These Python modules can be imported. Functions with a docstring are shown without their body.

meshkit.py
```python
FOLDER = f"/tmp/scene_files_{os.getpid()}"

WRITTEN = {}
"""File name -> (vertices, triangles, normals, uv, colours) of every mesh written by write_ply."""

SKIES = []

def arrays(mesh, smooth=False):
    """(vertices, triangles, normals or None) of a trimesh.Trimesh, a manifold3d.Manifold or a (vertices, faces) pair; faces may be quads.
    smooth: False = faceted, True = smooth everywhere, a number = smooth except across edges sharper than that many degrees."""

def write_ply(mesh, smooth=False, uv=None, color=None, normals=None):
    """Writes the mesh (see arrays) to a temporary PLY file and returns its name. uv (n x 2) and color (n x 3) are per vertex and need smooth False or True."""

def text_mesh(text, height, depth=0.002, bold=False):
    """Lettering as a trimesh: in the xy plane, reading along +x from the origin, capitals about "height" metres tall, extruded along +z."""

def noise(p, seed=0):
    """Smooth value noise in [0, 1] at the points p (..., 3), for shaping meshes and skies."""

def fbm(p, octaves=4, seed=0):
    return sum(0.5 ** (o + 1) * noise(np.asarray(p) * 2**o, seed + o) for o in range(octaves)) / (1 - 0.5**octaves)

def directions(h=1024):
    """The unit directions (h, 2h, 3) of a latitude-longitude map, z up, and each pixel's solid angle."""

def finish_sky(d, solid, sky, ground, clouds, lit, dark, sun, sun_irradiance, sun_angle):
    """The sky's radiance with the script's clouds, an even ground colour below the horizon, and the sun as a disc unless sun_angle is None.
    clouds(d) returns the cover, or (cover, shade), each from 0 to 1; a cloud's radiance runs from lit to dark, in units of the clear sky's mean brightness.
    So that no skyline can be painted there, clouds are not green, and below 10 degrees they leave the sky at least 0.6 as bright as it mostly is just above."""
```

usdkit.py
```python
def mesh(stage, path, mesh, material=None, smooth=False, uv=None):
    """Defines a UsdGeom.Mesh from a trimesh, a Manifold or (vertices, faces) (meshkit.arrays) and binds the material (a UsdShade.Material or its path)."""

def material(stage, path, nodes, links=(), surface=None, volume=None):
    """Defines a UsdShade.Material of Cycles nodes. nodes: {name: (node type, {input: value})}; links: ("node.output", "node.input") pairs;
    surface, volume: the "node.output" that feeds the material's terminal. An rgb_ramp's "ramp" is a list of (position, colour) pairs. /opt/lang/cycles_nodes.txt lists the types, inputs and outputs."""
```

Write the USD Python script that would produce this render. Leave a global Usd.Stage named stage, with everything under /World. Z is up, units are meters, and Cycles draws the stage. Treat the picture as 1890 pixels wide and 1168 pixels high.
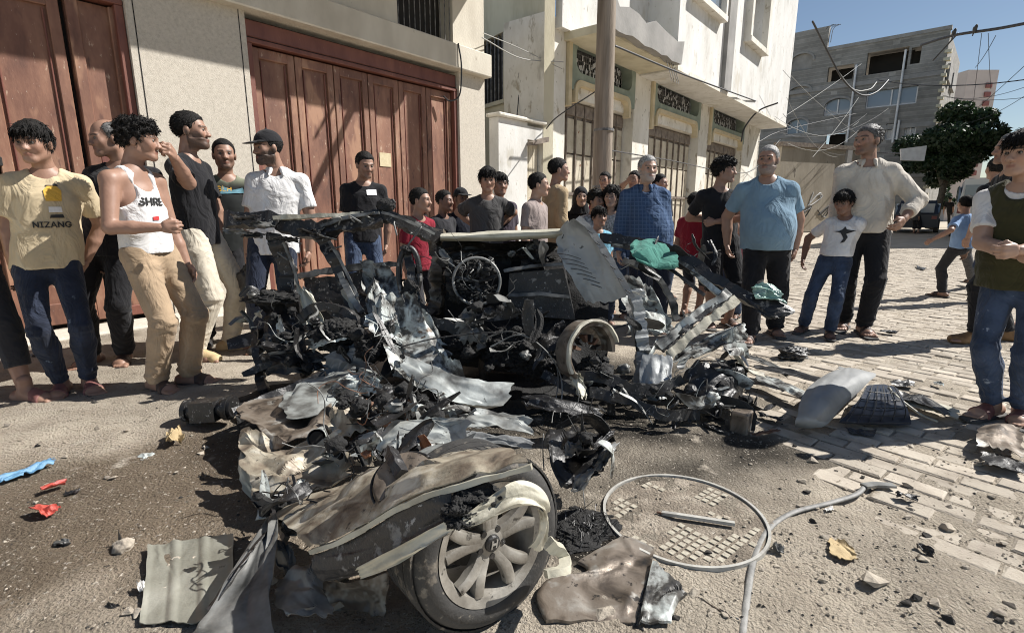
import math, numpy as np, trimesh, meshkit, usdkit
from pxr import Usd, UsdGeom, UsdLux, UsdShade, Gf, Sdf, Vt
from scipy.interpolate import LinearNDInterpolator, RectBivariateSpline
from scipy.spatial import cKDTree
stage = Usd.Stage.CreateInMemory()
UsdGeom.SetStageUpAxis(stage, 'Z'); UsdGeom.SetStageMetersPerUnit(stage, 1.0)
UsdGeom.Xform.Define(stage, '/World'); UsdGeom.Scope.Define(stage, '/World/Looks')
# ---------------------------------------------------------------- camera, sky, sun, exposure
FPX, CX, CY, HOR, CAMH = 950., 945., 584., 384., 1.15      # lens measured on the 1890 x 1168 photograph
PITCH = math.atan2(CY - HOR, FPX)
cam = UsdGeom.Camera.Define(stage, '/World/camera')
cam.CreateHorizontalApertureAttr(36.0); cam.CreateVerticalApertureAttr(36.0 * 1168 / 1890)
cam.CreateFocalLengthAttr(36.0 * FPX / 1890); cam.CreateClippingRangeAttr(Gf.Vec2f(0.05, 500))
cam.AddTranslateOp().Set(Gf.Vec3d(0, 0, CAMH)); cam.AddRotateXOp().Set(90 - math.degrees(PITCH))
cam.CreateExposureAttr(0.78)
SUN_AZ, SUN_EL = math.radians(78), math.radians(45.5)
SUN = np.array([math.sin(SUN_AZ) * math.cos(SUN_EL), math.cos(SUN_AZ) * math.cos(SUN_EL), math.sin(SUN_EL)])
sky = usdkit.material(stage, '/World/Looks/sky_look', {
    's': ('sky_texture', {'sky_type': 'single_scattering', 'sun_disc': False, 'sun_elevation': SUN_EL, 'sun_rotation': SUN_AZ,
                          'air_density': 1.0, 'aerosol_density': 0.4, 'ozone_density': 1.0}),
    'b': ('background_shader', {'strength': 0.05})}, [('s.color', 'b.color')], surface='b.background')
dome = UsdLux.DomeLight.Define(stage, '/World/sky'); UsdShade.MaterialBindingAPI.Apply(dome.GetPrim()).Bind(sky)
dome.GetPrim().SetCustomDataByKey('kind', 'structure')
sun = UsdLux.DistantLight.Define(stage, '/World/sun'); sun.CreateIntensityAttr(1.25); sun.CreateAngleAttr(0.5)
sun.CreateNormalizeAttr(True); sun.CreateColorAttr(Gf.Vec3f(1.0, 0.965, 0.915))
sun.AddRotateZOp().Set(-math.degrees(SUN_AZ)); sun.AddRotateXOp().Set(-(90 - math.degrees(SUN_EL)))

# ---------------------------------------------------------------- placing: photograph pixel -> point of the place
def ray(px, py):
    x, y = (px - CX) / FPX, -(py - CY) / FPX
    return np.array([x, math.cos(PITCH) + y * math.sin(PITCH), -math.sin(PITCH) + y * math.cos(PITCH)])
EYE = np.array([0, 0, CAMH])
def gp(px, py, z=0.0):
    d = ray(px, py); return EYE + d * ((z - CAMH) / d[2])
def at(px, py, Y):
    d = ray(px, py); return EYE + d * (Y / d[1])
def projy(P):
    q = np.asarray(P, float) - EYE
    f = q[1] * math.cos(PITCH) - q[2] * math.sin(PITCH); u = q[1] * math.sin(PITCH) + q[2] * math.cos(PITCH)
    return CX + FPX * q[0] / f, CY - FPX * u / f
ST = math.radians(39)                                   # the street runs 39 degrees right of the view
U = np.array([math.sin(ST), math.cos(ST), 0.0]); N = np.array([math.cos(ST), -math.sin(ST), 0.0]); Zv = np.array([0, 0, 1.0])
def onwall(px, py, w):
    d = ray(px, py); P = EYE + d * (w / (d @ N)); return P @ U, P[2]
def norm(v):
    v = np.asarray(v, float); return v / max(np.linalg.norm(v), 1e-9)

# ---------------------------------------------------------------- scene tree helpers
used = {}
def numbered(path):
    n = used.get(path, 0); used[path] = n + 1
    return path if n == 0 else f'{path}_{n:03d}'
def tagp(prim, label=None, cat=None, group=None, kind=None):
    for k, v in (('label', label), ('category', cat), ('group', group), ('kind', kind)):
        if v: prim.SetCustomDataByKey(k, v)
    return prim
def thing(name, label, cat, loc=(0, 0, 0), group=None, kind=None):
    x = UsdGeom.Xform.Define(stage, numbered('/World/' + name)); x.AddTranslateOp().Set(Gf.Vec3d(*map(float, loc)))
    p = tagp(x.GetPrim(), label, cat, group, kind); ORG[str(p.GetPath())] = np.asarray(loc, float); return p
ORG = {}
def obj(name, mesh, m, parent=None, smooth=False, color=None, label=None, cat=None, group=None, kind=None, world=True):
    """ONE mesh; vertices are given in world coordinates and stored relative to the thing's base."""
    pp = str(parent.GetPath()) if parent is not None else '/World'
    v, f, n = meshkit.arrays(mesh, smooth)
    root = '/'.join(pp.split('/')[:3])
    if world and root in ORG: v = v - ORG[root]
    path = numbered(pp + '/' + name)
    g = UsdGeom.Mesh.Define(stage, path)
    g.CreatePointsAttr(Vt.Vec3fArray.FromNumpy(v.astype(np.float32)))
    g.CreateFaceVertexCountsAttr(Vt.IntArray.FromNumpy(np.full(len(f), 3, np.int32)))
    g.CreateFaceVertexIndicesAttr(Vt.IntArray.FromNumpy(f.astype(np.int32).ravel())); g.CreateSubdivisionSchemeAttr('none')
    if n is not None:
        g.CreateNormalsAttr(Vt.Vec3fArray.FromNumpy(n.astype(np.float32))); g.SetNormalsInterpolation('vertex')
    if color is not None:
        UsdGeom.PrimvarsAPI(g).CreatePrimvar('col', Sdf.ValueTypeNames.Color3fArray, 'vertex').Set(Vt.Vec3fArray.FromNumpy(np.asarray(color, np.float32)))
    UsdShade.MaterialBindingAPI.Apply(g.GetPrim()).Bind(M[m] if isinstance(m, str) else m)
    return tagp(g.GetPrim(), label, cat, group, kind)
cat_ = trimesh.util.concatenate

# ---------------------------------------------------------------- materials
M = {}
def look(name, ramp, scale=3.0, detail=6, rough=0.7, bump=0.3, bscale=None, bdist=0.01, metal=0.0, stretch=(1, 1, 1), distort=0.0,
         attr=False, spots=None, vary=0.0, spec=0.5, sheen=0.0, voro=None, rrough=0.55, fold=0.0):
    """ramp: colours over a noise; spots: (scale, threshold, colour) flecks; vary: tone change from object to object; fold: soft cloth folds"""
    nd = {'g': ('geometry', {}), 'm': ('mapping', {'scale': stretch}), 'n': ('noise_texture', {'scale': scale, 'detail': detail, 'roughness': rrough, 'distortion': distort}),
          'r': ('rgb_ramp', {'ramp': ramp}), 'p': ('principled_bsdf', {'roughness': rough, 'metallic': metal, 'specular_ior_level': spec})}
    lk = [('g.position', 'm.vector'), ('m.vector', 'n.vector'), ('n.fac', 'r.fac')]
    c = 'r.color'
    if attr:
        nd['a'] = ('attribute', {'attribute': 'col'}); nd['x0'] = ('mix', {'mix_type': 'multiply', 'fac': 1.0}); lk += [('a.color', 'x0.color1'), (c, 'x0.color2')]; c = 'x0.color'
    for i, (sc, th, colr) in enumerate(spots or []):
        nd[f'sn{i}'] = ('noise_texture', {'scale': sc, 'detail': 4, 'roughness': 0.65}); nd[f'sr{i}'] = ('rgb_ramp', {'ramp': [(0, (0, 0, 0)), (th, (0, 0, 0)), (min(th + .06, 1), (1, 1, 1)), (1.0, (1, 1, 1))]})
        nd[f'sx{i}'] = ('mix', {'mix_type': 'mix', 'color2': colr}); lk += [('m.vector', f'sn{i}.vector'), (f'sn{i}.fac', f'sr{i}.fac'), (f'sr{i}.color', f'sb{i}.color'), (f'sb{i}.val', f'sx{i}.fac'), (c, f'sx{i}.color1')]
        nd[f'sb{i}'] = ('rgb_to_bw', {}); c = f'sx{i}.color'
    if vary:
        nd['oi'] = ('object_info', {}); nd['mr'] = ('map_range', {'to_min': 1 - vary, 'to_max': 1 + vary}); nd['hv'] = ('hsv', {})
        lk += [('oi.random', 'mr.value'), ('mr.result', 'hv.value'), (c, 'hv.color')]; c = 'hv.color'
    lk.append((c, 'p.base_color'))
    if sheen: nd['p'][1]['sheen_weight'] = sheen
    last = None
    if fold:
        nd['fm'] = ('mapping', {'scale': (1, 1, 0.65)}); nd['fn'] = ('noise_texture', {'scale': 7.5, 'detail': 3, 'roughness': 0.5, 'distortion': 2.2}); nd['fb'] = ('bump', {'strength': min(1.0, fold * 1.0), 'distance': 0.04})
        lk += [('g.position', 'fm.vector'), ('fm.vector', 'fn.vector'), ('fn.fac', 'fb.height')]; last = 'fb.normal'
    if bump:
        nd['bn'] = ('noise_texture', {'scale': bscale or scale * 6, 'detail': 5, 'roughness': 0.6}) if not voro else ('voronoi_texture', {'scale': voro})
        nd['b'] = ('bump', {'strength': bump, 'distance': bdist}); lk += [('m.vector', 'bn.vector'), ('bn.distance' if voro else 'bn.fac', 'b.height')]
        if last: lk.append((last, 'b.normal'))
        last = 'b.normal'
    if last: lk.append((last, 'p.normal'))
    M[name] = usdkit.material(stage, '/World/Looks/' + name, nd, lk, surface='p.BSDF'); return M[name]
def sh(c, k): return tuple(min(1, x * k) for x in c)
def cloth(name, c, lo=0.75, hi=1.15, **kw):
    kw = {**dict(scale=5, rough=0.9, bump=0.25, bscale=380, bdist=0.002, spec=0.15, fold=0.55, sheen=0.1), **kw}
    return look(name, [(0.25, sh(c, lo)), (0.75, sh(c, hi))], **kw)
look('skin', [(0.3, (0.9, 0.88, 0.86)), (0.7, (1.05, 1.05, 1.05))], scale=30, rough=0.5, bump=0.15, bscale=240, bdist=0.002, attr=True, spec=0.4)
look('eye', [(0, (1, 1, 1)), (1, (1, 1, 1))], attr=True, rough=0.15, bump=0)
look('hair', [(0.3, (0.004, 0.004, 0.004)), (0.8, (0.016, 0.013, 0.011))], scale=60, rough=0.7, bump=0.9, bscale=170, bdist=0.008, stretch=(1, 1, 0.5), spec=0.25)
look('grey_hair', [(0.3, (0.09, 0.088, 0.085)), (0.75, (0.4, 0.39, 0.38))], scale=70, rough=0.6, bump=0.6, bscale=160, bdist=0.005)
look('dark_grey_hair', [(0.35, (0.02, 0.02, 0.02)), (0.75, (0.14, 0.135, 0.13))], scale=80, rough=0.55, bump=0.6, bscale=160, bdist=0.005)
look('print_black', [(0, (0.015, 0.015, 0.016)), (1, (0.03, 0.03, 0.03))], bump=0, rough=0.8)
look('print_white', [(0, (0.6, 0.6, 0.6)), (1, (0.75, 0.75, 0.74))], bump=0, rough=0.8)
look('print_yellow', [(0, (0.6, 0.33, 0.04)), (1, (0.7, 0.42, 0.06))], bump=0, rough=0.8)
look('print_red', [(0, (0.4, 0.03, 0.03)), (1, (0.5, 0.04, 0.04))], bump=0, rough=0.8)
look('print_blue', [(0, (0.08, 0.2, 0.26)), (1, (0.14, 0.3, 0.36))], bump=0, rough=0.8)
look('print_pink', [(0, (0.55, 0.2, 0.22)), (1, (0.6, 0.25, 0.27))], bump=0, rough=0.8)
for n_, c_ in dict(cream_cloth=(0.50, 0.41, 0.27), black_cloth=(0.014, 0.014, 0.016), white_cloth=(0.66, 0.65, 0.64), tan_trousers=(0.34, 0.25, 0.165), cream_trousers=(0.52, 0.47, 0.38),
                   charcoal_cloth=(0.03, 0.03, 0.034), dark_grey_cloth=(0.055, 0.053, 0.053), purple_cloth=(0.05, 0.04, 0.055), mauve_cloth=(0.28, 0.23, 0.215), tan_cloth=(0.36, 0.27, 0.165),
                   red_cloth=(0.22, 0.016, 0.03), blue_grey_cloth=(0.16, 0.25, 0.33), beige_cloth=(0.50, 0.46, 0.40), sky_blue_cloth=(0.23, 0.35, 0.56), olive_cloth=(0.045, 0.043, 0.02), navy_cloth=(0.016, 0.019, 0.03),
                   light_blue_cloth=(0.2, 0.45, 0.6), pink_cloth=(0.6, 0.25, 0.28), yellow_cloth=(0.65, 0.42, 0.04)).items(): cloth(n_, c_)
cloth('denim', (0.035, 0.05, 0.085), 0.5, 1.9, scale=7, spots=[(14, 0.66, (0.25, 0.29, 0.36))], fold=0.8)
cloth('dark_denim', (0.018, 0.023, 0.038), 0.5, 1.8, scale=7, spots=[(9, 0.67, (0.16, 0.2, 0.25))], fold=0.8)
cloth('teal_cloth', (0.055, 0.18, 0.145), 0.7, 1.2)
cloth('patterned_cloth', (0.2, 0.2, 0.2), 0.1, 3.2, scale=45)
M['print_line'] = M['print_black']
def plaid(name):
    nd = {'g': ('geometry', {}), 's': ('separate_xyz', {}), 'p': ('principled_bsdf', {'roughness': 0.9, 'specular_ior_level': 0.15})}; lk = [('g.position', 's.vector')]
    for ax in 'xz':
        nd['m' + ax] = ('math', {'math_type': 'multiply', 'value2': 34.0 if ax == 'x' else 30.0}); nd['f' + ax] = ('math', {'math_type': 'fraction'})
        nd['l' + ax] = ('math', {'math_type': 'less_than', 'value2': 0.2})
        lk += [('s.' + ax, f'm{ax}.value1'), (f'm{ax}.value', f'f{ax}.value1'), (f'f{ax}.value', f'l{ax}.value1')]
    nd['mxx'] = ('math', {'math_type': 'maximum'}); nd['c'] = ('mix', {'color1': (0.04, 0.07, 0.135), 'color2': (0.07, 0.11, 0.19)}); nd['fn'] = ('noise_texture', {'scale': 9.0, 'detail': 2, 'distortion': 1.6}); nd['fb'] = ('bump', {'strength': 0.6, 'distance': 0.035})
    lk += [('lx.value', 'mxx.value1'), ('lz.value', 'mxx.value2'), ('mxx.value', 'c.fac'), ('c.color', 'p.base_color'), ('g.position', 'fn.vector'), ('fn.fac', 'fb.height'), ('fb.normal', 'p.normal')]
    M[name] = usdkit.material(stage, '/World/Looks/' + name, nd, lk, surface='p.BSDF')
plaid('plaid_cloth')
def ombre(name, z0, z1, top, bottom):
    M[name] = usdkit.material(stage, '/World/Looks/' + name, {'g': ('geometry', {}), 's': ('separate_xyz', {}), 'r': ('map_range', {'from_min': z0, 'from_max': z1}), 'c': ('mix', {'color1': bottom, 'color2': top}),
        'n': ('noise_texture', {'scale': 6.0}), 'a': ('math', {'math_type': 'multiply_add', 'value2': 0.12}), 'p': ('principled_bsdf', {'roughness': 0.9, 'specular_ior_level': 0.15}), 'fb': ('bump', {'strength': 0.5, 'distance': 0.03})},
        [('g.position', 's.vector'), ('g.position', 'n.vector'), ('n.fac', 'a.value1'), ('s.z', 'a.value3'), ('a.value', 'r.value'), ('r.result', 'c.fac'), ('c.color', 'p.base_color'), ('n.fac', 'fb.height'), ('fb.normal', 'p.normal')], surface='p.BSDF')
ombre('ombre_cloth', 1.36, 1.46, (0.2, 0.21, 0.15), (0.02, 0.022, 0.022))
look('sandal_pink', [(0.3, (0.13, 0.05, 0.045)), (0.7, (0.2, 0.085, 0.075))], scale=20, rough=0.6)
look('sandal_brown', [(0.3, (0.035, 0.02, 0.015)), (0.7, (0.075, 0.045, 0.033))], scale=20, rough=0.6)
look('shoe_black', [(0.3, (0.012, 0.012, 0.012)), (0.7, (0.03, 0.028, 0.026))], scale=20, rough=0.5)
look('shoe_tan', [(0.3, (0.14, 0.075, 0.03)), (0.7, (0.24, 0.14, 0.06))], scale=20, rough=0.7)
look('shoe_cream', [(0.3, (0.4, 0.28, 0.14)), (0.7, (0.55, 0.42, 0.24))], scale=20, rough=0.7)
look('rubber_sole', [(0.3, (0.04, 0.038, 0.036)), (0.7, (0.09, 0.085, 0.08))], scale=20, rough=0.8)
# ---------------------------------------------------------------- people: smooth blended bodies meshed on a grid
def smin(a, b, k):
    h = np.maximum(k - np.abs(a - b), 0) / k
    return np.minimum(a, b) - h * h * (k * 0.25)
class Field:
    def __init__(s, lo, hi, h):
        s.lo, s.h = np.asarray(lo, float), h
        s.n = np.maximum(np.ceil((np.asarray(hi) - s.lo) / h).astype(int) + 1, 4); s.f = np.full(s.n, 0.3, np.float32)
        s.ax = [(s.lo[i] + np.arange(s.n[i]) * h).astype(np.float32) for i in range(3)]
    def sl(s, lo, hi):
        a = np.clip(np.floor((np.asarray(lo) - s.lo) / s.h).astype(int), 0, s.n - 1); b = np.clip(np.ceil((np.asarray(hi) - s.lo) / s.h).astype(int) + 1, a + 1, s.n)
        return tuple(slice(x, y) for x, y in zip(a, b))
    def pts(s, q): return s.ax[0][q[0]][:, None, None], s.ax[1][q[1]][None, :, None], s.ax[2][q[2]][None, None, :]
    def put(s, q, d, k, sub):
        if sub: s.f[q] = -smin(-s.f[q], d, k) if k else np.maximum(s.f[q], -d)
        else: s.f[q] = smin(s.f[q], d, k) if k else np.minimum(s.f[q], d)
    def cone(s, a, b, ra, rb, k=0.02, clip=(), sub=False, fr=None, sq=1.0):
        a, b = np.asarray(a, float), np.asarray(b, float); m = max(ra, rb) + k + 0.02
        q = s.sl(np.minimum(a, b) - m, np.maximum(a, b) + m); X, Y, Z = s.pts(q)
        dx, dy, dz = X - a[0], Y - a[1], Z - a[2]; ab = b - a
        if fr is not None:
            w = (dx * fr[0] + dy * fr[1] + dz * fr[2]) * (1 / sq - 1); dx, dy, dz = dx + fr[0] * w, dy + fr[1] * w, dz + fr[2] * w
            ab = ab + fr * (ab @ fr) * (1 / sq - 1)
        t = np.clip((dx * ab[0] + dy * ab[1] + dz * ab[2]) / max(ab @ ab, 1e-9), 0, 1)
        d = np.sqrt((dx - t * ab[0]) ** 2 + (dy - t * ab[1]) ** 2 + (dz - t * ab[2]) ** 2) - (ra + (rb - ra) * t)
        if fr is not None: d = d * (1 + sq) * 0.5
        for P, n in clip: d = np.maximum(d, (X - P[0]) * n[0] + (Y - P[1]) * n[1] + (Z - P[2]) * n[2])
        s.put(q, d, k, sub)
    def ell(s, c, A, r, k=0.02, sub=False, clip=()):
        c, r = np.asarray(c, float), np.asarray(r, float); m = max(r) + k + 0.02
        q = s.sl(c - m, c + m); X, Y, Z = s.pts(q); dx, dy, dz = X - c[0], Y - c[1], Z - c[2]
        g = [dx * A[i][0] + dy * A[i][1] + dz * A[i][2] for i in range(3)]
        k0 = np.sqrt(sum((g[i] / r[i]) ** 2 for i in range(3))); k1 = np.sqrt(sum((g[i] / r[i] ** 2) ** 2 for i in range(3)))
        d = k0 * (k0 - 1) / np.maximum(k1, 1e-6)
        for P, n in clip: d = np.maximum(d, (X - P[0]) * n[0] + (Y - P[1]) * n[1] + (Z - P[2]) * n[2])
        s.put(q, d, k, sub)
    def cut(s, P, n):
        X, Y, Z = s.pts((slice(None),) * 3); s.f = np.maximum(s.f, (X - P[0]) * n[0] + (Y - P[1]) * n[1] + (Z - P[2]) * n[2])
    def rough(s, fn, band=0.03):
        i = np.argwhere(np.abs(s.f) < band); p = s.lo + i * s.h; s.f[tuple(i.T)] += fn(p).astype(np.float32)
    def mesh(s):
        f = s.f; f[0], f[-1], f[:, 0], f[:, -1], f[:, :, 0], f[:, :, -1] = (0.3,) * 6
        neg = f < 0; c = np.zeros(np.array(f.shape) - 1, np.uint8); cor = [(i, j, k) for i in (0, 1) for j in (0, 1) for k in (0, 1)]
        S = c.shape
        for i, j, k in cor: c += neg[i:i + S[0], j:j + S[1], k:k + S[2]]
        act = np.argwhere((c > 0) & (c < 8)); idx = np.full(S, -1, np.int64); idx[tuple(act.T)] = np.arange(len(act))
        val = np.stack([f[act[:, 0] + i, act[:, 1] + j, act[:, 2] + k] for i, j, k in cor], 1); pos = np.zeros((len(act), 3)); cnt = np.zeros(len(act))
        for a in range(8):
            for b in range(a + 1, 8):
                d = np.abs(np.subtract(cor[a], cor[b]))
                if d.sum() != 1: continue
                va, vb = val[:, a], val[:, b]; m = (va < 0) != (vb < 0); t = np.where(m, va / np.where(m, va - vb, 1), 0)
                pos += np.where(m[:, None], np.array(cor[a]) + t[:, None] * np.subtract(cor[b], cor[a]), 0); cnt += m
        v = s.lo + (act + pos / cnt[:, None]) * s.h; F = []
        for ax in range(3):
            u, w = (ax + 1) % 3, (ax + 2) % 3
            lo_ = [slice(None)] * 3; hi_ = [slice(None)] * 3; lo_[ax] = slice(0, -1); hi_[ax] = slice(1, None)
            e = np.argwhere(neg[tuple(lo_)] != neg[tuple(hi_)]); e = e[(e[:, u] > 0) & (e[:, w] > 0) & (e[:, u] < f.shape[u] - 1) & (e[:, w] < f.shape[w] - 1)]
            du, dw = np.eye(3, dtype=int)[u], np.eye(3, dtype=int)[w]
            qd = np.stack([idx[tuple((e - a * du - b * dw).T)] for a, b in ((1, 1), (0, 1), (0, 0), (1, 0))], 1)
            fl = ~neg[tuple(e.T)]; qd[fl] = qd[fl][:, ::-1]; F.append(qd)
        F = np.vstack(F); return v, np.vstack([F[:, [0, 1, 2]], F[:, [0, 2, 3]]])

def ik(a, c, l1, l2, pole):
    d = c - a; L = np.linalg.norm(d); L2 = min(L, (l1 + l2) * 0.999); u = d / L; c = a + u * L2
    x = (l1 * l1 - l2 * l2 + L2 * L2) / (2 * L2); h = math.sqrt(max(l1 * l1 - x * x, 0)); pl = norm(pole - u * (pole @ u))
    return a + u * x + pl * h, c
def reach(a, px, py, L, s):
    """the point at distance L from joint a that shows at the pixel; s > 0 the one nearer to the camera"""
    d = norm(ray(px, py)); e = EYE - a; b = e @ d; disc = b * b - (e @ e - L * L)
    if disc > 0: return EYE + d * (-b - math.copysign(math.sqrt(disc), s))
    return a + norm(EYE + d * (-b) - a) * L
def rotz(v, a): c, s = math.cos(a), math.sin(a); return np.array([v[0] * c - v[1] * s, v[0] * s + v[1] * c, v[2]])
SKIN = dict(tan=(0.285, 0.168, 0.12), light=(0.37, 0.235, 0.172), dark=(0.185, 0.103, 0.072))
def shape_head(F, B, k, girl=False):
    o, r, f, u = B; T = lambda x, y, z: o + (r * x + f * y + u * z) * k
    A = (r, f, u); K = k
    F.ell(T(0, -.012, .148), A, np.array([.074, .094, .082]) * K, .02); F.ell(T(0, .022, .09), A, np.array([.060, .070, .088]) * K, .03)
    F.cone(T(-.046, .0, .052), T(-.016, .068, .022), .02 * K, .017 * K, .03); F.cone(T(.046, .0, .052), T(.016, .068, .022), .02 * K, .017 * K, .03)
    F.cone(T(-.012, .073, .02), T(.012, .073, .02), .017 * K, .017 * K, .02)
    for s in (-1, 1):
        F.cone(T(.012 * s, .086, .133), T(.042 * s, .074, .136), .011 * K, .010 * K, .014)
        F.ell(T(.038 * s, .066, .092), A, np.array([.022, .018, .026]) * K, .03)
        F.ell(T(.031 * s, .098, .117), A, np.array([.019, .016, .0125]) * K, .012, sub=True)
        F.ell(T(.077 * s, -.006, .105), A, np.array([.011, .02, .033]) * K, .008)
        F.ell(T(.012 * s, .1, .082), A, np.array([.01, .012, .009]) * K, .008)
    F.cone(T(0, .086, .124), T(0, .108, .085), .008 * K, .0125 * K, .014)
    for s in (-1, 1): F.cone(T(0, .089, .057), T(.019 * s, .081, .0505), .0075 * K, .006 * K, .008); F.cone(T(0, .087, .0455), T(.017 * s, .080, .0475), .0085 * K, .006 * K, .008)
    F.cone(T(0, -.018, .07), T(0, -.042, -.05), .050 * K, .055 * K, .03)
def head_color(v, B, k, skin, beard=0.0, lip=1.0, brow=1.0, bcol=(0.02, 0.017, 0.015)):
    o, r, f, u = B; q = (v - o) / k; x, y, z = q @ r, q @ f, q @ u; ax = np.abs(x)
    c = np.tile(np.array(skin), (len(v), 1)); c *= (0.96 + 0.1 * meshkit.noise(q * 30))[:, None]
    def mixc(w, col): c[:] = c * (1 - w[:, None]) + np.array(col) * w[:, None]
    S = lambda d, s: np.clip(0.5 - d / s, 0, 1)
    on = (y > 0.02)
    cheek = S(np.hypot(ax - .04, z - .085) - .02, .03) * (y > .04); mixc(cheek * 0.25, (skin[0] * 1.15, skin[1] * 0.8, skin[2] * 0.75))
    if beard:
        line = .062 + np.clip(ax - .02, 0, .06) * 0.75; w = S(z - line, .02) * (y > -.012) * S(-z - .01, .02); mous = S(np.abs(z - .067) - .006, .008) * (ax < .03) * (y > .07)
        mixc(np.clip(w + mous, 0, 1) * beard * (0.75 + .25 * meshkit.noise(q * 300)), bcol)
    lipw = S(np.abs(z - .05) - .009, .006) * S(ax - .021, .008) * (y > .078); mixc(lipw * 0.7 * lip, (skin[0] * .75, skin[1] * .5, skin[2] * .5))
    mixc(S(np.abs(z - .0505 + ax * .06) - .0012, .004) * S(ax - .018, .006) * (y > .078) * .6, (skin[0] * .25, skin[1] * .18, skin[2] * .18))
    bz = .139 + .07 * (ax - .02) * (ax < .035) - .12 * np.clip(ax - .035, 0, 1); mixc(S(np.abs(z - bz) - .0045, .005) * (ax > .010) * (ax < .053) * (y > .05) * brow * .92, (.015, .012, .01))
    mixc(S(np.hypot((ax - .031) / 1.6, z - .117) - .0085, .007) * (y > .05) * .55, (skin[0] * .35, skin[1] * .28, skin[2] * .25))
    mixc(S(np.hypot(ax - .011, z - .077) - .0035, .004) * (y > .09) * .7, (skin[0] * .2, skin[1] * .12, skin[2] * .1))
    return np.clip(c, 0, 1)
def shape_hand(F, w, d, n, side, L, curl=0.5, spread=0.0):
    """palm, four bent fingers and a thumb; d along the forearm, n out of the palm, side = thumb side"""
    d = norm(d); n = norm(n - d * (n @ d)); side = norm(side - d * (side @ d) - n * (side @ n)); k = L / 0.185
    P = lambda a, b, c: w + (d * a + side * b + n * c) * k
    F.cone(w - d * .03, P(.03, 0, 0), .025 * k, .027 * k, .02, fr=n, sq=.72); F.cone(P(.03, .022, 0), P(.082, .030, .004), .017 * k, .0135 * k, .012); F.cone(P(.03, -.016, 0), P(.078, -.028, .004), .017 * k, .0125 * k, .012)
    F.cone(P(.03, .003, 0), P(.084, .002, .002), .018 * k, .0145 * k, .012)
    for i, (b, ln) in enumerate(((.030, .072), (.010, .082), (-.010, .076), (-.028, .060))):
        p = P(.084 - .004 * abs(i - 1), b, .003); g = d + side * (spread * (b / .03)); ang = 0
        for sgm, (fr_, rr) in enumerate(((.45, .0092), (.32, .0084), (.25, .0075))):
            ang += curl * (0.9, 1.1, 0.8)[sgm] * (1 + .1 * i); v = norm(g) * math.cos(ang) + n * math.sin(ang); p2 = p + v * ln * fr_ * k
            F.cone(p, p2, rr * k, (rr - .0006) * k, .004); p = p2
    p = P(.026, .026, .006); p2 = P(.056, .050, .016); p3 = P(.083, .050 - .012 * curl, .028 + .01 * curl)
    F.cone(p, p2, .0155 * k, .0115 * k, .01); F.cone(p2, p3, .0105 * k, .0085 * k, .006)
TOPZ = {}
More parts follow.
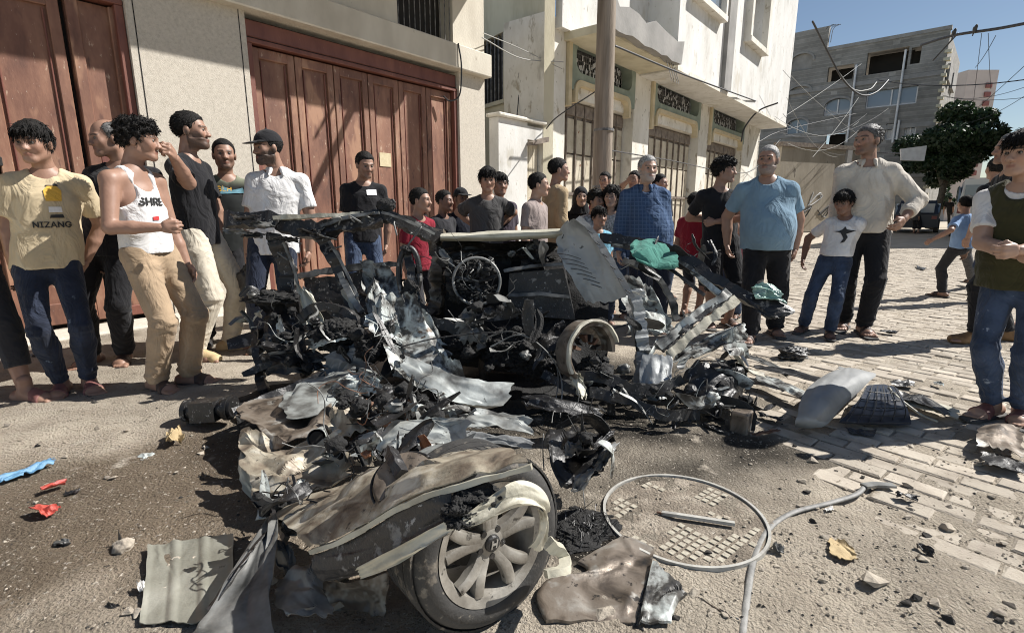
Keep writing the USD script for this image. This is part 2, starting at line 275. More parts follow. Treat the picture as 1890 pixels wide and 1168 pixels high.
def person(label, top, foot, yaw=0, head=None, pitch=0, h=None, build=1.0, belly=0.0, feet=None, arms=(None, None), skin='tan', hair='short', hairm='hair', beard=0, bcol=(.02, .017, .015),
           shirt=('black_cloth', 'short'), hem=0.47, trousers=('denim', 'long', 1.0), shoes='sandal_brown', sandal=True, cap=None, lod=1, loose=1.0, Y=None, collar=None, knee=None, hands=(0.5, 0.5), group=None, kid=None, lean=0.0, rise=(0, 0), tuck=False, extra=None, lab_parts=None):
    Y = Y or gp(*foot)[1]; base = gp(*foot) if foot[1] else None
    tp = at(top[0], top[1], Y); h = h or tp[2]
    yaw, head = yaw + math.degrees(math.atan2(-gp(*foot)[0], Y)), (yaw if head is None else head) + math.degrees(math.atan2(-gp(*foot)[0], Y))
    bx = foot[0]; b0 = np.array([gp(bx, foot[1])[0], Y, 0])
    t = thing('person', label, 'person', b0, group)
    kid = kid if kid is not None else float(np.clip((1.6 - h) / .6, 0, 1))
    f = np.array([math.sin(math.radians(yaw)), -math.cos(math.radians(yaw)), 0]); r = np.array([f[1], -f[0], 0])
    hd = yaw if head is None else head; hf = np.array([math.sin(math.radians(hd)), -math.cos(math.radians(hd)), 0]); hr = np.array([hf[1], -hf[0], 0])
    hh = h / (7.35 - 1.35 * kid); k = hh / .23; pt = math.radians(pitch)
    hu = Zv * math.cos(pt) + hf * math.sin(pt); hfw = hf * math.cos(pt) - Zv * math.sin(pt)
    topw = np.array([tp[0], Y, h]) + f * lean
    ho = topw - hu * .23 * k + hfw * .012 * k; B = (ho, hr, hfw, hu)                       # chin level
    nb = ho - hu * .062 * k - hfw * .04 * k                                                 # neck base
    pel = np.array([b0[0] * .5 + nb[0] * .5, Y, .53 * h]) - f * lean * .15
    ch = pel * .36 + nb * .64; bw = build
    g1, g2, g3 = (.010, .0055, .0055) if lod == 1 else (.014, .0075, .0085) if lod == 2 else (.03, .014, .02)
    shw = (.094 - .006 * kid) * h * (0.4 + .6 * bw); sz = .815 * h if not kid else .80 * h
    sho = [nb + r * s * shw - Zv * .042 * h for s in (1, -1)]                               # right, left
    hip = [pel + r * s * .05 * h - Zv * .005 * h for s in (1, -1)]
    ft = []
    for i, s in enumerate((1, -1)):
        p = gp(*feet[i]) if feet else b0 + r * s * .06 * h
        p = np.array([p[0], p[1], rise[i]]); ft.append(p)
    ank = [p + Zv * .043 * h for p in ft]; kne = []
    for i in (0, 1):
        pole = f + r * (.15 if i == 0 else -.15); kn, _ = ik(hip[i], ank[i], .262 * h, .25 * h, pole if knee is None else np.asarray(knee)); kne.append(kn)
    elb, wri, la, lf = [], [], .172 * h, .150 * h
    for i, s in enumerate((1, -1)):
        a = arms[i]
        if a is None: a = ('v', (s * .16, -.05, -1), (s * .04, .22, -1))
        if a[0] == 'v':
            v1 = norm(r * a[1][0] + f * a[1][1] + Zv * a[1][2]); v2 = norm(r * a[2][0] + f * a[2][1] + Zv * a[2][2]); e = sho[i] + v1 * la; w = e + v2 * lf
        else: e = reach(sho[i], *a[1][:2], la, a[1][2]); w = reach(e, *a[2][:2], lf, a[2][2])
        elb.append(e); wri.append(w)
    sk = np.array(SKIN[skin]); allp = np.array([*sho, *elb, *wri, *kne, *ank, pel, topw, *ft])
    # --- the body: torso, limbs, hands, head and feet
    def limb_r(x): return x * h * (0.45 + .55 * bw) * (1 + .06 * kid)
    lo, hi = allp.min(0) - .2, allp.max(0) + .2; lo[2] = -.03
    F = Field(lo, hi, g1)
    F.cone(pel, ch, .082 * h * bw, .087 * h * bw, .03, fr=f, sq=.68); F.cone(ch, nb - Zv * .05 * h, .087 * h * bw, .066 * h * bw, .03, fr=f, sq=.62); F.cone(sho[0], sho[1], limb_r(.030), limb_r(.030), .04)
    F.cone(nb - Zv * .03 * h, nb + Zv * .03 * k, .035 * h, .031 * h, .03)
    for q_ in sho: F.cone(nb - Zv * .012 * h, q_, .03 * h, .026 * h, .03)
    for i in (0, 1):
        F.cone(sho[i], elb[i], limb_r(.033), limb_r(.0245), .02); F.cone(elb[i], elb[i] * .55 + wri[i] * .45, limb_r(.0245), limb_r(.0235), .012); F.cone(elb[i] * .55 + wri[i] * .45, wri[i], limb_r(.0235), limb_r(.0155), .012)
        F.cone(hip[i], kne[i], limb_r(.05), limb_r(.032), .03); m = kne[i] * .68 + ank[i] * .32 - norm(f) * .010 * h
        F.cone(kne[i], m, limb_r(.031), limb_r(.034), .02); F.cone(m, ank[i], limb_r(.033), limb_r(.021), .02)
    V, FA = F.mesh(); C = np.tile(sk, (len(V), 1)); parts = [(V, FA, C)]
    toe = []
    for i, s in enumerate((1, -1)):
        td = norm(rotz(f, math.radians(-12 * s))); ts = np.array([td[1], -td[0], 0]); L = .15 * h; a = ft[i]; z = .012 * h + .012
        heel, ball = a - td * .25 * L + Zv * z, a + td * .45 * L + Zv * (z - .004); toe.append((a, td, ts, L, z))
        F = Field(a - .24 * 1.0 + Zv * .2, a + .24 + Zv * -.06, g3)
        F.cone(heel + Zv * .006, ball, .022 * h, .020 * h, .02); F.cone(ank[i], ball + td * .02, .022 * h, .016 * h, .03); F.cone(ball - ts * .014 * h, ball + ts * .016 * h, .015 * h, .017 * h, .02); F.cone(ank[i] + Zv * .04 * h, ank[i], limb_r(.023), limb_r(.022), .02)
        for j in range(5):
            x = (-2 + j) * .0098 * h * -s; p0 = ball + ts * x + td * .015 - Zv * .003; ln = (.036, .034, .030, .026, .020)[j] * h
            F.cone(p0, p0 + td * ln - Zv * .004, .0085 * h if j else .0105 * h, .007 * h if j else .010 * h, .004)
        F.cut(a + Zv * .016, -Zv); v, fa = F.mesh(); parts.append((v, fa, np.tile(sk * .92, (len(v), 1))))
    for i, s in enumerate((1, -1)):
        d = norm(wri[i] - elb[i]); side = f if abs(d[2]) > .6 else Zv; n = -r * s if abs(d[2]) > .6 else norm(np.cross(d, side) * s)
        if abs(d[2]) <= .6 and n @ (nb - wri[i]) < 0: n = -n
        F = Field(wri[i] - .2, wri[i] + .2, g3); shape_hand(F, wri[i], d, n, side, .107 * h, hands[i]); v, fa = F.mesh(); parts.append((v, fa, np.tile(sk, (len(v), 1))))
    F = Field(ho - .17 * max(k, .8), ho + np.array([.17, .17, .29]) * max(k, .8), g2); shape_head(F, B, k)
    if beard > .6: F.rough(lambda p: -np.where(((p - ho) @ hu < .06 * k) & ((p - ho) @ hfw > 0) & ((p - ho) @ hu > -.02 * k), .006 * k, 0) + .0)
    v, fa = F.mesh(); parts.append((v, fa, head_color(v, B, k, sk, beard, bcol=bcol)))
    off = np.cumsum([0] + [len(p[0]) for p in parts])
    obj('body', (np.vstack([p[0] for p in parts]), np.vstack([p[1] + o for p, o in zip(parts, off)])), 'skin', t, True, np.vstack([p[2] for p in parts]))
    T = lambda x, y, z: ho + (hr * x + hfw * y + hu * z) * k
    if lod < 3:
        for s in (-1, 1):
            e = trimesh.creation.icosphere(subdivisions=2, radius=.0118 * k); c = T(.031 * s, .0775, .117); w = e.vertices / (.0118 * k); q = w @ hfw
            obj('eye', (e.vertices + c, e.faces), 'eye', t, True, np.where((q > .86)[:, None], (.01, .007, .005), (.15, .13, .115)))
    # --- hair, cap, head scarf
    A = (hr, hfw, hu)
    if hair in ('short', 'mop', 'curly', 'buzz', 'bald', 'long'):
        thick = dict(short=.011, mop=.017, curly=.024, buzz=.010, bald=.009, long=.028)[hair]; F = Field(ho - np.array([.16, .16, .1]) * k - (.1 if hair == 'long' else 0), ho + np.array([.16, .16, .3]) * k, g2)
        F.ell(T(0, -.014, .148), A, np.array([.075 + thick * .7, .096 + thick * .8, .083 + thick]) * k, .01)
        if hair in ('mop', 'curly'): F.ell(T(0, .045, .185), A, np.array([.062, .052, .04]) * k, .02)
        if hair == 'long': F.ell(T(0, -.05, .06), A, np.array([.1, .07, .13]) * k, .02)
        X = np.array([(F.ax[0][:, None, None] - ho[0]) * w[0] + (F.ax[1][None, :, None] - ho[1]) * w[1] + (F.ax[2][None, None, :] - ho[2]) * w[2] for w in (hr, hfw, hu)]) / k
        fr_ = dict(mop=.138, curly=.152, short=.168, buzz=.172, bald=.235, long=.165)[hair]
        line = np.interp(X[1], [-.12, -.06, -.02, .012, .03, .06, .09], [.03, .045, .06 if hair != 'long' else -.1, .105, .135, fr_, fr_]); 
        if hair == 'long': line = np.where(X[1] < .0, -.12, line)
        if hair == 'bald': line = np.where((X[1] > -.06) & (np.abs(X[0]) < .055), .3, line)
        line = line - np.where((np.abs(X[0]) > .066) & (X[1] > -.005) & (X[1] < .03), .02, 0) + .012 * np.sin(X[0] * 160) * (X[1] > .05) * (hair in ('mop', 'curly'))
        F.f = F.f + (np.clip(.03 - (X[2] - line), 0, .03) * k * (.45 if hair != 'bald' else .1)).astype(np.float32); F.f = np.maximum(F.f, ((line - X[2]) * k).astype(np.float32)); amp = dict(short=.0025, mop=.006, curly=.026, buzz=.002, bald=.003, long=.035)[hair]
        sc = np.array([55, 55, 40]) if hair != 'curly' else np.array([48, 48, 48]); F.rough(lambda p: (amp * k * (meshkit.fbm((p - ho) * sc / k, 2, seed=int(label.__len__())) - .5) * 2), .05)
        v, fa = F.mesh()
        rg_ = np.random.default_rng(len(label)); vn = trimesh.Trimesh(v, fa, process=False).vertex_normals; nS = int({1: 2200, 2: 900}.get(lod, 120)); ii = rg_.integers(0, len(v), nS); ln = dict(short=.015, mop=.034, curly=.020, buzz=.006, bald=.008, long=.05)[hair] * k; o_ = v[ii] - vn[ii] * .002
        comb = (-hfw * .5 - hu * .35 if hair in ('short', 'buzz', 'bald') else hfw * .35 - hu * .7 if hair == 'mop' else hu * 0 - Zv * (1.0 if hair == 'long' else 0)) ; d_ = vn[ii] * dict(short=.3, mop=.22, buzz=.5, bald=.3).get(hair, .75) + comb * 1.3 + rg_.normal(0, dict(short=.28, mop=.3, buzz=.4, bald=.3).get(hair, .9), (nS, 3)); d_ /= np.linalg.norm(d_, axis=1)[:, None]; sd_ = np.cross(d_, rg_.normal(0, 1, (nS, 3))); sd_ /= np.linalg.norm(sd_, axis=1)[:, None]; L_ = ln * rg_.uniform(.5, 1.2, (nS, 1)); wd = (.0028 if lod == 1 else .004) * k
        mid = o_ + d_ * L_ * .55 + vn[ii] * ln * .12; tip = o_ + d_ * L_ - hu * ln * .15; SV = np.stack([o_ - sd_ * wd, o_ + sd_ * wd, mid + sd_ * wd * .7, mid - sd_ * wd * .7, tip], 1).reshape(-1, 3); b5 = np.arange(nS)[:, None] * 5 + len(v)
        obj('hair', (np.vstack([v, SV]), np.vstack([fa, b5 + [0, 1, 2], b5 + [0, 2, 3], b5 + [3, 2, 4]])), hairm, t, True)
    if cap:
        F = Field(ho - np.array([.24, .24, .1]) * k, ho + np.array([.24, .24, .32]) * k, g2 * .9)
        if cap[1] == 'cap':
            F.ell(T(0, -.012, .15), A, np.array([.086, .106, .096]) * k, .01, clip=[(T(0, 0, .152), -hu)]); F.cone(T(-.03, .08, .158), T(.03, .08, .158), .05 * k, .05 * k, .004, fr=hu, sq=.13); F.cone(T(-.025, .13, .15), T(.025, .13, .15), .045 * k, .045 * k, .02, fr=hu, sq=.13)
            F.cone(T(0, -.012, .246), T(0, -.012, .249), .008 * k, .008 * k, .004)
        else:
            F.ell(T(0, -.01, .13), A, np.array([.092, .108, .115]) * k, .02); F.cone(T(0, -.02, .05), T(0, -.03, -.09), .085 * k, .14 * k, .05, fr=hfw, sq=.75); F.ell(T(0, .09, .1), A, np.array([.052, .08, .072]) * k, .01, sub=True)
        v, fa = F.mesh(); obj('cap' if cap[1] == 'cap' else 'head_scarf', (v, fa), cap[0], t, True)
    # --- trousers
    def fold(am, seed, sc=(9, 9, 4.5)):
        def g_(p):
            w_ = meshkit.fbm((p + .06 * (meshkit.noise(p * 6, 3)[:, None] - .5)) * np.array(sc) + seed, 2, seed); return am * (.4 - 3.0 * np.abs(w_ - .5))
        return g_
    def leg_fold(am, seed):
        def g_(p):
            zz = p[:, 2] / h; a1 = np.exp(-((zz - .27) / .05) ** 2) + 1.3 * np.exp(-((zz - .07) / .06) ** 2) + .7 * np.exp(-((zz - .47) / .05) ** 2)
            w1 = meshkit.fbm(p * np.array([8, 8, 26]) + seed, 2, seed); w0 = meshkit.fbm(p * np.array([9, 9, 3]) + seed, 2, seed + 3); return -am * (np.clip(a1, 0, 1.3) * 3.4 * (np.abs(w1 - .5) - .12) + .8 * (np.abs(w0 - .5) - .15))
        return g_
    tm, tl, tw = trousers; F = Field(lo, hi, g1); wz = pel[2] + (.05 if not tuck else .075) * h
    F.cone(pel - Zv * .02 * h, pel + Zv * .07 * h, .080 * h * bw + .006, .076 * h * bw + .005, .03, fr=f, sq=.72)
    for i in (0, 1):
        e = {'long': .93, 'cropped': .62, 'short': .12}[tl]; en = kne[i] * (1 - e) + ank[i] * e; ax = norm(en - kne[i]); rk = limb_r(.036) * (.5 + .5 * tw) + .006 * tw; ra = limb_r(.026) * tw + .008
        rt = limb_r(.0535) * (.75 + .25 * tw) + .004
        F.cone(hip[i], kne[i], rt, rk, .03)
        if e > .5: m = kne[i] * .68 + ank[i] * .32 - norm(f) * .010 * h; F.cone(kne[i] + ax * .02, m, rk, limb_r(.036) + .006, .02); F.cone(m, kne[i] * (.12) + ank[i] * .88, limb_r(.036) + .005, ra, .02, clip=[(en, ax)])
        F.cone(kne[i], en + ax * .06, rk, rk * (1 - e) + ra * e, .02, clip=[(en, ax)])
        if tl == 'long' and tw > .9:
            for j in range(4): F.cone(ank[i] + (kne[i] - ank[i]) * (.1 + .07 * j) + r * .004, ank[i] + (kne[i] - ank[i]) * (.125 + .07 * j) - r * .004, ra + .006 - .001 * j, ra + .004, .012)
    F.cut(pel * [1, 1, 0] + Zv * wz, Zv); F.rough(leg_fold(.010 * min(tw, 1.3), 5 + int(h * 100) % 7)); v, fa = F.mesh(); obj('trousers' if tl == 'long' else 'shorts', (v, fa), tm, t, True)
    # --- shirt
    sm, sl_ = shirt; F = Field(lo, hi, g1); hz = hem * h; o = .008 * loose + .004
    top_ = nb - Zv * .052 * h
    F.cone(np.array([pel[0], pel[1], hz - .04]), ch, .091 * h * bw + o * 1.5, .090 * h * bw + o, .03, fr=f, sq=.72); F.cone(ch, top_, .090 * h * bw + o, .066 * h * bw + o, .03, fr=f, sq=.66)
    [F.cone(nb - Zv * .018 * h, q_ - Zv * .004, .031 * h + o * .4, limb_r(.027) + o * .6, .04) for q_ in sho] 
    if belly: F.ell(pel + f * .03 * h + Zv * .06 * h, (r, f, Zv), (.1 * h * bw, .085 * h * (1 + belly), .15 * h), .05)
    if sl_ in ('short', 'long', 'vest'):
        for i in (0, 1):
            ra, rb = limb_r(.031) + o * .5, limb_r(.031) + o * .9
            if sl_ == 'short': e = sho[i] + (elb[i] - sho[i]) * .70; ax = norm(elb[i] - sho[i]); F.cone(sho[i], e + ax * .05, ra, rb, .035, clip=[(e, ax)])
            if sl_ == 'long':
                F.cone(sho[i], elb[i], ra, limb_r(.029) + o * .8, .035); ax = norm(wri[i] - elb[i]); e = wri[i] - ax * (.01 if loose < 2 else .09); F.cone(elb[i], e + ax * .04, limb_r(.029) + o * .8, limb_r(.020) + o * .8, .02, clip=[(e, ax)])
    F.cone(nb + hfw * .014 * h + Zv * .012 * h, nb + f * .06 * h + Zv * .03 * h, .040 * h, .046 * h, .012, sub=True); F.cone(nb - Zv * .01, nb + Zv * .2, .038 * h, .045 * h, .01, sub=True)
    if sl_ == 'tank':
        F.cone(nb + f * .05 * h - Zv * .045 * h, nb + f * .12 * h - Zv * .02 * h, .036 * h, .042 * h, .012, sub=True)
        for i, s in enumerate((1, -1)): F.cone(sho[i] + r * s * .012 * h - Zv * .035 * h - f * .1, sho[i] + r * s * .012 * h - Zv * .035 * h + f * .1, .062 * h, .062 * h, .012, sub=True); F.cone(sho[i] + r * s * .01 * h + Zv * .02 * h - f * .1, sho[i] + r * s * .01 * h + Zv * .02 * h + f * .1, .048 * h, .048 * h, .012, sub=True)
    F.cut(np.array([pel[0], pel[1], hz]), -Zv); F.rough(fold(.0075 * loose ** .5, 2 + int(h * 100) % 9)); v, fa = F.mesh(); obj('shirt' if sl_ != 'vest' else 'vest', (v, fa), sm, t, True)
    sv = v
    if extra:
        F = Field(lo, hi, g1); o += .02
        F.cone(np.array([pel[0], pel[1], hz - .06]), ch, .096 * h * bw + o, .098 * h * bw + o, .03, fr=f, sq=.74); F.cone(ch, top_, .099 * h * bw + o, .068 * h * bw + o, .03, fr=f, sq=.68)
        for q_ in sho: F.cone(nb - Zv * .016 * h, q_ * .72 + nb * .28, .033 * h + o * .5, limb_r(.027) + o * .4, .03)
        for j in range(6): zc = hz + .03 + j * .075; F.f += (.006 * np.exp(-((F.ax[2] - zc) / .012) ** 2))[None, None, :].astype(np.float32)
        F.cone(nb + hfw * .014 * h + Zv * .012 * h, nb + f * .09 * h + Zv * .0 * h, .042 * h, .05 * h, .012, sub=True); F.cone(nb - Zv * .01, nb + Zv * .2, .040 * h, .048 * h, .01, sub=True)
        F.cut(np.array([pel[0], pel[1], hz - .02]), -Zv); F.rough(fold(.008, 4)); v, fa = F.mesh(); obj('vest', (v, fa), extra, t, True)
    if collar:
        F = Field(nb - .15, nb + .17, .0055)
        for a in np.linspace(.5, 2 * math.pi - .5, 17):
            d1 = f * math.cos(a) + r * math.sin(a); c0 = nb + d1 * .043 * h - f * .006 * h; F.cone(c0 + Zv * .016 * h - d1 * .004, c0 + d1 * .008 * h - Zv * .006 * h, .0085, .0095, .02)
        for s in (1, -1): F.cone(nb + f * .036 * h + r * s * .024 * h + Zv * .008 * h, nb + f * .054 * h + r * s * .03 * h - Zv * .018 * h, .011, .009, .02)
        v, fa = F.mesh(); obj('collar', (v, fa), collar, t, True)
    # --- footwear
    for i in (0, 1):
        a, td, ts, L, z = toe[i]
        F = Field(a - .25 + Zv * .22, a + .25 - Zv * .1, g3 * .9)
        if sandal:
            F.cone(a - td * .28 * L + Zv * .009, a + td * .80 * L + Zv * .009, .028 * h, .031 * h, .02, fr=Zv, sq=.4); F.cut(a + Zv * .017, Zv); F.cut(a + Zv * .001, -Zv); v, fa = F.mesh(); obj('sole', (v, fa), 'rubber_sole', t, 30)
            F = Field(a - .25 + Zv * .22, a + .25 - Zv * .1, g3 * .9); heel, ball = a - td * .25 * L + Zv * z, a + td * .45 * L + Zv * (z - .004); F.cone(ank[i], ball + td * .02, .022 * h + .005, .016 * h + .005, .03); F.cone(ball - ts * .014 * h, ball + ts * .016 * h, .015 * h + .006, .017 * h + .006, .02); F.cone(heel, ball, .021 * h + .006, .02 * h + .005, .02)
            P0 = a + td * .20 * L; P1 = a + td * .50 * L; F.cut(P0, -td); F.cut(P1, td); F.cut(a + Zv * .006, -Zv); v, fa = F.mesh(); obj('strap', (v, fa), shoes, t, 40)
        else:
            heel, ball = a - td * .25 * L + Zv * z, a + td * .45 * L + Zv * z; F.cone(heel + Zv * .006, ball, .026 * h, .025 * h, .02); F.cone(ank[i] + Zv * .01, ball + td * .01, .028 * h, .02 * h, .03); F.cone(ball - ts * .012 * h, ball + ts * .012 * h + td * .03 * h, .021 * h, .02 * h, .02); F.cone(ball, ball + td * .035 * h, .022 * h, .018 * h, .02)
            F.cut(a + Zv * .001, -Zv); F.cut(ank[i] + Zv * .03 * h, Zv); v, fa = F.mesh(); obj('shoe', (v, fa), shoes, t, True)
    return dict(t=t, f=f, r=r, nb=nb, ch=ch, pel=pel, h=h, sv=sv, wri=wri, elb=elb, ho=ho, k=k, B=B, sho=sho)
def emblem(P, name, mesh2d, m, x, z, lift=.003, piece=0.012):
    """flat print laid onto the front of a shirt: mesh2d in metres, (x, z) = its centre from the neck base, right and up"""
    v, fc = np.array(mesh2d.vertices), np.array(mesh2d.faces); v, fc = trimesh.remesh.subdivide_to_size(v, fc, piece)
    rr = -P['r']; f = P['f']; o = P['nb']; q = P['sv'] - o; fr = q @ f; ok = fr > .0
    tr = cKDTree(np.stack([(q @ rr)[ok], q[:, 2][ok]], 1)); fr = fr[ok]
    dd, ii = tr.query(np.stack([v[:, 0] + x, v[:, 1] + z], 1), k=12); d = np.max(fr[ii], 1) if False else np.percentile(fr[ii], 60, axis=1)
    w = o + rr * (v[:, :1] + x) + Zv * (v[:, 1:2] + z) + f * (d[:, None] + lift + v[:, 2:3])
    return obj(name, (w, fc), m, P['t'])
def flat(poly, depth=.002):
    from shapely.geometry import Polygon
    return trimesh.creation.extrude_polygon(Polygon(poly), depth, engine='earcut')
def words(s, hgt, bold=True):
    t_ = meshkit.text_mesh(s, hgt, .002, bold); t_.vertices[:, 0] -= t_.bounds[:, 0].mean(); t_.vertices[:, 1] -= hgt / 2; return t_
# ---------------------------------------------------------------- materials of the place
look('dirt', [(0.3, (0.78, 0.76, 0.74)), (0.7, (1.15, 1.15, 1.15))], scale=5, detail=10, rough=0.95, bump=1.0, bscale=85, bdist=0.03, attr=True, spec=0.2, spots=[(26, 0.62, (0.16, 0.135, 0.105)), (70, 0.61, (0.47, 0.42, 0.35)), (45, 0.64, (0.08, 0.068, 0.055)), (3, 0.62, (0.40, 0.35, 0.285)), (110, 0.64, (0.09, 0.075, 0.06))])
look('paver', [(0.25, (0.25, 0.215, 0.175)), (0.5, (0.385, 0.34, 0.28)), (0.75, (0.46, 0.415, 0.345))], scale=6, detail=9, rough=0.92, bump=0.6, bscale=90, bdist=0.008, vary=0.16, spec=0.2, spots=[(30, 0.62, (0.15, 0.125, 0.095)), (5, 0.6, (0.27, 0.23, 0.18)), (90, .66, (0.07, 0.06, 0.05))])
look('street_far', [(0.3, (0.32, 0.275, 0.215)), (0.7, (0.44, 0.38, 0.3))], scale=2, detail=9, rough=0.95, bump=0.5, bscale=20, bdist=0.02)
look('stone', [(0.3, (0.2, 0.17, 0.135)), (0.7, (0.42, 0.37, 0.3))], scale=12, rough=0.95, bump=0.6, bscale=80, vary=0.3)
look('dark_clod', [(0.3, (0.012, 0.011, 0.010)), (0.7, (0.05, 0.044, 0.038))], scale=25, rough=0.95, bump=0.8, bscale=120)
look('concrete', [(0.25, (0.36, 0.325, 0.27)), (0.5, (0.50, 0.455, 0.385)), (0.75, (0.6, 0.555, 0.475))], scale=30, detail=12, rough=0.95, bump=0.5, bscale=120, bdist=0.012, rrough=0.75, spots=[(3.5, 0.64, (0.3, 0.255, 0.19)), (60, 0.66, (0.28, 0.25, 0.2))])
look('smooth_concrete', [(0.25, (0.42, 0.38, 0.31)), (0.75, (0.58, 0.54, 0.455))], scale=3, detail=10, rough=0.9, bump=0.5, bscale=50, stretch=(1, 1, .5), spots=[(5, 0.68, (0.26, 0.22, 0.17))])
look('red_door', [(0.26, (0.075, 0.032, 0.022)), (0.40, (0.15, 0.066, 0.042)), (0.55, (0.23, 0.112, 0.07)), (0.72, (0.33, 0.20, 0.13))], scale=3.2, detail=12, rough=0.62, bump=0.35, bscale=60, bdist=0.004, stretch=(1, 1, .35), rrough=0.68, vary=0.1, spots=[(22, 0.64, (0.40, 0.28, 0.2)), (6, 0.6, (0.11, 0.05, 0.034)), (2.2, 0.6, (0.33, 0.18, 0.11)), (60, 0.69, (0.5, 0.42, 0.36))])
look('red_door_trim', [(0.2, (0.09, 0.024, 0.018)), (0.7, (0.2, 0.075, 0.05))], scale=5, detail=10, rough=0.6, bump=0.3, bscale=60, stretch=(1, 1, .4), spots=[(30, 0.7, (0.4, 0.28, 0.22))])
look('gap_black', [(0, (0.012, 0.011, 0.01)), (1, (0.02, 0.018, 0.016))], bump=0, rough=0.9)
look('white_plaster', [(0.2, (0.36, 0.33, 0.27)), (0.42, (0.58, 0.55, 0.48)), (0.7, (0.72, 0.70, 0.65))], scale=1.8, detail=12, rough=0.9, bump=0.5, bscale=30, rrough=0.7, stretch=(1, 1, .5), spots=[(3, 0.59, (0.36, 0.32, 0.25)), (13, 0.64, (0.25, 0.22, 0.18)), (1.3, 0.62, (0.42, 0.39, 0.33))])
look('bright_plaster', [(0.25, (0.36, 0.34, 0.3)), (0.45, (0.56, 0.55, 0.52)), (0.7, (0.68, 0.67, 0.65))], scale=1.6, detail=12, rough=0.9, bump=0.4, bscale=30, rrough=0.7, stretch=(1, 1, .5), spots=[(2.2, 0.6, (0.46, 0.44, 0.39)), (9, 0.64, (0.36, 0.33, 0.28)), (1.1, 0.63, (0.5, 0.47, 0.41)), (25, 0.68, (0.2, 0.18, 0.15))])
look('beige_plaster', [(0.2, (0.33, 0.29, 0.2)), (0.5, (0.52, 0.48, 0.36)), (0.8, (0.62, 0.58, 0.46))], scale=1.5, detail=11, rough=0.9, bump=0.5, bscale=30, stretch=(1, 1, .35), rrough=0.65)
look('green_trim', [(0.3, (0.17, 0.205, 0.17)), (0.7, (0.26, 0.3, 0.25))], scale=4, detail=8, rough=0.8, bump=0.3, spots=[(8, 0.67, (0.4, 0.38, 0.3))])
look('cream_trim', [(0.3, (0.42, 0.35, 0.22)), (0.7, (0.56, 0.48, 0.33))], scale=4, detail=8, rough=0.8, bump=0.3)
look('shutter', [(0.25, (0.2, 0.14, 0.09)), (0.42, (0.42, 0.37, 0.28)), (0.6, (0.54, 0.49, 0.39)), (0.78, (0.4, 0.23, 0.12))], scale=2.6, detail=12, rough=0.8, bump=0.4, bscale=40, rrough=0.75, vary=0.08, spots=[(7, 0.64, (0.25, 0.12, 0.07)), (5, 0.7, (0.35, 0.36, 0.3))])
look('shutter_frame', [(0.3, (0.1, 0.075, 0.06)), (0.7, (0.24, 0.2, 0.16))], scale=8, detail=8, rough=0.7, bump=0.3, spots=[(14, 0.66, (0.24, 0.1, 0.05))])
look('iron_grille', [(0.3, (0.03, 0.03, 0.03)), (0.7, (0.22, 0.21, 0.2))], scale=12, rough=0.6, bump=0.2)
look('wood_pole', [(0.3, (0.15, 0.12, 0.09)), (0.7, (0.3, 0.25, 0.2))], scale=5, detail=10, rough=0.9, bump=0.8, bscale=30, stretch=(3, 3, .25))
look('window_glass', [(0, (0.12, 0.15, 0.18)), (1, (0.22, 0.26, 0.3))], rough=0.06, bump=0, scale=.5, spec=0.9)
look('white_frame', [(0.3, (0.5, 0.5, 0.5)), (0.7, (0.7, 0.7, 0.7))], rough=0.5, bump=0)
look('grey_band', [(0.3, (0.2, 0.195, 0.185)), (0.7, (0.3, 0.29, 0.275))], scale=2, detail=8, rough=0.95, bump=0.5, bscale=20)
look('wire_black', [(0, (0.02, 0.02, 0.022)), (1, (0.035, 0.035, 0.038))], rough=0.5, bump=0)
look('wire_white', [(0, (0.26, 0.255, 0.24)), (1, (0.36, 0.355, 0.33))], rough=0.5, bump=0)
look('paper', [(0.3, (0.5, 0.42, 0.26)), (0.7, (0.62, 0.54, 0.36))], scale=20, rough=0.9, bump=0.2)
look('bark', [(0.3, (0.06, 0.045, 0.03)), (0.7, (0.14, 0.11, 0.08))], scale=10, rough=0.95, bump=0.8, bscale=30)
look('graffiti_wall', [(0.25, (0.2, 0.17, 0.13)), (0.5, (0.34, 0.3, 0.24)), (0.75, (0.42, 0.38, 0.31))], scale=.8, detail=12, rough=0.95, bump=0.5, bscale=12, rrough=0.7, stretch=(1, 1, .4), spots=[(1.6, 0.66, (0.12, 0.1, 0.08))])
look('pink_block', [(0.3, (0.45, 0.38, 0.34)), (0.7, (0.55, 0.47, 0.42))], scale=1, rough=0.9)
look('brick_red', [(0.3, (0.2, 0.075, 0.065)), (0.7, (0.26, 0.1, 0.085))], scale=1, rough=0.9)
look('asphalt', [(0.3, (0.16, 0.15, 0.14)), (0.7, (0.24, 0.225, 0.21))], scale=2, detail=9, rough=0.95, bump=0.4, bscale=30)
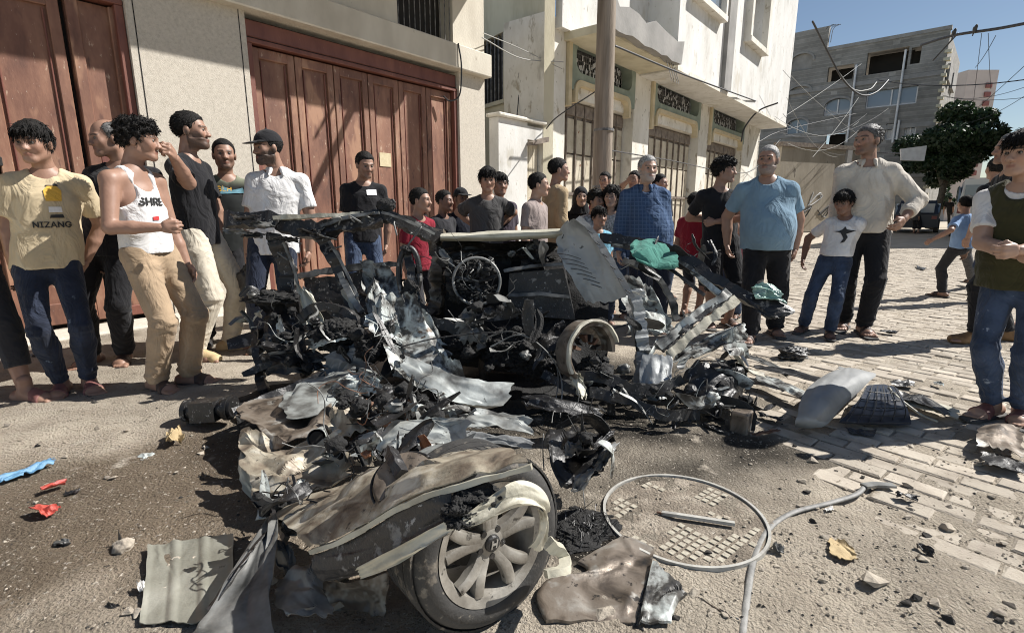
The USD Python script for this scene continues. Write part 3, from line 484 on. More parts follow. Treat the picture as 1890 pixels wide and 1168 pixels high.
M['block_wall'] = usdkit.material(stage, '/World/Looks/block_wall', {   # far bare concrete blocks
    'g': ('geometry', {}), 'm': ('mapping', {'mapping_type': 'point', 'rotation': (0, 0, math.radians(-43)), 'scale': (1, 1, 1)}), 's': ('separate_xyz', {}), 'c': ('combine_xyz', {}), 'b': ('brick_texture', {'color1': (0.2, 0.195, 0.18), 'color2': (0.29, 0.28, 0.265), 'mortar': (0.35, 0.34, 0.32), 'scale': 1.0, 'mortar_size': 0.012, 'brick_width': 0.42, 'row_height': 0.22, 'bias': 0.1}),
    'n': ('noise_texture', {'scale': 0.9, 'detail': 9, 'roughness': 0.7}), 'r': ('rgb_ramp', {'ramp': [(0.3, (0.55, 0.54, 0.52)), (0.7, (1.1, 1.09, 1.07))]}), 'x': ('mix', {'mix_type': 'multiply', 'fac': 1.0}), 'bp': ('bump', {'strength': 0.5, 'distance': 0.02, 'invert': True}), 'p': ('principled_bsdf', {'roughness': 0.95})},
    [('g.position', 'm.vector'), ('m.vector', 's.vector'), ('s.x', 'c.x'), ('s.z', 'c.y'), ('c.vector', 'b.vector'), ('g.position', 'n.vector'), ('n.fac', 'r.fac'), ('b.color', 'x.color1'), ('r.color', 'x.color2'), ('x.color', 'p.base_color'), ('b.fac', 'bp.height'), ('bp.normal', 'p.normal')], surface='p.BSDF')
M['leaf'] = usdkit.material(stage, '/World/Looks/leaf', {'g': ('geometry', {}), 'r': ('rgb_ramp', {'ramp': [(0, (0.022, 0.045, 0.016)), (0.6, (0.055, 0.09, 0.032)), (1, (0.11, 0.14, 0.055))]}), 'p': ('principled_bsdf', {'roughness': 0.5}), 't': ('translucent_bsdf', {}), 'x': ('mix_closure', {'fac': 0.25})},
    [('g.random_per_island', 'r.fac'), ('r.color', 'p.base_color'), ('r.color', 't.color'), ('p.BSDF', 'x.closure1'), ('t.BSDF', 'x.closure2')], surface='x.closure')

# ---------------------------------------------------------------- shapes in the street's frame (u along it, w across, z up)
def uw(u, w, z=0.0): return U * u + N * w + Zv * z
FR = np.eye(4); FR[:3, 0], FR[:3, 1], FR[:3, 2] = U, N, Zv
def ub(u0, u1, w0, w1, z0, z1, bev=0.0):
    if bev:
        m = trimesh.convex.convex_hull(np.array([[u0 + a, w0 + b, z0 + c] for a, b, c in [(x * (u1 - u0) + dx, y * (w1 - w0) + dy, z * (z1 - z0) + dz) for x in (0, 1) for y in (0, 1) for z in (0, 1) for dx, dy, dz in (((1 - 2 * x) * bev, (1 - 2 * y) * bev, 0), ((1 - 2 * x) * bev, 0, (1 - 2 * z) * bev), (0, (1 - 2 * y) * bev, (1 - 2 * z) * bev))]]))
    else:
        m = trimesh.creation.box((u1 - u0, w1 - w0, z1 - z0)); m.apply_translation(((u0 + u1) / 2, (w0 + w1) / 2, (z0 + z1) / 2))
    m = m.copy(); m.apply_transform(FR); return m
def spline(P, n=40, closed=False):
    P = np.asarray(P, float)
    if len(P) == 2: return P[0] + np.linspace(0, 1, n)[:, None] * (P[1] - P[0])
    Q = np.vstack([2 * P[0] - P[1], P, 2 * P[-1] - P[-2]]); out = []
    t = np.linspace(0, len(P) - 1 - 1e-6, n); i = t.astype(int); x = (t - i)[:, None]
    a, b, c, d = Q[i], Q[i + 1], Q[i + 2], Q[i + 3]
    return .5 * (2 * b + (c - a) * x + (2 * a - 5 * b + 4 * c - d) * x ** 2 + (3 * b - a - 3 * c + d) * x ** 3)
def sweep(P, prof, up=Zv, scale=None, twist=0.0, cap=True):
    """profile (n x 2) drawn along the points P; returns (v, f)"""
    P = np.asarray(P, float); T = np.gradient(P, axis=0); T /= np.linalg.norm(T, axis=1)[:, None] + 1e-12
    a = norm(up - T[0] * (up @ T[0])) if abs(norm(up) @ T[0]) < .98 else norm(np.cross(T[0], [1, .3, 0])); V = []; n = len(prof); prof = np.asarray(prof, float)
    for i in range(len(P)):
        a = norm(a - T[i] * (a @ T[i])); b = np.cross(T[i], a); s = 1 if scale is None else scale[i]; tw = twist * i / len(P); c_, s_ = math.cos(tw), math.sin(tw)
        V.append(P[i] + s * (np.outer(prof[:, 0] * c_ - prof[:, 1] * s_, b) + np.outer(prof[:, 0] * s_ + prof[:, 1] * c_, a)))
    V = np.vstack(V); k = np.arange(n); F = []
    for i in range(len(P) - 1):
        A, B_ = i * n + k, i * n + (k + 1) % n; F.append(np.stack([A, B_, B_ + n, A + n], 1))
    F = np.vstack(F); F = np.vstack([F[:, [0, 1, 2]], F[:, [0, 2, 3]]])
    if cap: F = np.vstack([F, [[0, i + 1, i] for i in range(1, n - 1)], [[len(V) - n, len(V) - n + i, len(V) - n + i + 1] for i in range(1, n - 1)]])
    return V, F
def circ(r, n=8): a = np.linspace(0, 2 * math.pi, n + 1)[:-1]; return np.stack([r * np.cos(a), r * np.sin(a)], 1)
def tube(P, r, n=8, m=40, smooth=True): return sweep(spline(P, m) if smooth else P, circ(r, n))
def tm(vf): return trimesh.Trimesh(vf[0], vf[1], process=False)
def sag(a, b, d, n=24):
    t = np.linspace(0, 1, n)[:, None]; a, b = np.asarray(a, float), np.asarray(b, float); return a + (b - a) * t - Zv * d * 4 * t * (1 - t)

# ---------------------------------------------------------------- ground, pavers
rs = np.random.default_rng(7)
s_ = 70.0
obj('street', trimesh.Trimesh([[-120, -30, -.035], [140, -30, -.035], [140, 220, -.035], [-120, 220, -.035]], [[0, 1, 2], [0, 2, 3]]), 'street_far', kind='structure')
def dirt_cover(x, y):
    """how much of the paving lies under soil: 1 at the left, patches at the right"""
    line = .75 + .16 * y; m = np.clip((line - x) / .9 + .5, 0, 1); p_ = np.stack([x, y, x * 0], -1)
    m = np.maximum(m, np.clip((meshkit.fbm(p_ * 1.6, 5, 5) - .52) * 6, 0, 1) * np.clip((3.4 - y) / 1.6, 0, 1)); return m
gx, gy = np.arange(-7, 8.01, .03), np.concatenate([np.arange(.35, 4, .02), np.arange(4, 11.5, .05)])
X, Y_ = np.meshgrid(gx, gy, indexing='ij'); P_ = np.stack([X, Y_, X * 0], -1); cov = dirt_cover(X, Y_)
Zg = -.0060 + cov * (.018 + .022 * meshkit.fbm(P_ * 1.7, 4, 1)) + .012 * (meshkit.fbm(P_ * 9, 3, 2) - .5) + .010 * (meshkit.fbm(P_ * 28, 2, 3) - .5) * (.4 + cov)
n1, n2 = X.shape; id_ = np.arange(n1 * n2).reshape(n1, n2); q = np.stack([id_[:-1, :-1], id_[1:, :-1], id_[1:, 1:], id_[:-1, 1:]], -1).reshape(-1, 4)
def lerp(a, b, t): return np.asarray(a) * (1 - t[..., None]) + np.asarray(b) * t[..., None]
wet = np.clip((1.15 - (np.hypot((X + 1.6) / 1.35, (Y_ - 1.7) / .95))) * 1.6 + (meshkit.fbm(P_ * 1.3, 4, 9) - .5) * 2.2, 0, 1)
soot = np.clip((1.0 - np.hypot((X - .1) / 1.7, (Y_ - 2.9) / 1.25)) * 1.8 + (meshkit.fbm(P_ * 2.2, 4, 11) - .5) * 2.5, 0, 1)
colg = lerp((0.41, 0.36, 0.29), (0.155, 0.122, 0.088), wet); colg = lerp((0, 0, 0), colg, .6 + .8 * meshkit.fbm(P_ * 2.2, 5, 4)); colg = colg * (1 - soot[..., None] * .86)
pit = np.clip(1 - np.hypot((X - .27) / .17, (Y_ - 1.55) / .14), 0, 1); colg *= (1 - np.clip(pit * 2.5, 0, 1)[..., None] * .93)
gv = np.stack([X, Y_, Zg], -1).reshape(-1, 3)
obj('soil', (gv, q), 'dirt', None, True, colg.reshape(-1, 3), kind='structure')
def soil_z(x, y):
    i = np.clip(np.searchsorted(gx, x), 0, n1 - 1); j = np.clip(np.searchsorted(gy, y), 0, n2 - 1); return max(Zg[i, j], .026 if math.hypot(x - MH[0], y - MH[1]) < .27 else -1)
MH = gp(1260, 962)
# pavers laid in running bond
pa = math.radians(140); ea = np.array([math.sin(pa), math.cos(pa), 0]); eb = np.array([math.cos(pa), -math.sin(pa), 0]); PL, PW = .215, .108
top = np.array([[-1, -1], [1, -1], [1, 1], [-1, 1]]) * .5
def paver(c, i):
    r_ = np.random.default_rng(1000 + i); hgt = r_.normal(0, .0035); tl = r_.normal(0, .014, 2); out = []
    for ins, z in ((.005, -.05), (.005, -.006), (.012, 0.0)):
        xy = top * [PL - .010 - 2 * ins + .01, PW - .010 - 2 * ins + .01]; 
        xy = xy + (r_.normal(0, .0035, (4, 2)) if z == 0 else 0)
        out += [c + ea * a + eb * b + Zv * (z + hgt + a * tl[0] * .3 + b * tl[1] * .3 - .002) for a, b in xy]
    f_ = [[8, 9, 10], [8, 10, 11]]
    for l in (0, 4):
        for k in range(4): a, b = l + k, l + (k + 1) % 4; f_ += [[a, b, b + 4], [a, b + 4, a + 4]]
    return np.array(out), np.array(f_)
cand = []
for ia in range(-104, 104):
    for ib in range(-185, 220):
        c = ea * (ia + .5 * (ib % 2)) * PL + eb * ib * PW + np.array([4, 7, 0])
        if c[1] < .9 or c[1] > 15.2 or abs(c[0] / (c[1] + .35)) > 1.12 or c[0] < -.5 + .12 * c[1]: continue
        if dirt_cover(c[0], c[1]) > .93 and c[1] < 11: continue
        if (c @ N) < -5.4: continue
        cand.append(c)
cand.sort(key=lambda c: c[1] + (0 if dirt_cover(c[0], c[1]) < .6 else 3)); rest = []
road = thing('paving', None, None, kind='structure')
for i, c in enumerate(cand):
    if i < 300: obj('paver', paver(c, i), 'paver', road)
    else: rest.append(paver(c, i))
off = np.cumsum([0] + [len(v) for v, f_ in rest]); obj('pavers_beyond', (np.vstack([v for v, f_ in rest]), np.vstack([f_ + o for (v, f_), o in zip(rest, off)])), 'paver', road, kind='stuff')

# ---------------------------------------------------------------- left building with the red metal doors
W0 = -6.2
b = thing('shop_building', 'concrete shop front with rust-red folding doors at the left', 'building', uw(2.4, W0))
for u0, u1 in ((1.86, 2.98), (6.31, 6.92)): obj('pillar', ub(u0, u1, -6.75, W0, 0, 3.27), 'concrete', b)
for u0, u1 in ((1.86, 2.98),):                                       # plaster joints on the broad pillar
    obj('joint', cat_([ub(u0 + .06, u0 + .068, W0, W0 + .004, 0, 3.26), ub(u1 - .07, u1 - .062, W0, W0 + .004, 0, 3.26)]), 'gap_black', b)
obj('beam', ub(-4, 6.96, -6.75, -6.06, 3.27, 3.62, .015), 'smooth_concrete', b)
obj('upper_wall', cat_([ub(-4, 5.12, -6.75, W0, 3.62, 5.0), ub(6.2, 6.92, -6.75, W0, 3.62, 5.0), ub(5.12, 6.2, -6.75, W0, 4.75, 5.0)]), 'smooth_concrete', b)
obj('balcony', cat_([ub(-4, 7.02, W0, -4.75, 5.0, 5.18), ub(-4, 7.02, -4.87, -4.75, 5.18, 6.0)]), 'smooth_concrete', b)
obj('side_wall', cat_([ub(6.78, 6.92, -14, -6.75, 0, 5.0), ub(-4, 6.78, -14, -6.75, 4.9, 5.0)]), 'concrete', b)
wn = obj('window', ub(5.12, 6.2, -6.74, -6.5, 3.62, 4.75), 'gap_black', b)
for i in range(11): obj('bar', sweep([uw(5.17 + i * .1, W0 - .04, 3.63), uw(5.17 + i * .1, W0 - .04, 4.74)], circ(.008, 6)), 'iron_grille', wn)
for i in range(4): obj('curl', tube([uw(5.2 + i * .26, W0 - .02, 3.66), uw(5.3 + i * .26, W0 + .05, 3.55), uw(5.4 + i * .26, W0, 3.66)], .012, 6, 10), 'iron_grille', wn)
def folding_door(u0, u1, n, z1, seams=None):
    d = obj('door', cat_([ub(u0, u1, -6.46, -6.40, .02, z1 + .12), ub(u0, u1, -6.40, -6.27, z1 + .07, z1 + .27)]), 'gap_black', b)
    obj('header', ub(u0, u1, -6.395, -6.235, z1 + .02, z1 + .068, .006), 'red_door_trim', d); obj('header', ub(u0 + .01, u1 - .01, -6.395, -6.255, z1 + .085, z1 + .262, .01), 'red_door_trim', d)
    obj('jamb', ub(u0, u0 + .07, -6.395, -6.24, .02, z1 + .018, .006), 'red_door_trim', d); obj('jamb', ub(u1 - .07, u1, -6.395, -6.24, .02, z1 + .018, .006), 'red_door_trim', d)
    edges = seams or list(np.linspace(u0 + .075, u1 - .075, n + 1))
    for a, c in zip(edges[:-1], edges[1:]):
        a, c = a + .007, c - .007; z0, s = .07, .085
        for (p0, p1, q0, q1) in ((a, a + s, z0, z1), (c - s, c, z0, z1), (a + s, c - s, z0, z0 + .2), (a + s, c - s, z1 - .11, z1)): obj('stile', ub(p0, p1, -6.395, -6.31, q0, q1, .006), 'red_door', d)
        obj('panel', ub(a + s, c - s, -6.395, -6.345, z0 + .2, z1 - .11), 'red_door', d)
        for x in (a + s + .028, c - s - .028): obj('bead', ub(x - .007, x + .007, -6.345, -6.328, z0 + .22, z1 - .13, .004), 'red_door_trim', d)
    return d
folding_door(-3.2, 1.855, 7, 3.0, seams=[-3.1, -2.4, -1.75, -1.1, -.45, .18, .80, 1.39])
d = obj('door', ub(1.425, 1.85, -6.395, -6.345, .07, 3.0), 'red_door', b)
for x in (1.43, 1.75): obj('stile', ub(x, x + .09, -6.345, -6.30, .07, 3.0, .006), 'red_door', d)
for z in (.07, 1.55): obj('rail', ub(1.521, 1.749, -6.345, -6.305, z, z + .1, .006), 'red_door_trim', d)
folding_door(2.985, 6.305, 6, 2.95)
obj('lock', ub(.76, .82, -6.31, -6.28, 1.5, 1.58, .008), 'shoe_black', b); obj('lock', ub(5.55, 5.62, -6.31, -6.27, .9, 1.05, .01), 'iron_grille', b)
obj('step', ub(-4, 6.95, -6.2, -5.75, -.03, .05, .02), 'concrete', b)
for i, (u, w, l) in enumerate([(6.15, -6.1, .9)]): pass
obj('hanging_cable', tube([uw(6.16, -6.05, 3.62), uw(6.2, -6.03, 3.3), uw(6.22, -6.1, 2.9), uw(6.1, -6.2, 2.8), uw(6.0, -6.24, 2.86)], .012, 6, 24), 'wire_black', b)
n_ = obj('notice', ub(4.80, 5.0, -6.343, -6.335, 1.74, 1.93), 'paper', None, label='cream paper notice stuck on the red folding door', cat='notice')

# ---------------------------------------------------------------- white building with three shuttered bays
b = thing('white_building', 'weathered white building with three shuttered bays and a jutting upper storey', 'building', uw(15, W0))
E1 = 24.2
for u0, u1 in ((8.63, 9.38), (12.47, 13.40), (17.08, 17.92), (21.9, E1)): obj('pillar', ub(u0, u1, -7.2, W0, 0, 4.75), 'white_plaster', b)
sd = np.array([-math.sin(math.radians(35)), math.cos(math.radians(35)), 0])           # the side wall on the alley
C0 = uw(8.63, W0); sn = np.array([-sd[1], sd[0], 0])
def sbox(a0, a1, t0, t1, z0, z1):
    m = trimesh.creation.box((a1 - a0, t1 - t0, z1 - z0)); T = np.eye(4); T[:3, 0], T[:3, 1], T[:3, 2] = sd, sn, Zv; T[:3, 3] = C0 + sd * (a0 + a1) / 2 + sn * (t0 + t1) / 2 + Zv * (z0 + z1) / 2; m.apply_transform(T); return m
obj('side_wall', cat_([sbox(.0, 1.4, -.25, .0, 0, 7), sbox(1.4, 3.3, -.25, 0, 0, 3.42), sbox(1.4, 3.3, -.25, 0, 4.75, 7), sbox(3.3, 9, -.25, 0, 0, 7)]), 'beige_plaster', b)
wn = obj('window', sbox(1.4, 3.3, -.25, -.2, 3.42, 4.75), 'gap_black', b)
for i in range(12): obj('bar', sbox(1.46 + i * .15, 1.49 + i * .15, -.06, -.03, 3.43, 4.74), 'iron_grille', wn)
obj('sill', sbox(1.3, 3.4, 0, .05, 3.34, 3.42), 'beige_plaster', b)
from shapely.geometry import Polygon, box as sbox2
def oval(u0, u1, z0, z1, r): return sbox2(u0 + r, z0 + r, u1 - r, z1 - r).buffer(r)
def slab(poly, w0, w1):
    m = cat_([trimesh.creation.extrude_polygon(g, w1 - w0, engine='earcut') for g in getattr(poly, 'geoms', [poly])]); v = m.vertices.copy()
    m.vertices = uw(0, 0) + np.outer(v[:, 0], U) + np.outer(v[:, 2] + w0, N) + np.outer(v[:, 1], Zv); m.faces = m.faces[:, ::-1] if np.linalg.det(np.array([U, Zv, N])) < 0 else m.faces; return m
for bi, (u0, u1, n) in enumerate(((9.38, 12.47, 8), (13.40, 17.08, 8), (17.92, 21.9, 8))):
    z0, z1 = 3.85, 4.5; hole = oval(u0 + .35, u1 - .2, z0 + .06, z1 - .03, .25)
    obj('transom_surround', slab(sbox2(u0 + .12, 3.55, u1 - .02, 4.62).difference(hole).difference(oval(u0 + .3, u1 - .3, 2.5, 3.72, .2)), -6.45, -6.17), 'green_trim', b)
    obj('moulding', slab(sbox2(u0 + .02, 3.2, u0 + .14, 4.66).union(oval(u0 + .28, u1 - .28, 2.9, 3.76, .22).difference(oval(u0 + .38, u1 - .38, 2.9, 3.66, .2)).intersection(sbox2(u0, 3.3, u1, 4))), -6.3, -6.13), 'cream_trim', b)
    obj('lintel', ub(u0, u1, -6.6, -6.28, 3.42, 3.7), 'white_plaster', b)
    w_ = obj('window', ub(u0 + .1, u1 - .05, -6.62, -6.55, 3.7, 4.7), 'gap_black', b); nb_ = 30
    for i in range(nb_):
        x = u0 + .42 + (u1 - u0 - .7) * i / (nb_ - 1); obj('bar', ub(x - .015, x + .015, -6.50, -6.47, z0, z1), 'iron_grille', w_)
    for z in (3.97, 4.12, 4.27, 4.4): obj('bar', ub(u0 + .3, u1 - .2, -6.47, -6.455, z - .012, z + .012), 'iron_grille', w_)
    rg = np.random.default_rng(40 + bi)
    for i in range(60): x, z = rg.uniform(u0 + .45, u1 - .35), rg.uniform(3.98, 4.36); obj('ornament', ub(x, x + .035, -6.45, -6.44, z, z + rg.uniform(.04, .12)), 'white_frame', w_)
    d = obj('shutter', ub(u0, u1, -6.62, -6.5, 0, 3.42), 'shutter_frame', b)
    ed = np.linspace(u0 + .05, u1 - .05, n + 1)
    for a, c in zip(ed[:-1], ed[1:]):
        for q0, q1 in ((.08, 1.42), (1.5, 2.3), (2.34, 3.05)): obj('panel', ub(a + .035, c - .035, -6.5, -6.46 + rg.normal(0, .004), q0, q1), 'shutter', d)
        obj('panel', ub(a + .02, c - .02, -6.5, -6.44, 3.12, 3.38, .01), 'shutter_frame', d); obj('mullion', ub(a - .018, a + .018, -6.5, -6.42, .02, 3.1), 'shutter_frame', d)
    obj('rail', ub(u0, u1, -6.42, -6.405, 1.43, 1.49), 'shutter_frame', d)
WO = -5.28
obj('soffit', ub(9.3, E1, -6.2, WO, 4.40, 4.55), 'beige_plaster', b)
rg = np.random.default_rng(3); jag = [(9.3, 4.42)] + [(x, 4.42 + rg.uniform(-.03, .05)) for x in np.linspace(9.5, 12.6, 12)] + [(12.7, 4.95)] + [(x, 4.9 + rg.uniform(-.15, .1)) for x in np.linspace(12.3, 9.5, 8)] + [(9.3, 5.0)]
obj('broken_ledge', slab(Polygon(jag), WO, WO + .18), 'grey_band', b)
for x in (11.9, 12.05, 12.2, 12.32): obj('rebar', tube([uw(x, WO + .1, 4.4), uw(x + .05, WO + .2, 4.1), uw(x + .02, WO + .25, 3.95)], .008, 5, 8), 'iron_grille', b)
obj('upper_wall', cat_([ub(12.7, 17.9, -6.2, WO + .02, 4.36, 10), ub(19.6, E1, -6.2, WO + .02, 4.36, 10), ub(17.9, 19.6, -6.2, WO + .02, 4.36, 6.25), ub(17.9, 19.6, -6.2, WO + .02, 8.2, 10), ub(9.0, 12.7, -6.2, -6.05, 4.55, 10)]), 'bright_plaster', b)
obj('cornice', ub(12.7, E1, WO + .02, WO + .06, 4.36, 4.46), 'white_plaster', b)
obj('pilaster', ub(15.9, 16.5, WO + .02, WO + .14, 4.47, 10), 'grey_band', b)
for x0, x1, z0 in ((13.4, 15.4, 6.2),):
    w_ = obj('window', ub(x0, x1, WO + .02, WO + .05, z0, z0 + 1.8), 'window_glass', b); obj('frame', cat_([ub(x0 - .12, x1 + .12, WO + .02, WO + .22, z0 - .14, z0), ub(x0 - .12, x0, WO + .02, WO + .2, z0, 8), ub(x1, x1 + .12, WO + .02, WO + .2, z0, 8)]), 'white_plaster', w_)
w_ = obj('window', ub(17.9, 19.6, -6.1, -5.75, 6.25, 8.2), 'gap_black', b); obj('frame', cat_([ub(17.7, 19.8, WO + .02, WO + .25, 6.1, 6.25), ub(17.7, 17.9, WO + .02, WO + .22, 6.25, 8.3), ub(19.6, 19.8, WO + .02, WO + .22, 6.25, 8.3)]), 'white_plaster', w_)
for i in range(5): obj('bar', ub(18.1 + i * .3, 18.13 + i * .3, -5.7, -5.67, 6.26, 8.2), 'white_frame', w_)
obj('end_wall', ub(E1 - .2, E1, -12, -6.2, 0, 10), 'white_plaster', b)
# alley wall with its little door
a_ = thing('alley_wall', 'patchy white wall with a narrow plank door closing the alley', 'wall', uw(7.9, W0))
obj('wall', ub(7.28, 8.12, -6.42, -6.2, 0, 2.72), 'bright_plaster', a_); obj('wall', ub(8.12, 8.6, -6.42, -6.2, 2.42, 2.66), 'bright_plaster', a_); obj('coping', ub(7.22, 8.66, -6.46, -6.12, 2.725, 2.79, .02), 'white_plaster', a_)
d = obj('door', ub(8.13, 8.6, -6.4, -6.34, 0, 2.415), 'shutter_frame', a_)
for i in range(3): obj('plank', ub(8.15 + i * .15, 8.285 + i * .15, -6.34, -6.31, .05, 2.35), 'shutter', d)
obj('lintel', slab(Polygon([(8.1, 2.36), (8.62, 2.5), (8.62, 2.41), (8.1, 2.30)]), -6.2, -6.05), 'shutter_frame', a_)
obj('clutter_wall', ub(6.95, 8.2, -9.2, -9.0, 0, 2.2), 'graffiti_wall', a_)
# ---------------------------------------------------------------- pole
PP = uw(5.6, -6.3) + 2.95 * np.array([SUN[0], SUN[1], 0]) / math.hypot(SUN[0], SUN[1])
pt = thing('utility_pole', 'tall weathered round utility pole before the white building', 'utility pole', PP)
obj('pole', sweep([PP - Zv * .1, PP + [-.01, 0, 2.5], PP + [-.03, 0, 5], PP + [-.05, 0, 9]], circ(.155, 20), scale=[1.05, 1, .93, .8]), 'wood_pole', pt, 40)
obj('crossarm', trimesh.creation.box((1.5, .1, .12), trimesh.transformations.translation_matrix(PP + [-.05, -.18, 8.3])), 'wood_pole', pt)
obj('transformer', trimesh.creation.cylinder(.24, .6, sections=24, transform=trimesh.transformations.translation_matrix(PP + [-.38, -.1, 6.2])), 'grey_band', pt, 30)
for z in (1.5, 2.4): obj('strap', sweep(np.array([PP + [.165 * math.cos(a), .165 * math.sin(a), z] for a in np.linspace(0, 2 * math.pi, 20)]), [(-.002, -.02), (.002, -.02), (.002, .02), (-.002, .02)]), 'iron_grille', pt)

# ---------------------------------------------------------------- grey block building
K = at(1702, 384, 32.0); K[2] = 0; ga = math.radians(-47); gd = np.array([math.sin(ga), math.cos(ga), 0]); gn = np.array([-gd[1], gd[0], 0]); gn = gn if gn @ (EYE - K) > 0 else -gn
ra_ = math.radians(43.0); rd = np.array([math.sin(ra_), math.cos(ra_), 0])
def gpix(px, py, off=0):
    d = ray(px, py); P0 = K + gn * off; t = ((P0 - EYE) @ gn) / (d @ gn); P = EYE + d * t; return (P - K) @ gd, P[2]
def gbox(a0, a1, t0, t1, z0, z1):
    m = trimesh.creation.box((abs(a1 - a0), t1 - t0, abs(z1 - z0))); T = np.eye(4); T[:3, 0], T[:3, 1], T[:3, 2] = gd, np.cross(Zv, gd), Zv; T[:3, 3] = K + gd * (a0 + a1) / 2 + gn * (t0 + t1) / 2 + Zv * (z0 + z1) / 2; m.apply_transform(T); return m
b = thing('grey_building', 'unfinished grey concrete block building of four storeys behind the pole wires', 'building', K)
GH = gpix(1705, 56)[1]; a_end = gpix(1395, 200)[0]
front = sbox2(0, 0, a_end, GH); holes = []
wins = [('arch', 1458, 1498, 100, 130, 'grey'), ('rect', 1526, 1573, 122, 149, 'dark'), ('rect', 1597, 1672, 93, 134, 'dark'), ('rect', 1679, 1697, 88, 118, 'dark'), ('arch', 1455, 1494, 160, 182, 'grey'), ('arch', 1520, 1568, 182, 212, 'white'), ('rect', 1597, 1690, 164, 196, 'white'), ('arch', 1450, 1489, 220, 249, 'glass'),
        ('rect', 1522, 1558, 246, 270, 'dark'), ('rect', 1632, 1656, 228, 258, 'glass'), ('rect', 1667, 1688, 229, 257, 'white')]
def wpoly(kind, x0, x1, y0, y1):
    (a0, zb), (a1, zb2) = gpix(x0, y1), gpix(x1, y1); zt = gpix((x0 + x1) / 2, y0)[1]; zb = (zb + zb2) / 2; lo_, hi_ = min(a0, a1), max(a0, a1)
    if kind == 'rect': return sbox2(lo_, zb, hi_, zt)
    zs = zb + (zt - zb) * .55; c = (lo_ + hi_) / 2; R = (hi_ - lo_) / 2; return Polygon([(lo_, zb)] + [(hi_, zb)] + [(c + R * math.cos(x), zs + (zt - zs) * math.sin(x)) for x in np.linspace(0, math.pi, 14)])
polys = [wpoly(*w[:5]) for w in wins]
def gslab(poly, t0, t1):
    m = cat_([trimesh.creation.extrude_polygon(g, t1 - t0, engine='earcut') for g in getattr(poly, 'geoms', [poly])]); v = m.vertices.copy(); m.vertices = K + np.outer(v[:, 0], gd) + np.outer(v[:, 2] + t0, gn) + np.outer(v[:, 1], Zv)
    if np.linalg.det(np.array([gd, Zv, gn])) < 0: m.faces = m.faces[:, ::-1]
    return m
from shapely import union_all
step = gpix(1530, 62)
front = sbox2(-0.0, 0, a_end, GH - .2).union(sbox2(gpix(1530, 60)[0], GH - .3, a_end, GH + 1.3)).difference(union_all(polys))
obj('wall', gslab(front, -.3, 0), 'block_wall', b)
for w_, pl in zip(wins, polys):
    kind = w_[5]; x0, y0, x1, y1 = pl.bounds
    if kind == 'dark': obj('opening', gslab(sbox2(x0 - .1, y0 - .1, x1 + .1, y1 + .1), -1.6, -1.5), 'gap_black', b)
    elif kind == 'grey': obj('blocked_window', gslab(pl, -.28, -.14), 'grey_band', b)
    else:
        f_ = obj('window', gslab(pl, -.28, -.2), 'window_glass', b); n = max(2, int((x1 - x0) / .9))
        fr = [gslab(sbox2(x, y0, x + .07, y1 - .05), -.199, -.14) for x in np.linspace(x0, x1 - .07, n + 1)] + [gslab(sbox2(x0, y0, x1, y0 + .08), -.199, -.145)]
        for m in fr: obj('frame', m, 'white_frame', f_)
    if w_[0] == 'arch': obj('arch_trim', gslab(pl.buffer(.12).difference(pl).intersection(sbox2(x0 - 1, (y0 + y1) / 2, x1 + 1, y1 + 1)), .0, .06), 'grey_band', b)
for i, z in enumerate((3.0, 5.9, 8.7)): obj('floor_band', gbox(0, a_end, .0, .04, z, z + .25), 'grey_band', b)
obj('parapet', gbox(-.05, gpix(1530, 60)[0], -.3, .05, GH - .2, GH), 'grey_band', b)
rg = np.random.default_rng(9); quo = [gbox(-.10 - rg.uniform(0, .1), .12, -.35, .06, z, z + .16) for z in np.arange(.2, GH - .3, .42)]
for m in quo[:24]: obj('quoin', m, 'beige_plaster', b)
def rbox(s0, s1, z0, z1, t0=0, t1=.3):
    v = [K + rd * s + np.array([-rd[1], rd[0], 0]) * t + Zv * z for s in (s0, s1) for t in (t0, t1) for z in (z0, z1)]; return trimesh.convex.convex_hull(np.array(v))
obj('street_wall', rbox(.05, 9, 0, GH - .3), 'block_wall', b)
for z in (2.9, 5.8, 8.6):
    for s in (1.2, 4.2): obj('balcony', rbox(s, s + 2, z, z + .9, -.16, -.02), 'grey_band', b)
obj('roof', trimesh.convex.convex_hull(np.array([K + gd * a + rd * s + Zv * z for a in (.1, a_end) for s in (.4, 9) for z in (GH - .6, GH - .45)])), 'grey_band', b)
for px, y0, y1 in ((1672, 92, 262), (1660, 222, 262), (1581, 120, 262)):
    a0, z1 = gpix(px, y0, .1); z0 = gpix(px, y1, .1)[1]; obj('drain_pipe', tm(sweep([K + gd * a0 + gn * .1 + Zv * z0, K + gd * a0 + gn * .1 + Zv * z1], circ(.06, 8))), 'white_frame', b, 40)
for px in (1520, 1524, 1529, 1533): a0, z0 = gpix(px, 72); obj('rebar', tube([K + gd * a0 - gn * .1 + Zv * (z0 - .2), K + gd * (a0 - .1) + Zv * (z0 + .6), K + gd * (a0 - .5) + Zv * (z0 + .75)], .02, 5, 6), 'iron_grille', b)
# pink tower beyond
T0 = at(1722, 384, 50.0); T0[2] = 0
b = thing('pink_building', 'pale building with red brick trim beyond the grey block building', 'building', T0)
obj('wall', tm((lambda m: (m.vertices + T0 + [0, 0, 6.3], m.faces))(trimesh.creation.box((2.6, 6, 12.6)))), 'pink_block', b)
for i in range(14): obj('brick_trim', tm((lambda m: (m.vertices + T0 + [.6, -3.05, 2 + i * .72], m.faces))(trimesh.creation.box((.5, .12, .4)))), 'brick_red', b)
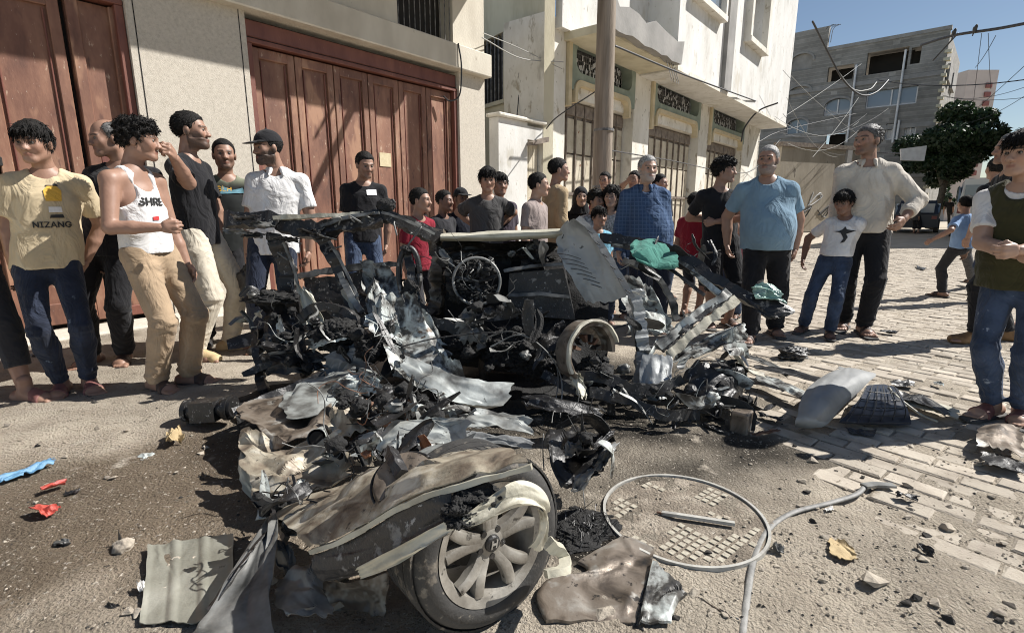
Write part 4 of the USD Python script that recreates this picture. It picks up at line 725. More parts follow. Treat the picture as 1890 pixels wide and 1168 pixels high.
# wall with graffiti at the foot of the grey building
b = thing('graffiti_wall', 'stained tan concrete wall with faded graffiti below the grey building', 'wall', at(1510, 420, 27))
A0, A1 = at(1432, 384, 25.0), at(1602, 384, 27.5); A0[2] = A1[2] = 0; ad = norm(A1 - A0); an = np.array([ad[1], -ad[0], 0]); L_ = np.linalg.norm(A1 - A0)
def abox(a0, a1, t0, t1, z0, z1):
    m = trimesh.creation.box((a1 - a0, t1 - t0, z1 - z0)); T = np.eye(4); T[:3, 0], T[:3, 1], T[:3, 2] = ad, np.cross(Zv, ad), Zv; T[:3, 3] = A0 + ad * (a0 + a1) / 2 + an * (t0 + t1) / 2 + Zv * (z0 + z1) / 2; m.apply_transform(T); return m
obj('wall', abox(0, L_, -.3, 0, 0, 3.95), 'graffiti_wall', b); obj('coping', abox(-.1, L_ + .1, -.4, .12, 3.955, 4.15), 'shutter_frame', b); obj('pier', abox(L_ * .66, L_ * .66 + .35, 0, .12, 0, 3.95), 'grey_band', b)
for i, (s, z) in enumerate([(1.2, 1.3), (1.9, .9), (2.6, 1.6), (3.3, 1.0)]):
    pts_ = [A0 + ad * (s + .5 * math.cos(k * 1.9 + i)) + an * .012 + Zv * (z + .35 * math.sin(k * 2.3 + i)) for k in range(7)]; obj('graffiti', tube(pts_, .022, 5, 40), 'wire_black' if i % 2 else 'white_frame', b)
for s in (.0, .15, .3): obj('red_stripe', abox(L_ * .73 + s, L_ * .73 + s + .07, 0, .1, 1.6, 3.4), 'brick_red', b)
# sign, tree, parked car, van, far wall, building across the street that shades the far end
Sg = at(1687, 284, 24.0); sgn = thing('sign', 'blank white signboard hanging before the tree', 'sign', Sg)
sv_ = np.array([at(1663, 275, 24), at(1711, 269, 24), at(1706, 297, 24), at(1664, 296, 24)]); sv_ = np.vstack([sv_, sv_ + [0.03, .12, 0]]); obj('board', trimesh.convex.convex_hull(sv_), 'white_frame', sgn); obj('bracket', sweep([at(1664, 284, 24.1), at(1600, 280, 27.4)], circ(.03, 6)), 'iron_grille', sgn)
def tree(name, label, base, crown, rad, n, seed, leaf=.16, limbs=7):
    t = thing(name, label, 'tree', base); r_ = np.random.default_rng(seed); b0 = np.asarray(base, float); c0 = np.asarray(crown, float)
    L = [tm(sweep(spline([b0, b0 * .5 + c0 * .5 + [.1, 0, -.4], c0], 10), circ(.22, 10), scale=np.linspace(1.1, .4, 10)))]
    cl = []
    for i in range(limbs * 3):
        d = norm(r_.normal(0, 1, 3) * [1, 1, .8] + [0, 0, .15]); e = c0 + d * np.array(rad) * r_.uniform(.45, .92); cl.append(e)
        if i < limbs: L.append(tm(sweep(spline([b0 * .45 + c0 * .55, (c0 + e) / 2 - [0, 0, .2], e], 8), circ(.09, 6), scale=np.linspace(1, .3, 8))))
    obj('trunk', cat_(L), 'bark', t, 40); cl = np.array(cl); k = r_.integers(0, len(cl), n); s = r_.uniform(.55, 1.0, len(cl)) * min(rad) * .42
    d = r_.normal(0, 1, (n, 3)); d /= np.linalg.norm(d, axis=1)[:, None]; c = cl[k] + d * (s[k] * r_.uniform(.35, 1, n) ** .5)[:, None] * [1.15, 1.15, .8]
    a = r_.normal(0, 1, (n, 3)); a /= np.linalg.norm(a, axis=1)[:, None]; b_ = np.cross(a, d + .3 * r_.normal(0, 1, (n, 3))); b_ /= np.linalg.norm(b_, axis=1)[:, None] + 1e-9; z = (leaf * r_.uniform(.6, 1.3, n))[:, None]
    v = np.stack([c - a * z, c + b_ * z * .45, c + a * z, c - b_ * z * .45], 1).reshape(-1, 3); i4 = np.arange(n)[:, None] * 4; obj('crown', (v, np.vstack([i4 + [0, 1, 2], i4 + [0, 2, 3]])), 'leaf', t)
tb = at(1722, 384, 29.5); tb[2] = 0; tc = at(1757, 274, 29.5)
tree('street_tree', 'broad dark green street tree right of the grey building', tb, tc, (2.45, 2.3, 2.2), 30000, 5, .13, 9)
tb = at(1728, 384, 46.0); tb[2] = 0
tree('small_tree', 'small light green tree far down the street below the broad tree', tb, at(1738, 365, 46), (1.6, 1.5, 1.2), 5000, 8, .15, 5)
# ---------------------------------------------------------------- far street, wires, birds
def hullbox(pts): return trimesh.convex.convex_hull(np.asarray(pts, float))
def street_car(name, label, cat, P, yaw, L, Wd, Hh, body, cabin, paint):
    t = thing(name, label, cat, P); c_, s_ = math.cos(yaw), math.sin(yaw); R = np.array([[c_, -s_, 0], [s_, c_, 0], [0, 0, 1.]])
    tr = lambda v: np.asarray(v, float) @ R.T + P
    hw = Wd / 2; lo_ = [(x, y, z) for x, z in body for y in (-hw, hw)]; obj('body', hullbox(tr(lo_)), paint, t); up_ = [(x, y * (1 if z < Hh * .8 else .82), z) for x, z in cabin for y in (-hw * .97, hw * .97)]; obj('cabin', hullbox(tr(up_)), paint, t)
    x0, x1 = min(x for x, z in cabin) + .25, max(x for x, z in cabin) - .3
    for y in (-1, 1): obj('window', hullbox(tr([(x, y * hw * .99, z) for x, z in ((x0, Hh * .62), (x1, Hh * .62), (x1 - .15, Hh * .9), (x0 + .1, Hh * .9))] + [(x, y * hw * .8, z) for x, z in ((x0, Hh * .62), (x1, Hh * .9))])), 'window_glass', t)
    xe = min(x for x, z in cabin) ; obj('rear_window', hullbox(tr([(xe - .02, y, z) for y in (-hw * .75, hw * .75) for z in (Hh * .62, Hh * .9)] + [(xe + .1, 0, Hh * .7)])), 'window_glass', t)
    for x in (-L * .31, L * .31):
        for y in (-hw, hw):
            w = trimesh.creation.cylinder(.31, .2, sections=20); w.apply_transform(trimesh.transformations.rotation_matrix(math.pi / 2, (1, 0, 0))); o = obj('wheel', tm((tr(w.vertices + [x, y * .95, .31]), w.faces)), 'rubber_sole', t, 40); r = trimesh.creation.cylinder(.19, .22, sections=16); r.apply_transform(trimesh.transformations.rotation_matrix(math.pi / 2, (1, 0, 0))); obj('rim', tm((tr(r.vertices + [x, y * .95, .31]), r.faces)), 'iron_grille', o, 40)
    for y in (-1, 1): obj('tail_light', hullbox(tr([(-L / 2 - .01, y * hw * .8 + a, z) for a in (-.1, .1) for z in (Hh * .42, Hh * .52)] + [(-L / 2 + .1, y * hw * .8, Hh * .47)])), 'brick_red', t)
look('car_dark', [(0, (0.02, 0.022, 0.028)), (1, (0.03, 0.032, 0.04))], rough=0.3, bump=0); look('van_white', [(0, (0.55, 0.54, 0.5)), (1, (0.62, 0.61, 0.57))], rough=0.4, bump=0)
cp = at(1688, 432, 26.5); cp[2] = 0
street_car('parked_car', 'dark parked hatchback down the street by the bending woman', 'car', cp, math.pi / 2 - ST, 4.0, 1.7, 1.5, [(-2, .25), (2, .25), (2, .7), (-2, .85), (1.9, .78)], [(-1.95, .8), (1.1, .8), (.5, 1.5), (-1.5, 1.5)], 'car_dark')
vp = at(1806, 384, 21.0); vp[2] = 0
street_car('parked_van', 'white parked van seen above the walking boy', 'van', vp + U * 1.5, math.pi / 2 - ST, 4.6, 1.4, 2.25, [(-2.3, .3), (2.3, .3), (2.3, .9), (-2.3, 1.1)], [(-2.28, 1.0), (1.7, 1.0), (1.2, 2.2), (-2.2, 2.25)], 'van_white')
hb = thing('corner_building', 'tall plain building across the street that shades its far end', 'building', (24, 24, 0))
fp = np.array([(17.9, 17.2), (36, 17.2), (36, 31), (31.6, 31)]); obj('wall', trimesh.convex.convex_hull(np.array([(x, y, z) for x, y in fp for z in (0, 10.5)])), 'beige_plaster', hb)
for z in (3, 6, 9): obj('floor_band', trimesh.convex.convex_hull(np.array([(x, y, zz) for x, y in ((18.0, 17.1), (35.9, 17.1), (35.9, 17.199), (18.0, 17.199)) for zz in (z, z + .25)])), 'grey_band', hb)
for i in range(5):
    for z in (1, 4, 7): obj('window', trimesh.creation.box((1.4, .1, 1.4), trimesh.transformations.translation_matrix((20.5 + i * 3.3, 17.18, z + .7))), 'window_glass', hb)
fb = at(1765, 384, 60.0); fb[2] = 0; f2 = thing('distant_house', 'low pale house closing the far end of the street', 'house', fb)
obj('wall', trimesh.creation.box((16, 5, 4.2), trimesh.transformations.translation_matrix(fb + [3, 3, 2.1])), 'beige_plaster', f2); obj('parapet', trimesh.creation.box((16.2, 5.2, .3), trimesh.transformations.translation_matrix(fb + [3, 3, 4.36])), 'grey_band', f2)
for i in range(4): obj('window', trimesh.creation.box((1.2, .1, 1.2), trimesh.transformations.translation_matrix(fb + [-3 + i * 3, .48, 2])), 'gap_black', f2)
def wire(label, pts, r=.012, m='wire_black', sagd=None, cat='wire', group=None, name='wire'):
    P = [at(*q) for q in pts]
    path = sag(P[0], P[1], sagd) if sagd is not None else spline(P, 40)
    return obj(name, sweep(path, circ(r, 5)), m, None, True, label=label, cat=cat, group=group)
wire('thick dark line with two birds crossing the sky corner', [(1700, 84, 15), (1760, 66, 14), (1850, 52, 12.8), (1960, 30, 11.5)], .035)
wire('short stay wire slanting below the bird line', [(1722, 112, 15), (1768, 62, 14.2)], .02)
wire('level dark cable from the grey building across the sky', [(1620, 148, 28), (1895, 147, 22)], .022, sagd=.25)
wire('thin line rising steeply to the right edge of the sky', [(1785, 215, 30), (1895, 118, 20)], .012, sagd=.05)
wire('fine line second below the level dark cable', [(1740, 178, 30), (1895, 180, 22)], .011, sagd=.15)
wire('fine line third below the level dark cable', [(1740, 176, 30), (1895, 160, 22)], .011, sagd=.3)
wire('fine lowest line sloping gently through the sky', [(1735, 225, 32), (1895, 175, 22)], .011, sagd=.5)
wire('near vertical hanging line left in the sky gap', [(1795, 205, 30), (1812, 62, 20)], .010, sagd=.1)
wire('near vertical hanging line right in the sky gap', [(1829, 165, 26), (1824, 62, 20)], .010, sagd=.05)
wire('long line slanting from the bird line to the tree top', [(1800, 125, 22), (1838, 66, 18)], .010, sagd=.1)
wire('thick looping black cable bundle in front of the grey building', [(1500, 40, 14), (1530, 100, 15), (1558, 150, 16), (1590, 176, 17), (1618, 170, 18), (1640, 148, 19)], .026)
wire('pale cable loop beside the black bundle', [(1545, 130, 16), (1575, 165, 17), (1605, 165, 18), (1618, 152, 19)], .016, 'wire_white')
for i, (a, b_) in enumerate([((1445, 130, 19), (1570, 218, 27)), ((1440, 220, 18), (1590, 118, 27)), ((1452, 180, 19), (1545, 290, 26)), ((1440, 245, 18), (1600, 210, 27)), ((1455, 265, 19), (1590, 235, 27)), ((1500, 290, 20), (1585, 180, 27)), ((1445, 210, 18), (1560, 285, 26)), ((1430, 215, 16), (1585, 225, 27)), ((1460, 140, 19), (1588, 250, 27)), ((1448, 250, 19), (1640, 200, 28))]):
    wire(['pale taut cable from the white building to the dark upper window', 'grey straight cable rising steeply to the upper wall', 'pale cable sagging past the arched windows', 'pale cable in the long low swag to the right', 'grey cable just above the graffiti wall', 'pale cable climbing steeply beside the lower window', 'pale cable slanting down to the coping', 'grey cable with the deepest sag before the wall', 'pale cable falling straight to the right', 'pale longest cable ending right of the pullover man'][i], [a, b_], .007, 'wire_white' if i % 3 else 'wire_black', sagd=(.3, .05, .5, .5, .6, .1, .4, .6, .15, .5)[i], group='slack cables before the grey building')
wire('dark conduit cable running under the white building ledge', [(1135, 85, 10.2), (1262, 138, 12.8), (1395, 187, 18.5)], .02)
wire('drooping cable from the pole to the white facade', [(1098, 170, 9.6), (1030, 215, 10.4), (1008, 238, 10.6)], .012)
wire('cable hanging down the alley side wall', [(958, 135, 11), (957, 180, 11), (953, 228, 10.8)], .010)
wire('pale pair of cables from the left building to the white one', [(890, 70, 9), (962, 108, 10.4), (1040, 115, 10.8)], .010, 'wire_white')
wire('thin cable from the left building to the white corner', [(893, 62, 9), (960, 90, 10.4), (1038, 128, 10.8)], .008, 'wire_white')
wire('long slack cable across the shutter bays', [(1110, 275, 9.7), (1230, 295, 14), (1380, 318, 20), (1440, 258, 22)], .014)
wire('bent black cable hooked on the last white pillar', [(1436, 190, 18.5), (1400, 205, 18.8), (1375, 235, 18.9), (1368, 262, 19)], .028)
wire('slack cable from the last white pillar to the grey building', [(1400, 262, 19.5), (1450, 240, 21), (1580, 210, 27)], .014)
A_, B_ = uw(3.62, -6.3, 1.18), uw(4.67, -6.3, 2.91)
P0, P1 = A_ + SUN * 4.75, B_ + SUN * 3.4
obj('wire', sweep(np.vstack([P0, P1, P1 + (P1 - P0) * 3.0]), circ(.05, 6)), 'wire_black', None, True, label='thick slanting service cable overhead that shades the red door', cat='wire')
obj('wire', sweep(np.vstack([P0 + [-.25, .1, .5], P1 + [-.12, .05, .0] + (P1 - P0) * 3.0]), circ(.02, 6)), 'wire_black', None, True, label='thinner slanting service cable overhead beside the thick one', cat='wire')
for i, (px, py, Y) in enumerate([(1761, 62, 14.0), (1800, 55, 13.4)]):
    c = at(px, py, Y); t = thing('bird', ('small dark bird perched left on the thick line', 'small dark bird perched right on the thick line')[i], 'bird', c)
    e = trimesh.creation.icosphere(subdivisions=2); F = Field(c - .16, c + .16, .008); A = np.eye(3); F.cone(c + [0, .02, -.03], c + [0, -.01, .05], .035, .038, .02); F.cone(c + [0, -.02, .085], c + [0, -.025, .09], .024, .022, .02); F.cone(c + [0, -.04, .09], c + [0, -.06, .085], .009, .002, .005); F.cone(c + [0, .02, -.03], c + [0, .05, -.12], .02, .012, .02); v, f_ = F.mesh(); obj('body', (v, f_), 'shoe_black', t, True)
    for s in (-1, 1): F = Field(c - .16, c + .16, .008); F.ell(c + [.03 * s, .01, .01], A, (.014, .03, .06), .01); v, f_ = F.mesh(); obj('wing', (v, f_), 'rubber_sole', t, True)
# ---------------------------------------------------------------- the people
PX = lambda e, w: ('px', e, w)
p = person('teenager cut by the left edge, only bare calf and dark cropped trousers showing', (-110, 232), (-34, 738), yaw=25, shirt=('yellow_cloth', 'short'), trousers=('charcoal_cloth', 'cropped', 1.0), shoes='sandal_pink', feet=((-110, 735), (52, 742)), h=1.66)
p = person('boy in cream printed T-shirt and ripped dark jeans by the left door', (55, 228), (120, 726), yaw=-4, head=-28, pitch=8, hair='mop', shirt=('cream_cloth', 'short'), hem=.49, loose=1.7, trousers=('dark_denim', 'long', .75), shoes='sandal_pink', feet=((118, 728), (168, 722)), h=1.63, build=.98,
           arms=(PX((14, 430, -1), (38, 520, 1)), PX((186, 415, -1), (160, 480, -1))))
emblem(p, 'print', flat([(-.035, 0), (.035, 0), (.04, .06), (.02, .085), (-.02, .085), (-.04, .06)]), 'print_yellow', .02, -.165); emblem(p, 'print', flat([(-.03, -.03), (.03, -.03), (.028, .002), (-.028, .002)]), 'print_white', .02, -.2)
emblem(p, 'print', flat([(-.03, 0), (.03, 0), (.015, .022), (-.015, .022)]), 'print_black', .02, -.08); emblem(p, 'print', flat([(-.03, 0), (.035, 0), (.03, .02), (-.025, .018)]), 'print_black', .02, -.262)
emblem(p, 'lettering', words('NIZANG', .032), 'print_black', -.005, -.30)
person('man with receding hair in black T-shirt, looking away behind the cream shirt boy', (190, 213), (203, 672), yaw=-25, head=-70, pitch=8, hair='bald', hairm='dark_grey_hair', build=1.12, beard=.35, shirt=('black_cloth', 'short'), trousers=('black_cloth', 'long', 1.0), h=1.74, shoes='sandal_brown')
p = person('youth with curly black hair in white tank top and tan joggers', (252, 224), (318, 714), yaw=42, head=72, pitch=6, hair='curly', shirt=('white_cloth', 'tank'), hem=.53, loose=1.2, trousers=('tan_trousers', 'long', 1.25), feet=((292, 722), (352, 710)), h=1.66, build=.93, tuck=False,
           arms=(PX((203, 420, 1), (296, 420, 1)), PX((318, 425, -1), (346, 488, 1))), hands=(.9, .5), shoes='sandal_brown')
emblem(p, 'lettering', words('SHRE', .044), 'print_black', -.008, -.19); emblem(p, 'print', flat([(-.06, 0), (.07, .01), (.05, .03), (.0, .02), (-.05, .04)]), 'print_black', .0, -.36); emblem(p, 'print', flat([(-.02, 0), (.02, 0), (.02, .025), (-.02, .02)]), 'print_red', .0, -.30)
person('tall bearded man in black T-shirt with a fist raised to his cheek', (345, 206), (395, 655), yaw=62, head=72, hair='short', beard=.8, shirt=('black_cloth', 'short'), hem=.48, trousers=('cream_trousers', 'long', 1.15), feet=((362, 668), (428, 648)), h=1.83, loose=1.5,
       arms=(PX((348, 338, 1), (322, 292, 1)), PX((405, 400, -1), (400, 470, -1))), hands=(1.0, .5), shoes='shoe_cream', sandal=False)
p = person('man with cropped beard in grey-green fading to black T-shirt facing the camera', (410, 255), (408, 636), yaw=6, head=2, hair='buzz', beard=.55, skin='tan', shirt=('ombre_cloth', 'short'), trousers=('black_cloth', 'long', 1.0), h=1.68, shoes='shoe_black', sandal=False, lod=1)
emblem(p, 'print', flat([(-.09, 0), (.1, .01), (.08, .05), (.0, .03), (-.07, .06)]), 'print_blue', .02, -.13); emblem(p, 'lettering', words('ESLH', .04), 'print_yellow', -.05, -.09)
p = person('bearded man in dark cap and white polo shirt with a black bag', (492, 250), (508, 645), yaw=-8, head=-62, pitch=6, hair='buzz', cap=('black_cloth', 'cap'), beard=.95, shirt=('white_cloth', 'short'), hem=.46, loose=1.8, build=1.06, trousers=('dark_denim', 'long', 1.0), h=1.72, collar='white_cloth',
           arms=(PX((458, 425, -1), (456, 478, 1)), PX((578, 420, -1), (570, 468, 1))), shoes='shoe_black', sandal=False)
BAGHAND = p['wri'][0]
p = person('young man in black T-shirt and blue jeans in front of the red door', (674, 280), (676, 600), yaw=8, head=22, pitch=14, beard=.3, shirt=('black_cloth', 'short'), hem=.50, loose=1.6, trousers=('denim', 'long', .95), h=1.66, arms=(PX((640, 425, -1), (652, 468, 1)), PX((722, 420, -1), (712, 462, 1))), shoes='shoe_black', sandal=False)
emblem(p, 'print', flat([(-.05, 0), (.05, 0), (.05, .055), (-.05, .055)]), 'print_white', .06, -.12)
p = person('boy in crimson T-shirt with white lettering behind the wreck', (774, 348), (772, 624), yaw=38, head=62, shirt=('red_cloth', 'short'), loose=1.5, trousers=('charcoal_cloth', 'short', 1.2), lod=1)
emblem(p, 'lettering', words('NEWTOUR', .03), 'print_white', .0, -.12)
pk = person('boy wearing a red and black backpack vest, dark face', (819, 352), (818, 590), yaw=45, head=55, skin='dark', shirt=('charcoal_cloth', 'short'), trousers=('black_cloth', 'long', 1.0), lod=2)
person('boy in black cap right of the backpack boy', (850, 348), (850, 583), yaw=20, head=30, skin='dark', shirt=('navy_cloth', 'short'), cap=('black_cloth', 'cap'), hair='buzz', trousers=('black_cloth', 'long', 1.0), lod=2)
person('boy in dark grey T-shirt with hands on his hips', (900, 309), (896, 606), yaw=5, head=5, pitch=8, hair='mop', shirt=('dark_grey_cloth', 'short'), loose=1.9, trousers=('charcoal_cloth', 'long', 1.1), lod=1, arms=(PX((846, 392, -1), (876, 418, 1)), PX((948, 392, -1), (920, 418, 1))))
person('boy in dark purple T-shirt half hidden behind the boy with hands on hips', (922, 320), (930, 592), yaw=25, head=20, hair='mop', skin='tan', shirt=('purple_cloth', 'short'), loose=1.6, trousers=('charcoal_cloth', 'long', 1.0), lod=2)
person('boy in mauve grey T-shirt in profile before the pale wall', (993, 320), (984, 600), yaw=65, head=85, shirt=('mauve_cloth', 'short'), loose=1.4, build=1.12, trousers=('charcoal_cloth', 'long', 1.0), lod=1, skin='light')
person('youth in tan long-sleeved shirt seen from behind', (1030, 293), (1026, 580), yaw=118, head=95, shirt=('tan_cloth', 'long'), hem=.45, loose=1.8, trousers=('tan_cloth', 'long', 1.0), lod=1)
person('girl in black head scarf beside the pole', (1072, 346), (1072, 575), yaw=2, head=10, hair='none', cap=('black_cloth', 'scarf'), shirt=('black_cloth', 'long'), hem=.25, loose=2.2, trousers=('black_cloth', 'long', 1.2), lod=2, skin='light')
person('boy with tousled dark hair between head scarf and curly hair', (1100, 352), (1100, 582), yaw=30, head=45, hair='curly', shirt=('patterned_cloth', 'short'), lod=2)
person('small child in light blue shirt, foremost by the wreck', (1106, 382), (1108, 600), yaw=18, head=25, hair='mop', shirt=('light_blue_cloth', 'short'), lod=1, skin='tan')
person('girl with long loose curly hair in patterned shirt', (1130, 345), (1140, 585), yaw=-20, head=-15, hair='long', shirt=('patterned_cloth', 'short'), lod=2, skin='light')
person('youth in pink top with one arm lifted, behind the grey-haired man', (1172, 316), (1178, 545), yaw=-10, head=-20, shirt=('pink_cloth', 'short'), lod=2, arms=(PX((1142, 350, 1), (1158, 335, 1)), None))
person('child in red top peeping past the pole', (1117, 318), (1125, 525), yaw=-10, head=-20, shirt=('red_cloth', 'short'), lod=2)
person('dark-haired youth mostly hidden behind the grey-haired man', (1218, 322), (1216, 548), yaw=20, head=60, shirt=('navy_cloth', 'short'), lod=2)
p = person('grey-haired man in blue checked shirt behind the wreck', (1195, 307), (1195, 612), yaw=8, head=22, hair='short', hairm='grey_hair', beard=.75, bcol=(.3, .29, .28), shirt=('plaid_cloth', 'long'), hem=.44, loose=1.9, build=1.12, belly=.05, trousers=('navy_cloth', 'long', 1.1), h=1.60, collar='plaid_cloth', skin='light', kid=0)
person('child in red shirt seen from behind, right of the checked shirt', (1285, 356), (1274, 584), yaw=150, head=140, shirt=('red_cloth', 'short'), loose=1.6, trousers=('navy_cloth', 'short', 1.1), lod=2)
person('young man in black T-shirt with folded arms looking right', (1336, 306), (1325, 602), yaw=22, head=72, hair='curly', shirt=('black_cloth', 'short'), hem=.49, loose=1.4, trousers=('black_cloth', 'short', 1.5), lod=1, arms=(PX((1272, 402, -1), (1322, 404, 1)), PX((1372, 402, 1), (1318, 410, 1))), hands=(.9, .9), h=1.6, kid=0)
person('small child in pink shirt half hidden behind the big man', (1362, 400), (1350, 585), yaw=-30, shirt=('pink_cloth', 'short'), trousers=('denim', 'long', 1.0), lod=2)
person('big grey-haired man in tight blue-grey T-shirt and black trousers', (1421, 268), (1406, 623), yaw=4, head=-12, hair='buzz', hairm='grey_hair', beard=.75, bcol=(.16, .155, .15), shirt=('blue_grey_cloth', 'short'), hem=.48, loose=.8, build=1.3, belly=.45, trousers=('black_cloth', 'long', 1.15), feet=((1384, 630), (1428, 616)), h=1.66, kid=0,
       arms=(PX((1342, 400, -1), (1342, 465, 1)), PX((1474, 405, -1), (1466, 470, 1))))
p = person('boy in white T-shirt with a black figure print and jeans', (1560, 345), (1508, 616), yaw=-6, head=-22, pitch=14, hair='mop', shirt=('white_cloth', 'short'), hem=.56, loose=1.1, trousers=('denim', 'long', 1.0), feet=((1482, 612), (1530, 622)), h=1.30, arms=(PX((1492, 440, -1), (1480, 488, 1)), PX((1562, 455, -1), (1556, 505, 1))), skin='dark')
emblem(p, 'print', flat([(-.085, .03), (-.04, .035), (-.015, .05), (.0, .075), (.015, .05), (.05, .042), (.085, .04), (.04, .02), (.015, .01), (.03, -.02), (.01, -.06), (-.02, -.07), (.0, -.03), (-.015, .0), (-.03, .02)]), 'print_black', .02, -.15)
p = person('tall man in beige pullover and black trousers behind the white shirt boy', (1608, 228), (1578, 612), yaw=6, head=-38, hair='short', hairm='dark_grey_hair', beard=.6, shirt=('beige_cloth', 'long'), hem=.50, loose=2.3, build=1.08, trousers=('black_cloth', 'long', 1.1), feet=((1556, 606), (1592, 616)), h=1.86, arms=(PX((1545, 400, -1), (1540, 455, -1)), PX((1695, 372, -1), (1668, 405, 1))), collar='beige_cloth', skin='tan')
person('boy in light blue shirt walking away with an arm stretched out', (1786, 358), (1762, 550), yaw=-128, head=-150, hair='short', shirt=('sky_blue_cloth', 'short'), hem=.5, loose=1.7, trousers=('charcoal_cloth', 'long', 1.05), feet=((1792, 530), (1738, 548)), rise=(.05, 0), h=1.3, arms=(None, PX((1755, 425, 1), (1722, 442, 1))), lod=1)
ph = person('bald man in black T-shirt holding up a phone at the right edge', (1888, 250), (1845, 632), yaw=-68, head=-60, hair='buzz', hairm='dark_grey_hair', beard=.4, shirt=('black_cloth', 'short'), hem=.5, loose=1.6, trousers=('black_cloth', 'long', 1.05), feet=((1858, 628), (1800, 634)), h=1.74, arms=(PX((1862, 400, 1), (1826, 372, 1)), PX((1806, 398, 1), (1818, 368, -1))), shoes='shoe_tan', sandal=False, lean=.05)
person('dark-haired person behind the man with the phone', (1843, 290), (1842, 560), yaw=-120, head=-150, shirt=('black_cloth', 'short'), lod=2, h=1.72)
p = person('youth in olive vest over white T-shirt with folded arms and ripped jeans', (1893, 280), (1852, 772), yaw=-12, head=-30, pitch=4, hair='mop', shirt=('white_cloth', 'short'), hem=.49, loose=1.0, trousers=('denim', 'long', .85), feet=((1828, 768), (1880, 776)), h=1.53, arms=(PX((1812, 448, 1), (1880, 470, 1)), PX((1960, 450, 1), (1880, 462, 1))), hands=(.9, .9), shoes='sandal_pink', skin='light', kid=.2, extra='olive_cloth')
VEST = p
person('woman in grey top and dark skirt bending over a cart down the street', (1693, 370), (1690, 431), yaw=150, hair='none', cap=('dark_grey_cloth', 'scarf'), shirt=('dark_grey_cloth', 'long'), hem=.4, loose=2.0, trousers=('black_cloth', 'cropped', 2.0), lod=3)
person('man in black walking down the street under the tree', (1755, 363), (1755, 419), yaw=170, shirt=('black_cloth', 'short'), trousers=('black_cloth', 'long', 1.1), lod=3)
person('man in red shirt beside the graffiti wall', (1497, 355), (1500, 424), yaw=-40, shirt=('red_cloth', 'short'), trousers=('black_cloth', 'long', 1.1), lod=3)
person('figure in dark clothes left of the red shirt by the graffiti wall', (1484, 366), (1487, 426), yaw=60, shirt=('charcoal_cloth', 'short'), trousers=('charcoal_cloth', 'long', 1.1), lod=3)
# ---------------------------------------------------------------- the wreck
look('burnt_white', [(0.34, (0.015, 0.015, 0.015)), (0.43, (0.06, 0.056, 0.05)), (0.49, (0.26, 0.265, 0.25)), (0.58, (0.44, 0.475, 0.455)), (0.66, (0.52, 0.56, 0.54)), (0.74, (0.2, 0.19, 0.17))], scale=9, detail=9, rough=0.5, bump=0.4, bscale=40, bdist=0.006, distort=.6, rrough=0.62, vary=0.1, metal=.15, spots=[(18, 0.6, (0.05, 0.043, 0.038)), (9, 0.63, (0.13, 0.09, 0.06)), (4, 0.6, (0.03, 0.028, 0.026))])
look('burnt_brown', [(0.27, (0.022, 0.02, 0.018)), (0.4, (0.095, 0.075, 0.058)), (0.5, (0.19, 0.155, 0.122)), (0.6, (0.24, 0.205, 0.168)), (0.72, (0.38, 0.36, 0.32))], scale=8, detail=9, rough=0.42, bump=0.35, bscale=45, bdist=0.005, distort=.8, vary=0.12, metal=.4, spots=[(5, 0.56, (0.36, 0.345, 0.31)), (24, 0.60, (0.035, 0.03, 0.026)), (4, 0.66, (0.03, 0.027, 0.025))])
look('pale_steel', [(0.31, (0.03, 0.03, 0.028)), (0.41, (0.15, 0.15, 0.14)), (0.53, (0.32, 0.335, 0.32)), (0.68, (0.5, 0.53, 0.51))], scale=7, detail=8, rough=0.42, bump=0.25, bscale=50, bdist=.005, metal=.2, vary=.1, spots=[(14, 0.66, (0.04, 0.037, 0.034)), (6, 0.66, (0.14, 0.1, 0.07))])
look('ash_panel', [(0.28, (0.02, 0.018, 0.016)), (0.40, (0.17, 0.135, 0.10)), (0.52, (0.33, 0.29, 0.22)), (0.64, (0.5, 0.47, 0.4)), (0.75, (0.3, 0.25, 0.18))], scale=8, detail=9, rough=0.5, bump=0.4, bscale=50, bdist=.006, distort=.8, metal=.15, spots=[(20, 0.62, (0.03, 0.026, 0.022))])
look('soot', [(0.3, (0.006, 0.006, 0.006)), (0.6, (0.018, 0.017, 0.017)), (0.8, (0.05, 0.05, 0.05))], scale=9, detail=8, rough=0.42, bump=0.6, bscale=60, bdist=0.006, vary=.2, spots=[(14, 0.6, (0.15, 0.145, 0.138)), (45, 0.63, (0.28, 0.275, 0.265))])
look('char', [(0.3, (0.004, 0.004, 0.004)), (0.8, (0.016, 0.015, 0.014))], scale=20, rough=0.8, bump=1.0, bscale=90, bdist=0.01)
look('bare_steel', [(0.3, (0.03, 0.03, 0.028)), (0.5, (0.15, 0.15, 0.143)), (0.75, (0.3, 0.3, 0.285))], scale=9, detail=8, rough=0.5, bump=0.3, bscale=60, bdist=0.004, metal=.4, vary=.15)
look('grey_plastic', [(0.3, (0.16, 0.165, 0.165)), (0.7, (0.29, 0.295, 0.29))], scale=4, detail=8, rough=0.55, bump=0.25, bscale=50, vary=.1, spots=[(6, 0.68, (0.05, 0.05, 0.05))])
look('headliner', [(0.25, (0.09, 0.09, 0.088)), (0.5, (0.33, 0.34, 0.335)), (0.75, (0.42, 0.43, 0.425))], scale=3.5, detail=8, rough=0.5, bump=0.3, bscale=40, metal=.3, spots=[(7, 0.68, (0.03, 0.03, 0.03))])
